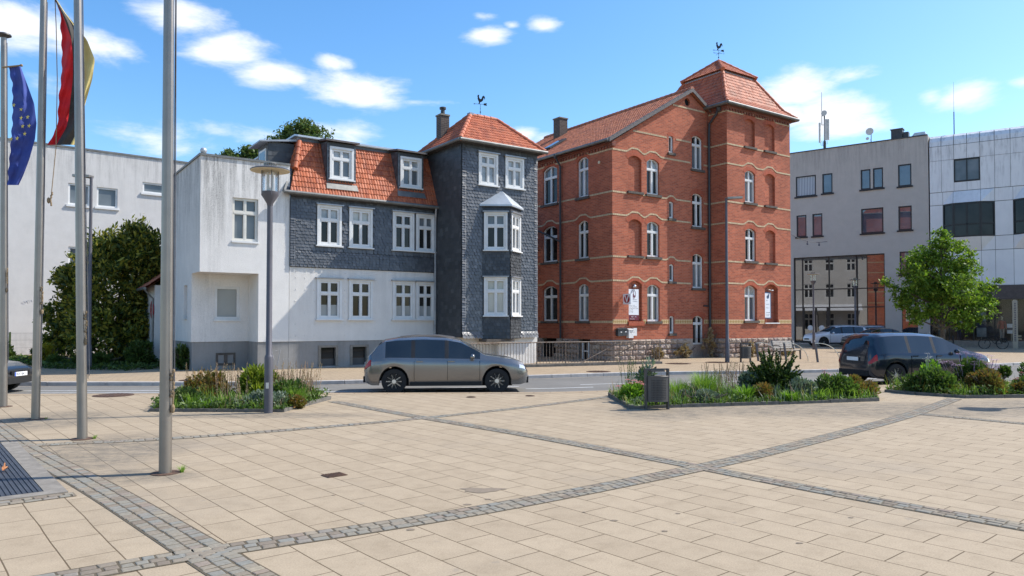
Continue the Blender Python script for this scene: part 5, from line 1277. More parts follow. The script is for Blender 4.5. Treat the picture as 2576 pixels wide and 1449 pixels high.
# ---- white house with red roof beyond the brick house (seen mirrored in the shop glass)
wh = thing('corner_house', 'white rendered house with orange roof behind the brick tower, mirrored in the shop glass', 'house', bloc(10.75, 4.4, 0), HR)
m = MB(); wz = [(1.0, 2.7), (4.3, 5.7), (7.0, 8.2)]; wx = [1.0, 3.0, 5.0, 7.0, 9.0]
facade(m, rect(0, 11, 0, 8.9), [hole(a, a+.85, c, e, .14) for a in wx for c, e in wz], right(3.6)); facade(m, [(0, 0), (3.6, 0), (3.6, 8.9), (0, 11.6)], [], front(0)); m.poly([(0, 11, 0), (3.6, 11, 0), (3.6, 11, 8.9), (0, 11, 11.6)]); m.build('wall', 'plaster_left', wh)
for a in wx:
    for c, e in wz: window(wh, right(3.6), a, a+.85, c, e, .1, glass='glass_dark')
m = MB(); tile_roof(m, [(4.0, -.2, 8.65), (4.0, 11.2, 8.65), (0, 11.2, 11.65), (0, -.2, 11.65)]); m.build('roof', 'tile_orange', wh, smooth=True, uv=tile_uv(m))
m = MB(); m.ext([(3.6, .5, 3.6), (5.0, .5, 3.0), (5.0, .5, 2.95), (3.6, .5, 3.5)], (0, 9.5, 0)); m.build('awning', 'sign_white', wh)
# ------------------------------------------------------------------ flagpoles and flags
def flagpole(x, y, lean, label, knot_z, side=1):
    t = thing('flagpole', label, 'flagpole', (x, y, 0), 0, 'row of four flagpoles')
    H_ = 8.1; top = Vector((lean, 0, H_))
    m = MB(); m.tube([top*(k/6) for k in range(7)], .074, 20, r1=.056); m.build('pole', 'steel', t, smooth=True)
    m = MB(); m.lathe((0, 0, 0), [(.17, .002), (.17, .008), (.085, .010)], 16); m.build('base_plate', 'rusty_iron', t)
    m = MB(); m.lathe(top, [(.055, 0), (.15, .05), (.14, .08), (.03, .12)], 16); m.build('cap', 'pipe_dark', t, smooth=True)
    m = MB()
    o = Vector((.095*side, -.03, 0))
    m.tube([o+Vector((0, 0, .95)), o+top*.5, o*1.0+top*.985], .006, 5); m.tube([o+Vector((.02*side, 0, 1.0)), o+Vector((.015, 0, 0))+top*.5, o+top*.985], .006, 5); m.build('halyard', 'cable', t)
    m = MB(); p = o+top*(knot_z/H_)
    for k in range(7): m.sphere(p+Vector((random.uniform(-.015, .015), 0, -.05*k)), .02, 6, sc=(1, 1, 1.4))
    m.tube([p, p+Vector((.02, 0, -.2)), p+Vector((.0, .01, -.42))], .010, 5); m.sphere(p+Vector((0, .01, -.46)), .028, 8, sc=(1, 1, 2)); m.build('rope_knot', 'rope', t)
    return t
P1 = (-4.235, 9.05); P2 = (-6.78, 11.68); P3 = (-9.05, 14.05); P4 = (-11.07, 16.1)
flagpole(*P1, -.02, 'nearest and thickest looking of the four steel flagpoles, with no flag', 1.25)
flagpole(*P2, -.19, 'second steel flagpole from the right, standing in front of the conifer', 2.0)
flagpole(*P3, .04, 'steel flagpole carrying the black red gold flag', 2.5)
flagpole(*P4, -.12, 'leftmost steel flagpole, carrying the blue star flag', 3.0)
F_ = 1855.
def pix(X, Y, d):   # point at distance d along +Y for a sight line given in photo units (metres result)
    v = (767-Y)/F_; s_, c_ = math.sin(PITCH), math.cos(PITCH); ry = c_-v*s_; rz = s_+v*c_; k = d/ry
    return Vector(((X-1288)/F_*k, d, CAMH+rz*k))
def flag(name, label, rows, d, strips, mats, amp, parent_bits=None, group=None):
    """rows: (Y, x boundaries...) in photo units; strips: material index between consecutive boundaries"""
    m = MB(); NY = 44; Ys = [r[0] for r in rows]
    def interp(Y, i): return float(np.interp(Y, Ys, [r[i] for r in rows]))
    grid = {}
    for s_i, mi in enumerate(strips):
        NX = 7; R_ = []
        for j in range(NY+1):
            Y = Ys[0]+(Ys[-1]-Ys[0])*j/NY; a, b = interp(Y, 1+s_i), interp(Y, 2+s_i); rr = []
            for i in range(NX+1):
                X = a+(b-a)*i/NX; w = (s_i+i/NX)
                e = 1.0
                dd = d+amp*math.sin(w*2.6+j*.16)+amp*.5*math.sin(w*6+j*.35+1)+.02*math.sin(j*1.1)*(1 if s_i == 0 else .3)
                if s_i == 0 and i == 0: X += 1.6*math.sin(j*1.25)
                rr.append(pix(X, Y, dd))
            R_.append(rr)
        m.grid(R_, mi)
    if parent_bits: parent_bits(m, interp)
    o = m.build(name, mats, None, smooth='full'); return tag(o, label, 'flag')
def stars(m, interp):
    for X, Y in ((34.6, 264), (53, 274), (69.5, 294), (73, 316), (62, 336), (43, 347.5), (28, 348.5), (53, 296), (57, 317)):
        c = pix(X, Y, 15.93); s_ = .055; pts = []
        for k in range(10):
            r = s_ if k % 2 == 0 else s_*.42; a = math.pi/2+k*math.pi/5; pts.append((c.x+r*math.cos(a)*.8, c.y+.01*math.sin(a), c.z+r*math.sin(a)))
        m.add([tuple(c)]+pts, [(0, k+1, (k+1) % 10+1) for k in range(10)], 1)
flag('flag', 'dark blue banner flag with a circle of yellow stars hanging at left', [(167, 21, 38, 52), (210, 31, 50, 68), (260, 32, 60, 86), (310, 31, 62, 92), (350, 28, 58, 88), (400, 24, 48, 74), (440, 20, 42, 59), (465, 19, 36, 47)], 16.02, [0, 0], ['flag_blue', 'flag_star'], .05, stars)
m = MB(); m.tube([pix(6, 169, 16.05), pix(54, 164, 16.0)], .018, 8); m.sphere(pix(54, 164, 16), .03, 8); o = tag(m.build('flag_bar', 'rope'), 'thin cross bar holding the top of the blue star flag', 'bar')
flag('flag', 'black red gold vertical flag blowing between the second and third flagpole', [(-4, 136, 137, 140, 141), (30, 152, 154, 161, 163), (60, 152, 167, 183, 187), (100, 155, 180, 204, 219), (150, 156, 184, 212, 239), (200, 154, 183, 213, 232), (245, 148, 178, 209, 219), (290, 146, 173, 203, 207), (318, 144, 168, 200, 203), (364, 120, 142, 177, 194)], 14.25, [0, 1, 2], ['flag_red', 'flag_black', 'flag_gold'], .07)
m = MB(); m.tube([pix(137, -30, 14.2), pix(141, 60, 14.18), pix(144, 200, 14.15), pix(141, 370, 14.12), pix(129, 492, 14.1)], .008, 5); q = pix(129, 492, 14.1)
for k in range(9): m.sphere(q+Vector((random.uniform(-.02, .02), 0, .06-.03*k)), .02, 6)
m.sphere(q+Vector((-.05, 0, -.09)), .03, 8, sc=(1, 1, 2)); tag(m.build('flag_rope', 'rope'), 'loose brown rope with a knotted tassel hanging below the black red gold flag', 'rope')

# ------------------------------------------------------------------ street lamps
def street_lamp(loc, label, rz=0):
    t = thing('street_lamp', label, 'street lamp', loc, rz, 'lamps with a flat round disc hat')
    m = MB(); m.lathe((0, 0, 0), [(.085, 0), (.085, 1.12), (.075, 1.16), (.06, 1.18), (.055, 4.24)], 18); m.build('post', 'lamp_grey', t, smooth=True)
    m = MB(); m.box(-.028, .028, -.087, -.083, .5, .62); m.build('service_label', 'frame_cream', t)
    m = MB(); m.lathe((0, 0, 0), [(.058, 4.21), (.064, 4.26), (.165, 4.42), (.172, 4.5), (.16, 4.5)], 20); hd = m.build('lantern_base', 'lamp_grey', t, smooth=True)
    m = MB(); m.lathe((0, 0, 0), [(.155, 4.5), (.155, 4.93)], 24); m.build('glass_cylinder', 'glass_clear', t, smooth=True)
    m = MB()
    for k in range(4): a = k*math.pi/2+.5; m.cyl((.165*math.cos(a), .165*math.sin(a), 4.42), (.165*math.cos(a), .165*math.sin(a), 4.95), .009, n=6)
    m.build('rod', 'lamp_grey', hd)
    m = MB(); m.cyl((-.05, 0, 4.5), (-.05, 0, 4.9), .022, n=8); m.cyl((.05, 0, 4.5), (.05, 0, 4.9), .022, n=8); m.cyl((0, 0, 4.48), (0, 0, 4.58), .06, n=10); m.build('light_tube', 'frame_cream', hd)
    m = MB(); m.lathe((0, 0, 0), [(.02, 4.925), (.388, 4.925), (.388, 4.93)], 40); ds = m.build('disc_underside', 'lamp_cream', t)
    m = MB(); m.lathe((0, 0, 0), [(.390, 4.9305), (.393, 4.945), (.37, 4.962), (.12, 4.975)], 40); m.build('disc', 'lamp_grey', t, smooth=True)
    m = MB()
    for k in range(20): a = k*math.pi/10; m.cyl((.115*math.cos(a), .115*math.sin(a), 4.97), (.115*math.cos(a), .115*math.sin(a), 5.07), .011, n=5)
    m.lathe((0, 0, 0), [(.13, 5.07), (.13, 5.085), (.05, 5.095)], 20); m.build('vent_crown', 'steel', t)
    return t
l0 = street_lamp((-4.94, 15.0, 0), 'disc hat street lamp in front of the left planting bed and white annex')
copy_tree(l0, (19.75, 48.3, .03), .4, 'disc hat street lamp standing by the white parked car')
copy_tree(l0, (25.6, 55.0, .03), .9, 'farthest disc hat street lamp, before the right half of the shop glazing')
copy_tree(l0, (14.25, 16.75, 0), 0, 'disc hat street lamp beyond the right picture edge whose round shadow falls on the slabs')
def led_lamp(loc, label, rz, h=7.35):
    t = thing('led_lamp', label, 'street lamp', loc, rz, 'tall slim lamps with a flat arm head')
    m = MB(); m.lathe((0, 0, 0), [(.10, 0), (.10, .9), (.075, .95), (.05, h)], 14); m.build('post', 'lamp_grey', t, smooth=True)
    m = MB(); m.cyl((0, 0, h-.04), (.28, 0, h+.02), .03, n=8); m.build('arm', 'lamp_grey', t)
    m = MB(); m.ext([(.0, -.13, h-.02), (.25, -.17, h), (.72, -.15, h+.03), (.78, 0, h+.03), (.72, .15, h+.03), (.25, .17, h), (0, .13, h-.02)], (0, 0, .09)); m.build('head', 'steel', t)
    return t
e0 = led_lamp((9.65, 33.1, .03), 'tall slim lamp with flat head standing before the brick tower', .2)
copy_tree(e0, (-16.1, 28.1, .03), math.pi-.2, 'tall slim lamp mostly hidden behind the second flagpole')

# ------------------------------------------------------------------ litter bins, bench, cycle stands, railing
def litter_bin(loc, rz, label):
    t = thing('litter_bin', label, 'litter bin', loc, rz, 'perforated metal litter bins')
    m = MB()
    for x in (-.26, .22): m.box(x, x+.04, -.05, .05, 0, .86)
    m.box(-.22, .22, -.03, .03, .83, .86); m.build('frame', 'anthracite', t)
    m = MB(); m.box(-.15, .15, -.09, .09, .795, .828); m.build('ash_tray', 'anthracite', t)
    m = MB(); N = 16
    # shell with rows of real holes on its bowed front
    prof = [(-.215+.43*i/N, -.10-.075*math.sin(math.pi*i/N)) for i in range(N+1)]
    for i in range(N):
        (xa, ya), (xb, yb) = prof[i], prof[i+1]
        rows = 30; z0, z1 = .17, .70
        for r in range(rows):
            za, zb = z0+(z1-z0)*r/rows, z0+(z1-z0)*(r+1)/rows
            if 2 <= i < N-2 and 3 <= r < rows-4 and r % 2 == 1:
                fx = .27
                pts = [(xa, ya), (xa+(xb-xa)*fx, ya+(yb-ya)*fx), (xb-(xb-xa)*fx, yb-(yb-ya)*fx), (xb, yb)]
                m.poly([(*pts[0], za), (*pts[1], za), (*pts[1], zb), (*pts[0], zb)]); m.poly([(*pts[2], za), (*pts[3], za), (*pts[3], zb), (*pts[2], zb)])
            else: m.poly([(xa, ya, za), (xb, yb, za), (xb, yb, zb), (xa, ya, zb)])
    m.poly([(x, y, .17) for x, y in prof]+[(.215, .14, .17), (-.215, .14, .17)]); m.box(-.217, -.212, -.1, .14, .17, .70); m.box(.212, .217, -.1, .14, .17, .70); m.box(-.215, .215, .138, .142, .17, .70)
    m.build('shell', 'anthracite', t)
    m = MB(); m.box(-.2, .2, -.085, .12, .19, .66); m.build('liner', 'rubber', t)
    m = MB(); m.tube([(p[0], p[1]-.004, .70) for p in prof], .010, 6); m.build('rim', 'anthracite', t)
    return t
b0 = litter_bin((3.06, 15.62, 0), .12, 'perforated dark grey bin in front of the middle planting bed')
copy_tree(b0, (10.5, 33.2, .03), .25, 'dark grey bin farther off on the pavement beside the bench')
bn = thing('bench', 'park bench with pale weathered slats against the stone plinth of the brick tower', 'bench', (13.35, 35.8, .03), R(24))
m = MB()
for k in range(4): m.box(-.75, .75, -.22+k*.125, -.115+k*.125, .43, .455)
m.build('seat', 'wood_weathered', bn)
m = MB()
for k in range(4): m.ext([(-.75, .24+k*.028, .52+k*.095), (.75, .24+k*.028, .52+k*.095), (.75, .262+k*.028, .60+k*.095), (-.75, .262+k*.028, .60+k*.095)], (0, .025, 0))
m.build('backrest', 'wood_weathered', bn)
for x in (-.68, .62):
    m = MB(); m.ext([(x, -.22, 0), (x, -.16, 0), (x, -.14, .40), (x, .24, .40), (x, .38, .92), (x, .33, .93), (x, .19, .44), (x, -.22, .44)], (.05, 0, 0)); m.ext([(x, .19, .40), (x, .36, 0), (x, .42, 0), (x, .25, .40)], (.05, 0, 0)); m.build('side_frame', 'anthracite', bn)
    m = MB(); m.tube([(x+.025, .28, .66), (x+.025, .0, .68), (x+.025, -.2, .65), (x+.025, -.25, .55), (x+.025, -.22, .44)], .022, 6); m.build('armrest', 'anthracite', bn)
def cycle_stand(loc, rz, label):
    t = thing('cycle_stand', label, 'bike rack', loc, rz, 'arched steel cycle stands')
    m = MB(); m.ext([(-.52, -.03, 0), (-.44, -.03, 0), (-.55, -.03, .86), (-.63, -.03, .86)], (0, .06, 0)); m.build('post', 'lamp_grey', t)
    m = MB(); pts = [(-.42+1.0*math.sin(a), .0, .86*math.cos(a)) for a in [R(-12+102*k/14) for k in range(15)]]
    L = [(x, -.035, z) for x, y, z in pts]; Q = [(x, .035, z) for x, y, z in pts]; m.grid([L, Q]); L2 = [(x*.985-.0, -.035, z-.02) for x, y, z in pts]; Q2 = [(x*.985, .035, z-.02) for x, y, z in pts]; m.grid([L2, Q2]); m.grid([L, L2]); m.grid([Q, Q2])
    m.build('arch', 'steel_bright', t, smooth=True)
    return t
c0 = cycle_stand((11.9, 34.3, .03), .12, 'left arched cycle stand, next to the litter bin and bench')
copy_tree(c0, (13.05, 33.9, .03), .12, 'middle arched cycle stand, directly in front of the bench')
copy_tree(c0, (14.2, 33.2, .03), .12, 'right arched cycle stand, past the bench end')
# railing round the cellar steps
rl = thing('stair_railing', 'rusty pale steel railing with sloping handrail in front of the houses', 'railing', (0, 0, .03))
RP = [Vector(p) for p in ((-1.6, 28.2, 0), (1.0, 29.85, 0), (2.2, 30.3, 0), (4.55, 31.2, 0), (6.4, 32.1, 0))]
m = MB()
for a, b in zip(RP[:-1], RP[1:]):
    d = b-a; n = max(1, int(d.length/.135))
    m.tube([a+Vector((0, 0, .98)), b+Vector((0, 0, .98))], .024, 8); m.tube([a+Vector((0, 0, .12)), b+Vector((0, 0, .12))], .014, 6)
    for k in range(n): p = a+d*(k/n); m.cyl(p+Vector((0, 0, .12)), p+Vector((0, 0, .98)), .010, n=6, caps=False)
m.build('bar', 'rail_rust', rl)
for p in (RP[1], RP[2], RP[3], RP[4]):
    m = MB(); m.cyl(p, p+Vector((0, 0, .98)), .022, n=8); m.build('post', 'rail_rust', rl)
m = MB(); m.tube([RP[2]+Vector((.6, .6, .05)), RP[3]+Vector((.1, .55, .95)), ], .022, 8); m.tube([RP[3]+Vector((-.75, .1, .05)), RP[3]+Vector((.9, .45, .95))], .022, 8); m.build('handrail', 'rail_rust', rl)
m = MB(); a, b = RP[1]+Vector((-1.2, -.75, 0)), RP[4]+Vector((.1, -.18, 0)); d = (b-a).normalized(); n_ = Vector((-d.y, d.x, 0)); m.ext([a, b, b+n_*.2, a+n_*.2], (0, 0, .10)); m.build('kerb_stone', 'edging_stone', rl)
m = MB()
for p, c in ((Vector((-.1, 28.6, .62)), 'sign_blue'), (Vector((.45, 28.9, .72)), 'flag_red')): pass
# string of lights between the brick tower and the grey building
t = thing('string_lights', 'thin cable with small hanging bulbs right of the brick tower', 'string lights'); m = MB()
q0, q1 = pix(1991, 590, 50), pix(2081, 607, 56)
pts = [q0.lerp(q1, k/12)+Vector((0, 0, -.25*math.sin(math.pi*k/12))) for k in range(13)]; m.tube(pts, .018, 5); m.build('cable', 'cable', t)
for k in (5, 9):
    m = MB(); p = pts[k]; m.cyl(p, p-Vector((0, 0, .12)), .03, n=6); m.sphere(p-Vector((0, 0, .2)), .07, 8); m.build('bulb', 'ink', t)
# post and grey info column by the shop
t = thing('bollard', 'slim dark bollard on the pavement between the two bicycles', 'bollard', (29.7, 49.6, .03)); m = MB(); m.tube([(0, 0, 0), (-.06, 0, .85)], .05, 8); m.lathe((-.06, 0, .85), [(.05, 0), (.03, .03)], 8); m.build('post', 'iron_black', t)
t = thing('info_column', 'tall flat grey steel info column with small characters right of the bicycle', 'sign', (33.9, 49.7, .03), R(-30)); m = MB(); m.ext([(-.13, -.03, 0), (.13, -.03, 0), (.15, -.03, .3), (.15, -.03, 3.2), (.08, -.03, 3.3), (-.08, -.03, 3.3), (-.15, -.03, 3.2), (-.15, -.03, .3)], (0, .06, 0)); m.build('column', 'steel', t)
m = MB()
for k in range(22): m.box(-.05+random.uniform(-.02, .02), .05, -.036, -.031, .5+k*.12, .56+k*.12)
m.build('lettering', 'ink', t)

# ------------------------------------------------------------------ cars
def car(loc, rz, label, paintm, L=4.35, Wd=1.82, H=1.55, kind='suv', plate=None, group=None):
    t = thing('car', label, 'car', loc, rz, group)
    k = H/1.55
    if kind == 'suv':
        topc = [(0, .62), (.006, .80), (.02, 1.0), (.05, 1.12), (.085, 1.36), (.12, 1.47), (.20, 1.52), (.36, 1.55), (.50, 1.53), (.58, 1.46), (.66, 1.26), (.735, 1.045), (.80, 1.00), (.90, .94), (.965, .83), (.99, .68), (1, .55)]
        gx = (.13, .70); ws = (.575, .735); rs = (.045, .105); roofx = (.1, .6)
    elif kind == 'van':
        topc = [(0, .62), (.006, .82), (.015, 1.0), (.035, 1.2), (.06, 1.43), (.10, 1.52), (.22, 1.55), (.40, 1.55), (.54, 1.51), (.62, 1.42), (.72, 1.18), (.79, 1.03), (.86, .96), (.94, .86), (.98, .74), (1, .55)]
        gx = (.08, .74); ws = (.61, .79); rs = (.03, .075); roofx = (.07, .63)
    else:
        topc = [(0, .58), (.006, .80), (.02, .96), (.06, 1.02), (.13, 1.08), (.22, 1.30), (.30, 1.42), (.42, 1.45), (.52, 1.42), (.60, 1.30), (.70, 1.02), (.78, .94), (.88, .88), (.95, .78), (.985, .66), (1, .52)]
        gx = (.2, .68); ws = (.54, .71); rs = (.13, .27); roofx = (.28, .55)
    tx = [p[0] for p in topc]; tz = [p[1]*k for p in topc]
    belt = ([0, .04, .15, .5, .72, .9, .97, 1], [.66*k, .92*k, .98*k, .95*k, .93*k, .84*k, .74*k, .55*k])
    wid = ([0, .012, .04, .12, .5, .85, .94, .975, .992, 1], [.60, .74, .84, .90, .91, .90, .85, .77, .68, .56])
    rw = .335; wxs = (.185*L, .805*L); NS = 84
    xs = sorted(set([i/NS for i in range(NS+1)]+[.006, .994]))
    rings = []
    for x in xs:
        X = x*L; w = float(np.interp(x, *wid))*Wd/1.82; zb = float(np.interp(x, *belt)); zt = float(np.interp(x, tx, tz)); zb = min(zb, zt-.02)
        zl = .23+.10*max(0, 1-x/.05)+.06*max(0, (x-.95)/.05)
        for wx in wxs:
            if abs(X-wx) < rw+.055: zl = max(zl, rw+math.sqrt(max(0, (rw+.055)**2-(X-wx)**2)))
        cab = max(0, min(1, (zt-zb)/.5)); wtop = w*(.94-.20*cab)
        z1 = max(zl+.02, .40); z2 = max(z1+.02, (zb+.42)/2+.08); z3 = max(z2+.02, zb-.05)
        rings.append([(X, w*.94, zl), (X, w*.99, z1), (X, w, z2), (X, w*.985, z3), (X, w*.955, max(zb, z3+.008)), (X, wtop, zb+(zt-zb)*.84 if cab > .05 else zt-.012), (X, wtop*.80, zb+(zt-zb)*.965 if cab > .05 else zt-.003), (X, wtop*.4, zt), (X, 0, zt+.006)])
    body = MB(); pil = {(a, b): MB() for a in (1, -1) for b in (0, 1)}; gl = {'windscreen': MB(), 'rear_window': MB(), **{('side_window', a, b): MB() for a in (1, -1) for b in (0, 1, 2)}}; NR = 9
    for i in range(len(rings)-1):
        xm = (xs[i]+xs[i+1])/2
        for j in range(NR-1):
            for sgn in (1, -1):
                q = [rings[i][j], rings[i+1][j], rings[i+1][j+1], rings[i][j+1]]; q = [(a, b*sgn, c) for a, b, c in q]
                tgt = body
                if j == 4 and gx[0] < xm < gx[1] and True: tgt = pil[sgn, 0 if xm < .4 else 1] if any(abs(xm-p) < .012 for p in (.30, .50)) else gl['side_window', sgn, 0 if xm < .30 else (1 if xm < .5 else 2)]
                elif j >= 5 and ws[0]+.01 < xm < ws[1]-.005: tgt = gl['windscreen']
                elif j >= 5 and rs[0] < xm < rs[1]: tgt = gl['rear_window']
                tgt.poly(q if sgn > 0 else q[::-1])
    for ri in (0, -1): body.poly([(a, b, c) for a, b, c in rings[ri]]+[(a, -b, c) for a, b, c in reversed(rings[ri][:-1])])
    def merge(mb):
        key = {}; nv = []; mp = []
        for v in mb.v:
            q = (round(v[0], 5), round(v[1], 5), round(v[2], 5))
            if q not in key: key[q] = len(nv); nv.append(v)
            mp.append(key[q])
        fs = []; ms = []
        for f, mm in zip(mb.f, mb.m):
            g = []
            for i in f:
                if not g or mp[i] != g[-1]: g.append(mp[i])
            if len(g) > 1 and g[0] == g[-1]: g.pop()
            if len(g) > 2: fs.append(tuple(g)); ms.append(mm)
        mb.v, mb.f, mb.m = nv, fs, ms
    merge(body); body.build('body', paintm, t, smooth=True)
    [q.build('window_pillar', 'iron_black', t) for q in pil.values() if q.f]
    for nm, mb in gl.items():
        if mb.f: merge(mb); mb.build(nm if isinstance(nm, str) else nm[0], 'glass_car', t, smooth=True)
    m = MB(); m.box(.12*L, .9*L, -Wd*.40, Wd*.40, .2, .60); m.build('underbody', 'black_void', t)
    for sgn in (1, -1):
        m = MB(); m.box(wxs[0]+rw+.08, wxs[1]-rw-.08, sgn*Wd*.492-.02, sgn*Wd*.492+.012, .215, .31); m.build('sill_trim', 'rubber', t)
    m = MB(); m.box(-.015, .10, -Wd*.36, Wd*.36, .30, .46); m.build('bumper_trim', 'rubber', t)
    m = MB(); m.box(L-.10, L+.012, -Wd*.34, Wd*.34, .26, .42); m.build('bumper_trim', 'rubber', t)
    for wx in wxs:
        for sgn in (1, -1):
            wt_ = MB(); wt_.lathe((wx, sgn*(Wd/2-.12), rw), [(rw*.62, -.10), (rw*.97, -.10), (rw, -.06), (rw, .06), (rw*.97, .10), (rw*.66, .105*1), (rw*.62, .09)] if sgn > 0 else [(rw*.62, -.09), (rw*.66, -.105), (rw*.97, -.10), (rw, -.06), (rw, .06), (rw*.97, .10), (rw*.62, .10)], 28, axis='y'); w_ = wt_.build('wheel', 'rubber', t, smooth=True)
            rm = MB(); y = sgn*(Wd/2-.03); c = Vector((wx, y, rw))
            for q in range(10):
                a = 2*math.pi*q/10; e = Vector((math.cos(a), 0, math.sin(a))); n = Vector((-math.sin(a), 0, math.cos(a)))
                rm.ext([c+e*.05+n*.018, c+e*rw*.64+n*.013, c+e*rw*.64-n*.013, c+e*.05-n*.018], (0, -sgn*.03, 0))
            rm.lathe((wx, y-sgn*.03, rw), [(rw*.60, 0), (rw*.66, sgn*.03), (rw*.67, 0)], 28, axis='y'); rm.lathe((wx, y-sgn*.012, rw), [(.06, -.01), (.055, sgn*.02)], 14, axis='y')
            rm.build('rim', 'steel_bright', w_)
            hb = MB(); hb.lathe((wx, y-sgn*.07, rw), [(rw*.6, -.005), (rw*.6, .005)], 24, axis='y'); hb.build('brake_disc', 'anthracite', w_)
    def patch(nm, mat_, x0, x1, j0, j1, off):
        """lamp following the body surface between ring rows j0..j1"""
        for sgn in (1, -1):
            m = MB(); idx = [i for i, x in enumerate(xs) if x0 <= x <= x1]
            rows = []
            for i in idx:
                rows.append([(rings[i][j][0]+off*(1 if x0 > .5 else -1), sgn*(rings[i][j][1]+off), rings[i][j][2]+off*.3) for j in range(j0, j1+1)])
            m.grid(rows); m.build(nm, mat_, t, smooth=True)
    patch('headlight', 'light_clear', .935, .985, 2, 4, .008); patch('tail_light', 'light_red', .006, .055, 2, 4, .010)
    m = MB(); m.box(L-.035, L+.004, -.38, .38, .50, .60); m.build('grille', 'black_void', t)
    for sgn in (1, -1):
        m = MB(); m.sphere((.655*L, sgn*(Wd/2+.07), 1.0*k), .10, 10, sc=(.7, .95, .75)); m.build('wing_mirror', paintm, t, smooth='full')
        for dx in (.34, .53):
            m = MB(); m.box(dx*L-.10, dx*L+.08, sgn*(Wd/2*1.0)-.012, sgn*(Wd/2)+.022, .86*k, .885*k); m.build('door_handle', paintm, t)
        m = MB()
        for dx in (.305, .505, .70):
            m.box(dx*L-.004, dx*L+.004, sgn*Wd/2*.99-.012, sgn*Wd/2*.99+.0105, .36, .88*k)
        m.build('door_gap', 'black_void', t)
    m = MB()
    for x0, x1 in ((-.022, -.014),): m.box(x0, x1, -.26, .26, .72*k, .83*k)
    m.build('number_plate', 'letter_white', t)
    if plate:
        f = MB(); f.box(L+.002, L+.014, -.26, .26, .46, .57); pf = f.build('number_plate', 'letter_white', t)
        m = MB(); m.box(L+.0145, L+.016, -.26, -.215, .46, .57); m.build('country_strip', 'plate_blue', pf)
        m = MB(); text_into(m, plate, .112, lambda x, y: (L+.0165, -.20+x*.74, .476+y)); m.build('lettering', 'ink', pf)
    if kind == 'suv':
        m = MB()
        for sgn in (1, -1): m.tube([(.2*L, sgn*Wd*.345, 1.52*k), (.3*L, sgn*Wd*.352, 1.565*k), (.45*L, sgn*Wd*.352, 1.56*k), (.55*L, sgn*Wd*.345, 1.50*k)], .014, 6)
        m.build('roof_rail', 'steel', t)
    return t
car((-4.05, 20.55, ROADZ), R(5), 'silver grey estate car driving past in front of the slate house', 'paint_silver', 4.45, 1.82, 1.54, 'suv')
car((10.55, 22.85, ROADZ), R(12), 'dark blue compact van driving past at the right', 'paint_blue', 4.35, 1.85, 1.60, 'van')
car((-17.75, 20.15, ROADZ), R(1), 'black car entering at the left edge with number plate FKB I 404', 'paint_black', 4.3, 1.78, 1.40, 'sedan', 'FKB·I 404')
# parked cars face left: turned by 180 degrees
car((26.2, 54.6, .03), R(183), 'white parked estate car in front of the shop glazing', 'paint_white', 4.5, 1.84, 1.56, 'suv')
car((27.0, 50.6, .03), R(180), 'grey brown parked car right of the white one, half hidden by the blue van', 'paint_brown', 4.2, 1.8, 1.50, 'sedan')
car((29.6, 57.4, .03), R(176), 'second white car parked behind, only its roof showing', 'paint_white', 4.4, 1.82, 1.50, 'suv')

# ------------------------------------------------------------------ bicycles
def bicycle(loc, rz, label):
    t = thing('bicycle', label, 'bicycle', loc, rz)
    for x in (-.52, .52):
        m = MB(); ring_ = [(x+.34*math.cos(2*math.pi*k/28), 0, .34+.34*math.sin(2*math.pi*k/28)) for k in range(29)]; m.tube(ring_, .024, 6); w_ = m.build('wheel', 'rubber', t)
        m = MB()
        for k in range(14): a = 2*math.pi*k/14; m.cyl((x, 0, .34), (x+.32*math.cos(a), 0, .34+.32*math.sin(a)), .003, n=4, caps=False)
        m.build('spoke', 'steel', w_)
    m = MB()
    for a, b in (((-.52, .34), (-.12, .32)), ((-.52, .34), (-.22, .80)), ((-.12, .32), (-.25, .88)), ((-.12, .32), (.34, .78)), ((-.22, .80), (.32, .86)), ((.30, .98), (.52, .34))): m.cyl((a[0], 0, a[1]), (b[0], 0, b[1]), .022, n=8)
    m.build('frame', 'iron_black', t)
    m = MB(); m.sphere((-.27, 0, .92), .12, 8, sc=(1.1, .6, .3)); m.build('saddle', 'iron_black', t)
    m = MB(); m.tube([(.20, -.28, 1.05), (.30, -.1, 1.03), (.30, .1, 1.03), (.20, .28, 1.05)], .014, 6); m.build('handlebar', 'iron_black', t)
    m = MB(); m.box(-.78, -.45, -.16, -.06, .42, .72); m.build('pannier', 'rubber', t)
    return t
bicycle((32.35, 49.6, .03), R(160), 'black bicycle parked by the shop window, front wheel to the left')
bicycle((28.0, 50.4, .03), R(35), 'dark bicycle with luggage parked near the tree trunk')

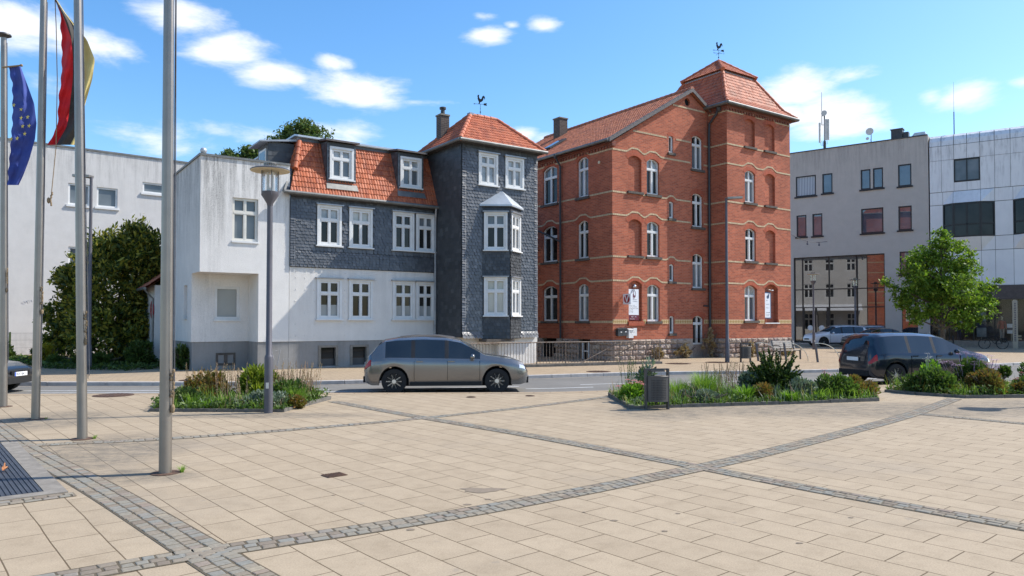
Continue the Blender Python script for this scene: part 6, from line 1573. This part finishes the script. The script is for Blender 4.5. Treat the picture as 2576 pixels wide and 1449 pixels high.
# ------------------------------------------------------------------ plants
def leaves_mesh(C, s, el=1.0, up=.3, fold=.25, dirs=None, seed=0):
    """C: (n,3) centres, s: (n,) half sizes. returns verts, faces for kite leaves with a fold"""
    rg = np.random.default_rng(seed+5); n = len(C)
    d = rg.normal(size=(n, 3)) if dirs is None else dirs+rg.normal(size=(n, 3))*.35
    d /= np.linalg.norm(d, axis=1)[:, None]
    nr = rg.normal(size=(n, 3)); nr[:, 2] += up*3
    w = np.cross(d, nr); w /= np.linalg.norm(w, axis=1)[:, None]+1e-9; nn = np.cross(w, d)
    s = s[:, None]; l = d*s*el; ww = w*s*.55
    V = np.stack([C-l, C+ww+nn*s*fold*.4+l*.1, C+l, C-ww+nn*s*fold*.4+l*.1], 1).reshape(-1, 3)
    return V, n
def leaf_obj(name, mat_, V, n, parent=None, loc=None):
    me = bpy.data.meshes.new(name); k = np.arange(n)*4
    F = np.concatenate([np.stack([k, k+1, k+2], 1), np.stack([k, k+2, k+3], 1)])
    me.vertices.add(len(V)); me.vertices.foreach_set('co', V.astype(np.float32).ravel())
    me.loops.add(len(F)*3); me.loops.foreach_set('vertex_index', F.astype(np.int32).ravel())
    me.polygons.add(len(F)); me.polygons.foreach_set('loop_start', np.arange(0, len(F)*3, 3, dtype=np.int32))
    me.update(calc_edges=True); me.validate()
    me.materials.append(MATS[mat_]); o = bpy.data.objects.new(name, me); COL.objects.link(o)
    if parent: o.parent = parent
    if loc is not None: o.location = loc
    return o
def lobe_pts(lobes, n, seed, shell=.35, clump=0, cs=.3):
    rg = np.random.default_rng(seed); vol = np.array([l[3]**2 for l in lobes]); pr = vol/vol.sum(); out = []
    idx = rg.choice(len(lobes), n, p=pr)
    L = np.array([l[:4] for l in lobes]); zs = np.array([l[4] if len(l) > 4 else 1 for l in lobes])
    d = rg.normal(size=(n, 3)); d /= np.linalg.norm(d, axis=1)[:, None]
    r = 1-shell*rg.random(n)**1.3
    if clump:
        # leaves gather round twig ends
        m_ = clump; ti = rg.choice(len(lobes), m_, p=pr); td = rg.normal(size=(m_, 3)); td /= np.linalg.norm(td, axis=1)[:, None]; tr = 1-shell*rg.random(m_)**1.2
        T = L[ti, :3]+td*(L[ti, 3]*tr)[:, None]*np.stack([np.ones(m_), np.ones(m_), zs[ti]], 1)
        k = rg.integers(0, m_, n); C = T[k]+rg.normal(size=(n, 3))*cs*np.array([1, 1, .7]); D = td[k]
        return C, D
    C = L[idx, :3]+d*(L[idx, 3]*r)[:, None]*np.stack([np.ones(n), np.ones(n), zs[idx]], 1)
    return C, d
def tree(name, label, loc, lobes, n, mat_, ls, trunk_r, trunk_h, seed, clump, cs, group=None, cat='tree', shell=.4):
    t = thing(name, label, cat, loc, 0, group)
    m = MB(); top = max(l[2] for l in lobes)*.85
    m.tube([(0, 0, 0), (.03, 0, trunk_h*.5), (-.03, .02, trunk_h), (0, 0, top)], trunk_r, 10, r1=trunk_r*.25)
    for l in lobes: z0 = max(trunk_h*.7, l[2]-l[3]*.9-abs(l[0])*.4); m.tube([(0, 0, min(z0, top*.9)), (l[0]*.5, l[1]*.5, (z0+l[2])/2), (l[0], l[1], l[2])], trunk_r*.35, 6, r1=.02)
    m.build('trunk', 'bark', t, smooth=True)
    C, D = lobe_pts(lobes, n, seed, shell, clump, cs); rg = np.random.default_rng(seed+1)
    V, k = leaves_mesh(C, ls*rg.uniform(.6, 1.25, n), 1.0, .4, .3, None, seed); leaf_obj('crown', mat_, V, k, t)
    return t
mp = [(-.1, 0, 6.75, .55), (-1.0, .2, 5.75, .85), (.75, -.2, 5.75, .95), (-1.8, -.3, 4.55, .85), (0, .4, 4.7, 1.45), (1.7, .2, 4.75, .85), (-2.75, 0, 3.75, .5), (2.75, .1, 3.85, .62), (-1.5, -.5, 3.0, 1.0), (.4, -.4, 2.95, 1.35), (2.1, -.2, 2.65, .85), (1.35, 0, 1.85, .7), (-1.5, .2, 2.05, .62), (.2, -1.1, 3.9, 1.1), (-.1, 1.2, 3.9, 1.2), (-.6, .1, 6.35, .42), (.5, 0, 6.5, .36), (3.35, 0, 4.1, .32), (-3.2, 0, 4.15, .28), (-2.5, -.2, 3.0, .4), (2.75, 0, 2.9, .45), (0, 0, 7.2, .25), (1.5, 0, 5.6, .4), (-1.75, 0, 5.3, .4)]
tree('maple_tree', 'broad light green maple with its crown nearly reaching the ground, by the shops', (26.25, 45, .03), mp, 19000, 'leaf_maple', .105, .17, 1.9, 3, 520, .17)
def roundcrown(rx, z0, z1, k, seed):
    rg = np.random.default_rng(seed); out = []
    for i in range(k):
        a = rg.random()*6.28; h = rg.random(); r = rx*math.sin(math.pi*(.15+.8*h))*.72; out.append((r*math.cos(a), r*math.sin(a)*.8, z0+(z1-z0)*h, rx*rg.uniform(.25, .42)))
    return out
tree('deciduous_tree', 'large round dark green treetop rising behind the slate mansard roof', (-17.3, 62, 0), roundcrown(3.3, 13.6, 17.9, 30, 4), 17000, 'leaf_oak', .15, .35, 8, 8, 800, .24)
tree('deciduous_tree', 'lower left of the treetops behind the white annex roof', (-23.2, 60, 0), roundcrown(1.6, 13.2, 15.3, 16, 6), 5000, 'leaf_oak', .16, .3, 8, 9, 300, .22)
tree('deciduous_tree', 'treetop behind the annex roof just left of the small side dormer', (-21.4, 61, 0), roundcrown(1.7, 13.3, 15.8, 16, 7), 5000, 'leaf_oak', .16, .3, 8, 10, 300, .22)
# conifer hedge tree (thuja)
th = thing('conifer', 'big spreading yellow tipped conifer beside the white annex', 'conifer', (-17.3, 32.3, 0))
tl = [(-.2, 0, 3.2, 2.0, 1.15), (.9, 0, 4.4, 1.25, 1.2), (-.5, .1, 4.9, .85, 1.2), (.6, 0, 5.4, .75, 1.3), (-1.5, -.1, 3.4, .9, 1.2), (-1.9, 0, 1.8, .95), (1.6, 0, 2.6, 1.1, 1.4), (.2, -.6, 1.4, 1.8, .9), (1.7, .2, 4.3, .8, 1.2), (-2.3, 0, 3.8, .45), (1.2, .1, 5.3, .7, 1.1), (-1.1, 0, 4.3, .6), (-2.55, 0, 1.2, .6), (1.6, -.2, 1.0, 1.2, .9), (-2.7, -.1, 2.2, .5), (.85, 0, 5.95, .35, 1.4)]
rg = np.random.default_rng(21); n = 36000; C, D = lobe_pts(tl, n, 22, .45, 1900, .15)
dd = D*.7+np.array([0, 0, .25])+rg.normal(size=(n, 3))*.4; dd /= np.linalg.norm(dd, axis=1)[:, None]
V, k = leaves_mesh(C, .078*rg.uniform(.6, 1.4, n), 1.5, .2, .2, dd, 3); 
leaf_obj('foliage', 'leaf_thuja', V, k, th)
m = MB(); m.tube([(0, 0, 0), (.1, 0, 2.5), (.4, 0, 5)], .18, 8, r1=.04); m.build('trunk', 'bark', th)
def shrub(label, loc, rx, ry, h, n, ls, mat_, seed, name='shrub', cat='shrub', el=1.1, tips=None, lob=7, parent=None, group=None):
    rg = np.random.default_rng(seed); t = thing(name, label, cat, loc, 0, group)
    lob_ = [(0, 0, h*.45, min(rx, ry)*.75, h*.55/(min(rx, ry)*.75))]
    for i in range(lob):
        a = rg.random()*6.28; r = rg.random()**.5; q = rg.uniform(.25, .45)*min(rx, ry)+.02; lob_.append((r*(rx-q)*math.cos(a), r*(ry-q)*math.sin(a), max(q*.8, h*rg.uniform(.25, .85)*(1-.35*r)), q, 1))
    C, D = lobe_pts(lob_, n, seed, .5); C[:, 2] = np.abs(C[:, 2])+.01
    V, k = leaves_mesh(C, ls*rg.uniform(.5, 1.4, n), el, .3, .3, D+np.array([0, 0, .5]), seed); leaf_obj('foliage', mat_, V, k, t)
    m = MB()
    for i in range(8): a = rg.random()*6.28; m.tube([(0, 0, 0), (rx*.3*math.cos(a), ry*.3*math.sin(a), h*.4), (rx*.6*math.cos(a), ry*.6*math.sin(a), h*.75)], .012, 5)
    m.build('stem', 'bark', t)
    return t
def blades_mesh(n, rx, ry, h, w, spread, seed, lean=.6, base=.25):
    rg = np.random.default_rng(seed); V = []; F = []
    for i in range(n):
        a = rg.random()*6.28; r = rg.random()**.5; x, y = rx*r*math.cos(a)*base, ry*r*math.sin(a)*base; hh = h*rg.uniform(.5, 1.1); b = a+rg.normal()*.5; out = spread*rg.uniform(.2, 1)
        dx, dy = math.cos(b), math.sin(b); px, py = -dy*w, dx*w; o = len(V)
        for s_, ww in ((0, 1), (.35, 1), (.7, .75), (1, .06)):
            cx = x+dx*out*s_**1.8; cy = y+dy*out*s_**1.8; cz = hh*(s_-.28*lean*s_**3)
            V += [(cx-px*ww, cy-py*ww, cz), (cx+px*ww, cy+py*ww, cz)]
        for q in range(3): F.append((o+q*2, o+q*2+1, o+q*2+3, o+q*2+2))
    return V, F
def grass(label, loc, n, r, h, w, spread, mat_, seed, name='grass_tuft', cat='plant', base=.4, lean=.6):
    V, F = blades_mesh(n, r, r, h, w, spread, seed, lean, base); m = MB(); m.add(V, F); o = m.build(name, mat_); o.location = loc; return tag(o, label, cat)
def stalks(label, loc, n, rx, ry, h, seed, mat_='stalk', name='dry_stalks'):
    rg = np.random.default_rng(seed); V = []; F = []
    m = MB()
    for i in range(n):
        x, y = rg.uniform(-rx, rx), rg.uniform(-ry, ry); hh = h*rg.uniform(.55, 1.1); lx, ly = rg.normal()*.10*hh, rg.normal()*.06*hh
        m.tube([(x, y, 0), (x+lx*.4, y+ly*.4, hh*.55), (x+lx, y+ly, hh)], .0045, 4)
        for k in range(7):
            z = hh*(.55+.45*k/7); q = .012; f = z/hh; xx, yy = x+lx*f, y+ly*f; a = rg.random()*6.28
            m.add([(xx, yy, z), (xx+q*2*math.cos(a), yy+q*2*math.sin(a), z+q), (xx+q*math.cos(a+.6), yy+q*math.sin(a+.6), z+q*2.2)], [(0, 1, 2)])
    o = m.build(name, mat_); o.location = loc; return tag(o, label, 'plant')
def flowers(label, loc, n, rx, ry, h, mat_, leafm, seed, name, head=.07, dome=True, nl=700, ls=.045):
    t = shrub(label, loc, rx, ry, h*.86, nl, ls, leafm, seed, name, 'flower'); rg = np.random.default_rng(seed+3)
    for i in range(n):
        m = MB(); a = rg.random()*6.28; r = rg.random()**.5; x, y = rx*.9*r*math.cos(a), ry*.9*r*math.sin(a); z = h*(1-.35*r*r)*rg.uniform(.86, 1.05)
        for k in range(26):
            b = rg.random()*6.28; q = head*rg.random()**.5; cx, cy, cz = x+q*math.cos(b), y+q*math.sin(b), z+(.35*(head-q) if dome else rg.uniform(-.02, .02)); s_ = head*.22
            m.add([(cx-s_, cy-s_, cz), (cx+s_, cy-s_*.6, cz+s_*.4), (cx+s_*.5, cy+s_, cz), (cx-s_*.6, cy+s_*.7, cz+s_*.5)], [(0, 1, 2), (0, 2, 3)])
        m.tube([(x*.8, y*.8, h*.4), (x, y, z)], .005, 4); m.build('flower_head', mat_, t)
    return t
def ground_cover(name, poly, n, ls, mat_, seed, h=.12):
    rg = np.random.default_rng(seed); xs = [p[0] for p in poly]; ys = [p[1] for p in poly]; out = []
    def ins(x, y):
        c = False; j = len(poly)-1
        for i in range(len(poly)):
            if (poly[i][1] > y) != (poly[j][1] > y) and x < (poly[j][0]-poly[i][0])*(y-poly[i][1])/(poly[j][1]-poly[i][1])+poly[i][0]: c = not c
            j = i
        return c
    while len(out) < n:
        x, y = rg.uniform(min(xs), max(xs)), rg.uniform(min(ys), max(ys))
        if ins(x, y):
            q = noise.noise(Vector((x*1.7, y*1.7, seed)))
            out.append((x, y, .03+abs(h*(rg.random()**.7)*(1+1.3*q))))
    C = np.array(out); V, k = leaves_mesh(C, ls*rg.uniform(.5, 1.3, n), 1.2, .5, .3, None, seed); return struct(leaf_obj(name, mat_, V, k), 'stuff')
def edging(name, poly, label, w=.09, h=.07, closed=True):
    t = thing('planting_bed', label, 'planting bed', (0, 0, 0))
    m = MB(); P = [Vector((*p, 0)) for p in poly]; c = sum(P, Vector())/len(P); m.poly([(p.x, p.y, .03) for p in P]); m.build('soil', 'soil', t)
    m = MB()
    for i in range(len(P)):
        a, b = P[i], P[(i+1) % len(P)]; d = b-a; n = max(1, int(d.length/.95)); e = d/n; nn = Vector((-d.y, d.x, 0)).normalized()
        if (c-a).dot(nn) < 0: nn = -nn
        for k in range(n): p, q = a+e*k+e.normalized()*.006, a+e*(k+1)-e.normalized()*.006; m.ext([p, q, q+nn*w, p+nn*w], (0, 0, h+random.uniform(-.012, .012)))
    m.build('edging', 'edging_stone', t); return t
bed1 = [(-7.45, 15.2), (-4.66, 15.12), (-4.3, 17.6), (-8.5, 18.0)]
bed2 = [(2.4, 18.5), (2.5, 15.65), (5.96, 16.5), (8.55, 17.2), (9.0, 19.0), (4.0, 19.3)]
bed3 = [(9.8, 19.45), (10.2, 18.7), (10.95, 17.85), (13.9, 18.05), (17.5, 18.8), (17.5, 21.2), (10.6, 20.3)]
edging('b', bed1, 'left planting bed with stone edging around the near street lamp'); edging('b', bed2, 'middle planting bed with dark stone edging behind the litter bin'); edging('b', bed3, 'right planting bed with stone edging before the blue van')
ground_cover('ground_cover', bed1, 6500, .04, 'leaf_mid', 31, .16); ground_cover('ground_cover', bed2, 9000, .034, 'leaf_mid', 32, .13); ground_cover('ground_cover', bed3, 9000, .04, 'leaf_mid', 33, .16)
# left bed
shrub('golden green upright yew bush in the middle of the left bed', (-5.85, 16.9, 0), .72, .55, .86, 5200, .045, 'leaf_yewgold', 41, 'yew_bush', 'bush', 1.5, lob=12)
shrub('grey green low shrub at the front centre of the left bed', (-5.3, 15.75, 0), .62, .42, .34, 2600, .032, 'leaf_grey', 42)
shrub('dark small leaved shrub at the left end of the left bed', (-6.95, 15.85, 0), .5, .5, .36, 2000, .038, 'leaf_hedge', 43)
shrub('loose mid green shrub behind the golden yew in the left bed', (-7.1, 17.1, 0), .75, .6, .72, 2600, .045, 'leaf_rust', 44)
shrub('bushy green plant right of the lamp in the left bed', (-4.95, 16.6, 0), .55, .6, .55, 2600, .045, 'leaf_mid', 45)
shrub('reddish brown low plant at the right corner of the left bed', (-4.62, 15.75, 0), .34, .35, .24, 1300, .032, 'leaf_rust', 46)
shrub('blue grey low plant between lamp and golden yew in the left bed', (-4.95, 15.6, 0), .35, .32, .32, 1300, .032, 'leaf_grey', 47)
shrub('low green shrub at the far right corner of the left bed', (-4.85, 17.1, 0), .36, .36, .40, 1500, .045, 'leaf_mid', 48)
grass('bright green strappy plant at the front edge of the left bed', (-6.35, 15.45, 0), 120, .16, .26, .012, .24, 'leaf_bright', 49, 'strap_plant')
grass('long bladed grass tuft left of the strappy plant in the left bed', (-6.75, 15.65, 0), 160, .3, .42, .008, .26, 'grass', 50)
grass('pale grass tuft in the right half of the left bed', (-4.72, 16.15, 0), 260, .4, .50, .007, .25, 'grass', 51)
stalks('pinkish dry flower stalks behind the left half of the left bed', (-6.85, 17.2, 0), 80, .65, .4, .85, 52); stalks('pinkish dry flower stalks behind the lamp in the left bed', (-5.0, 17.0, 0), 130, .45, .5, .86, 53); stalks('sparse brown stalks in front of the golden yew', (-6.1, 16.1, 0), 26, .35, .2, .62, 54)
# middle bed
yw = thing('yew_bush', 'dark spiky yew bush, tallest plant of the middle bed', 'bush', (6.35, 17.9, 0)); rg = np.random.default_rng(61); n = 9000
nb = 190; bd = rg.normal(size=(nb, 3)); bd[:, 2] = np.abs(bd[:, 2])*.75+.05; bd /= np.linalg.norm(bd, axis=1)[:, None]; bl = rg.uniform(.68, 1.18, nb); nc = 420; bd2 = rg.normal(size=(nc, 3)); bd2[:, 2] = np.abs(bd2[:, 2])*.8+.02; bd2 /= np.linalg.norm(bd2, axis=1)[:, None]; bd = np.concatenate([bd, bd2]); bl = np.concatenate([bl, rg.uniform(.55, .92, nc)]); n = 24000; kk = rg.integers(0, nb+nc, n); tt = .35+.65*rg.random(n)**.6
C = bd[kk]*(bl[kk]*tt)[:, None]*np.array([.74, .64, 1.0])+np.array([0, 0, .12]); C[:, 2] -= .10*tt**2*(1-bd[kk][:, 2]); C += rg.normal(size=(n, 3))*(.020*(1.1-tt))[:, None]
V, k = leaves_mesh(C, (.042*rg.uniform(.6, 1.3, n)*(1.2-.5*tt)), 2.0, .1, .15, bd[kk]+rg.normal(size=(n, 3))*.45, 6); leaf_obj('foliage', 'leaf_yew', V, k, yw)
m = MB()
for i in range(60): q = bd[i]*bl[i]; m.tube([(0, 0, .05), (q[0]*.35, q[1]*.3, .12+q[2]*.5), (q[0]*.70, q[1]*.6, .08+q[2]*.93)], .010, 4)
m.build('branch', 'bark', yw)
flowers('pink flowering stonecrop at the left corner of the middle bed', (2.78, 17.0, 0), 15, .42, .4, .52, 'petal_pink', 'leaf_bright', 62, 'stonecrop', .07, nl=1800)
flowers('small pink stonecrop heads right of the dark yew', (7.9, 18.6, 0), 6, .35, .3, .62, 'petal_pink', 'leaf_mid', 63, 'stonecrop', .08, nl=900)
grass('tall fountain of fine green grass in the middle bed centre', (4.55, 17.5, 0), 520, .5, .78, .006, .42, 'grass', 64); grass('strappy lily leaves left of the small rust shrub', (5.35, 17.0, 0), 200, .35, .48, .012, .40, 'leaf_bright', 65, 'lily_plant')
grass('strappy bright leaves at the front right of the middle bed', (6.35, 16.95, 0), 170, .3, .34, .013, .36, 'leaf_bright', 66, 'lily_plant'); grass('upright iris blades in front of the dark yew', (6.15, 17.15, 0), 36, .12, .50, .016, .12, 'leaf_grey', 67, 'iris_plant')
grass('arching long leaves right of the dark yew front', (7.2, 17.35, 0), 110, .25, .42, .011, .5, 'grass', 68, 'lily_plant'); grass('fine green grass behind the litter bin right side', (3.85, 17.2, 0), 240, .35, .62, .006, .26, 'grass', 69)
shrub('blue grey small leaved shrub along the front of the middle bed right of the bin', (4.3, 16.45, 0), .85, .35, .34, 4200, .027, 'leaf_grey', 70); shrub('blue grey low shrub behind the litter bin foot', (3.15, 16.2, 0), .55, .32, .26, 2000, .028, 'leaf_grey', 71)
shrub('rust tipped round small shrub in front of the dark yew', (5.75, 17.0, 0), .34, .3, .46, 1700, .032, 'leaf_rust', 72); shrub('blue green bushy herb left of the dark yew', (5.75, 17.9, 0), .38, .35, .66, 1500, .045, 'leaf_grey', 73)
shrub('grey green leafy herb in front of the dark yew right side', (6.75, 17.35, 0), .42, .35, .55, 1700, .045, 'leaf_grey', 74); shrub('dense bushy green plant in the right third of the middle bed', (7.65, 17.6, 0), .65, .5, .50, 3000, .042, 'leaf_mid', 75)
shrub('brownish green bush near the right end of the middle bed', (8.2, 17.9, 0), .42, .42, .55, 1700, .04, 'leaf_rust', 76); shrub('small brown tipped bush at the right end of the middle bed', (8.6, 17.85, 0), .36, .36, .42, 1500, .035, 'leaf_rust', 77)
stalks('thin rosy dry stalks behind the fountain grass', (5.3, 18.3, 0), 90, .6, .3, .82, 78); stalks('tall thin green stalks left of the litter bin', (2.9, 17.6, 0), 30, .25, .3, .95, 79, 'leaf_mid', 'tall_stalks')
shrub('low dark ivy mound in front of the conifer', (-16.8, 29.7, 0), 1.9, .6, .55, 3600, .07, 'leaf_hedge', 109)
t = shrub('airy pale sprig plant rising behind the litter bin', (3.35, 18.2, 0), .36, .25, 1.0, 520, .05, 'leaf_grey', 80, 'sprig_plant', 'plant', 1.6)
# right bed
shrub('broad dark green shrub at the left end of the right bed', (10.9, 18.9, 0), .9, .6, .62, 4200, .05, 'leaf_mid', 81); flowers('purple flowering aster clump in the right bed', (12.35, 19.9, 0), 34, 1.15, .5, 1.02, 'petal_purple', 'leaf_mid', 82, 'aster', .085, False, 4500, .05)
flowers('pale flowering bush left of the purple asters', (11.1, 19.6, 0), 9, .4, .4, .98, 'petal_white', 'leaf_bright', 83, 'aster', .07, False, 1500, .05)
shrub('golden brown bushy plant at the front of the right bed', (11.9, 18.5, 0), .8, .5, .66, 4200, .042, 'leaf_rust', 84); shrub('green bushy mound in the right half of the right bed', (13.9, 19.4, 0), .8, .7, .92, 4200, .05, 'leaf_mid', 85)
shrub('low olive shrub at the front right of the right bed', (12.8, 18.25, 0), .6, .35, .36, 2400, .04, 'leaf_rust', 86); shrub('tall green shrub at the picture edge in the right bed', (15.4, 19.8, 0), .9, .8, 1.0, 4200, .05, 'leaf_hedge', 87)
flowers('pink stonecrop heads in the right bed', (13.1, 18.75, 0), 8, .4, .3, .58, 'petal_pink', 'leaf_mid', 88, 'stonecrop', .08, nl=1500); shrub('low green shrub right of the pink stonecrop', (14.1, 18.5, 0), .65, .4, .42, 2600, .04, 'leaf_grey', 89)
stalks('thin dry stalks at the right end of the right bed', (14.9, 19.2, 0), 40, .4, .3, 1.1, 90)
def bed_blades(name, poly, n, h, mat_, seed):
    rg = np.random.default_rng(seed); V = []; F = []; xs = [p[0] for p in poly]; ys = [p[1] for p in poly]; c = 0
    cx, cy = sum(xs)/len(xs), sum(ys)/len(ys)
    while c < n:
        x, y = rg.uniform(min(xs), max(xs)), rg.uniform(min(ys), max(ys)); ok = True
        for i in range(len(poly)):
            a, b = poly[i], poly[(i+1) % len(poly)]
            if ((b[0]-a[0])*(y-a[1])-(b[1]-a[1])*(x-a[0]))*((b[0]-a[0])*(cy-a[1])-(b[1]-a[1])*(cx-a[0])) < 0: ok = False
        if not ok: continue
        c += 1; q = max(.15, .55+1.1*noise.noise(Vector((x*1.3, y*1.3, seed)))); hh = h*q*rg.uniform(.4, 1.15); a = rg.random()*6.28; o_ = hh*rg.uniform(.1, .7); w = rg.uniform(.003, .008)
        dx, dy = math.cos(a)*o_, math.sin(a)*o_; px, py = -math.sin(a)*w, math.cos(a)*w; k = len(V)
        for s_, ww in ((0, 1), (.5, .9), (1, .1)): V += [(x+dx*s_**1.7-px*ww, y+dy*s_**1.7-py*ww, .02+hh*(s_-.15*s_**3)), (x+dx*s_**1.7+px*ww, y+dy*s_**1.7+py*ww, .02+hh*(s_-.15*s_**3))]
        F += [(k, k+1, k+3, k+2), (k+2, k+3, k+5, k+4)]
    m = MB(); m.add(V, F); return struct(m.build(name, mat_), 'stuff')
bed1p = [(-7.15, 15.3), (-4.75, 15.25), (-4.6, 17.3), (-7.75, 17.7)]
bed_blades('wild_grass', bed1p, 2600, .48, 'grass', 111); bed_blades('wild_grass', bed1p, 900, .50, 'leaf_grey', 112); bed_blades('wild_stalks', bed1p, 500, .55, 'stalk', 113)
bed_blades('wild_grass', bed2, 3600, .46, 'grass', 114); bed_blades('wild_grass', bed2, 1500, .5, 'leaf_grey', 115); bed_blades('wild_stalks', bed2, 500, .6, 'stalk', 116)
bed_blades('wild_grass', bed3, 3200, .5, 'grass', 117); bed_blades('wild_grass', bed3, 1500, .55, 'leaf_rust', 118)
# weeds at the pole feet
grass('small green weed tuft at the foot of the nearest flagpole', (-4.05, 9.1, 0), 34, .05, .10, .004, .10, 'grass', 91, 'weed'); grass('tiny weed tuft at the foot of the second flagpole', (-6.6, 11.7, 0), 26, .05, .07, .004, .08, 'grass', 92, 'weed'); grass('tiny weed tuft at the foot of the third flagpole', (-8.85, 14.05, 0), 20, .04, .06, .004, .06, 'grass', 93, 'weed')
# dry climber on the brick plinth
for i, (x, y, rx, h, sd_i, lb_) in enumerate(((4.6, -.32, 1.15, .75, 94, 'dry tan creeper on the stone plinth under the small cellar window'), (6.25, -.5, .75, 1.6, 95, 'tall dry tan creeper in the corner between gable and tower'), (8.05, -1.6, 1.0, .85, 96, 'dry tan creeper on the tower plinth left of the litter bin'), (2.7, -.3, .5, .7, 97, 'thin dry creeper near the end of the stair railing'), (10.9, -1.6, .9, .6, 98, 'dry creeper behind the park bench'))):
    q = bloc(x, y, 0); t = shrub(lb_, (q[0], q[1], .03), rx, .22, h, int(700*rx*h)+260, .05, 'leaf_dry', sd_i, 'dry_creeper', 'plant', 1.2); t.rotation_euler = (0, 0, HR)
# fence, hedge plants at the left
fn = thing('mesh_fence', 'green wire mesh fence before the long white block', 'fence', (-26.0, 37.6, 0), R(36)); m = MB()
for k in range(0, 260): m.cyl((k*.055-3, 0, .08), (k*.055-3, 0, 1.28), .0045, n=4, caps=False)
for z in (.1, .5, .9, 1.26): m.cyl((-3, 0, z), (11.3, 0, z), .006, n=4)
m.build('wire_panel', 'gutter', fn)
for x in (-2.4, .35, 3.1, 5.6, 8.1):
    m = MB(); m.box(x-.04, x+.04, -.03, .03, 0, 1.32); m.build('post', 'leaf_hedge', fn)
hd = [(-30, 33.2), (-14.3, 27.2), (-12.5, 30.6), (-20, 34), (-27, 38), (-30, 38)]
ground_cover('ground_cover', hd, 15000, .07, 'leaf_hedge', 101, .17)
ground_cover('lawn_strip', [(-30, 32.2), (-19.5, 30.4), (-19, 31.8), (-30, 35.5)], 6000, .06, 'leaf_bright', 102, .14)
shrub('yellow leaved shrub at the foot of the conifer', (-19.7, 31.2, 0), .85, .5, .95, 1700, .075, 'leaf_yellow', 103); shrub('dark leafy shrub by the fence left of the conifer', (-21.6, 34.2, 0), .8, .5, 1.2, 1600, .085, 'leaf_hedge', 104)
shrub('tall loose shrub against the white block beside the conifer', (-20.3, 33.6, 0), 1.0, .6, 1.9, 1500, .085, 'leaf_hedge', 105); shrub('dark shrub behind the leftmost flagpole', (-24.6, 35.6, 0), .9, .6, 1.0, 1500, .085, 'leaf_hedge', 106)
shrub('dark evergreen shrub between conifer and nearest flagpole', (-14.9, 29.6, 0), .9, .6, 1.1, 2600, .075, 'leaf_hedge', 107); shrub('ivy covered bush at the corner of the white annex', (-12.5, 28.0, 0), .5, .5, 1.0, 1300, .07, 'leaf_hedge', 108)
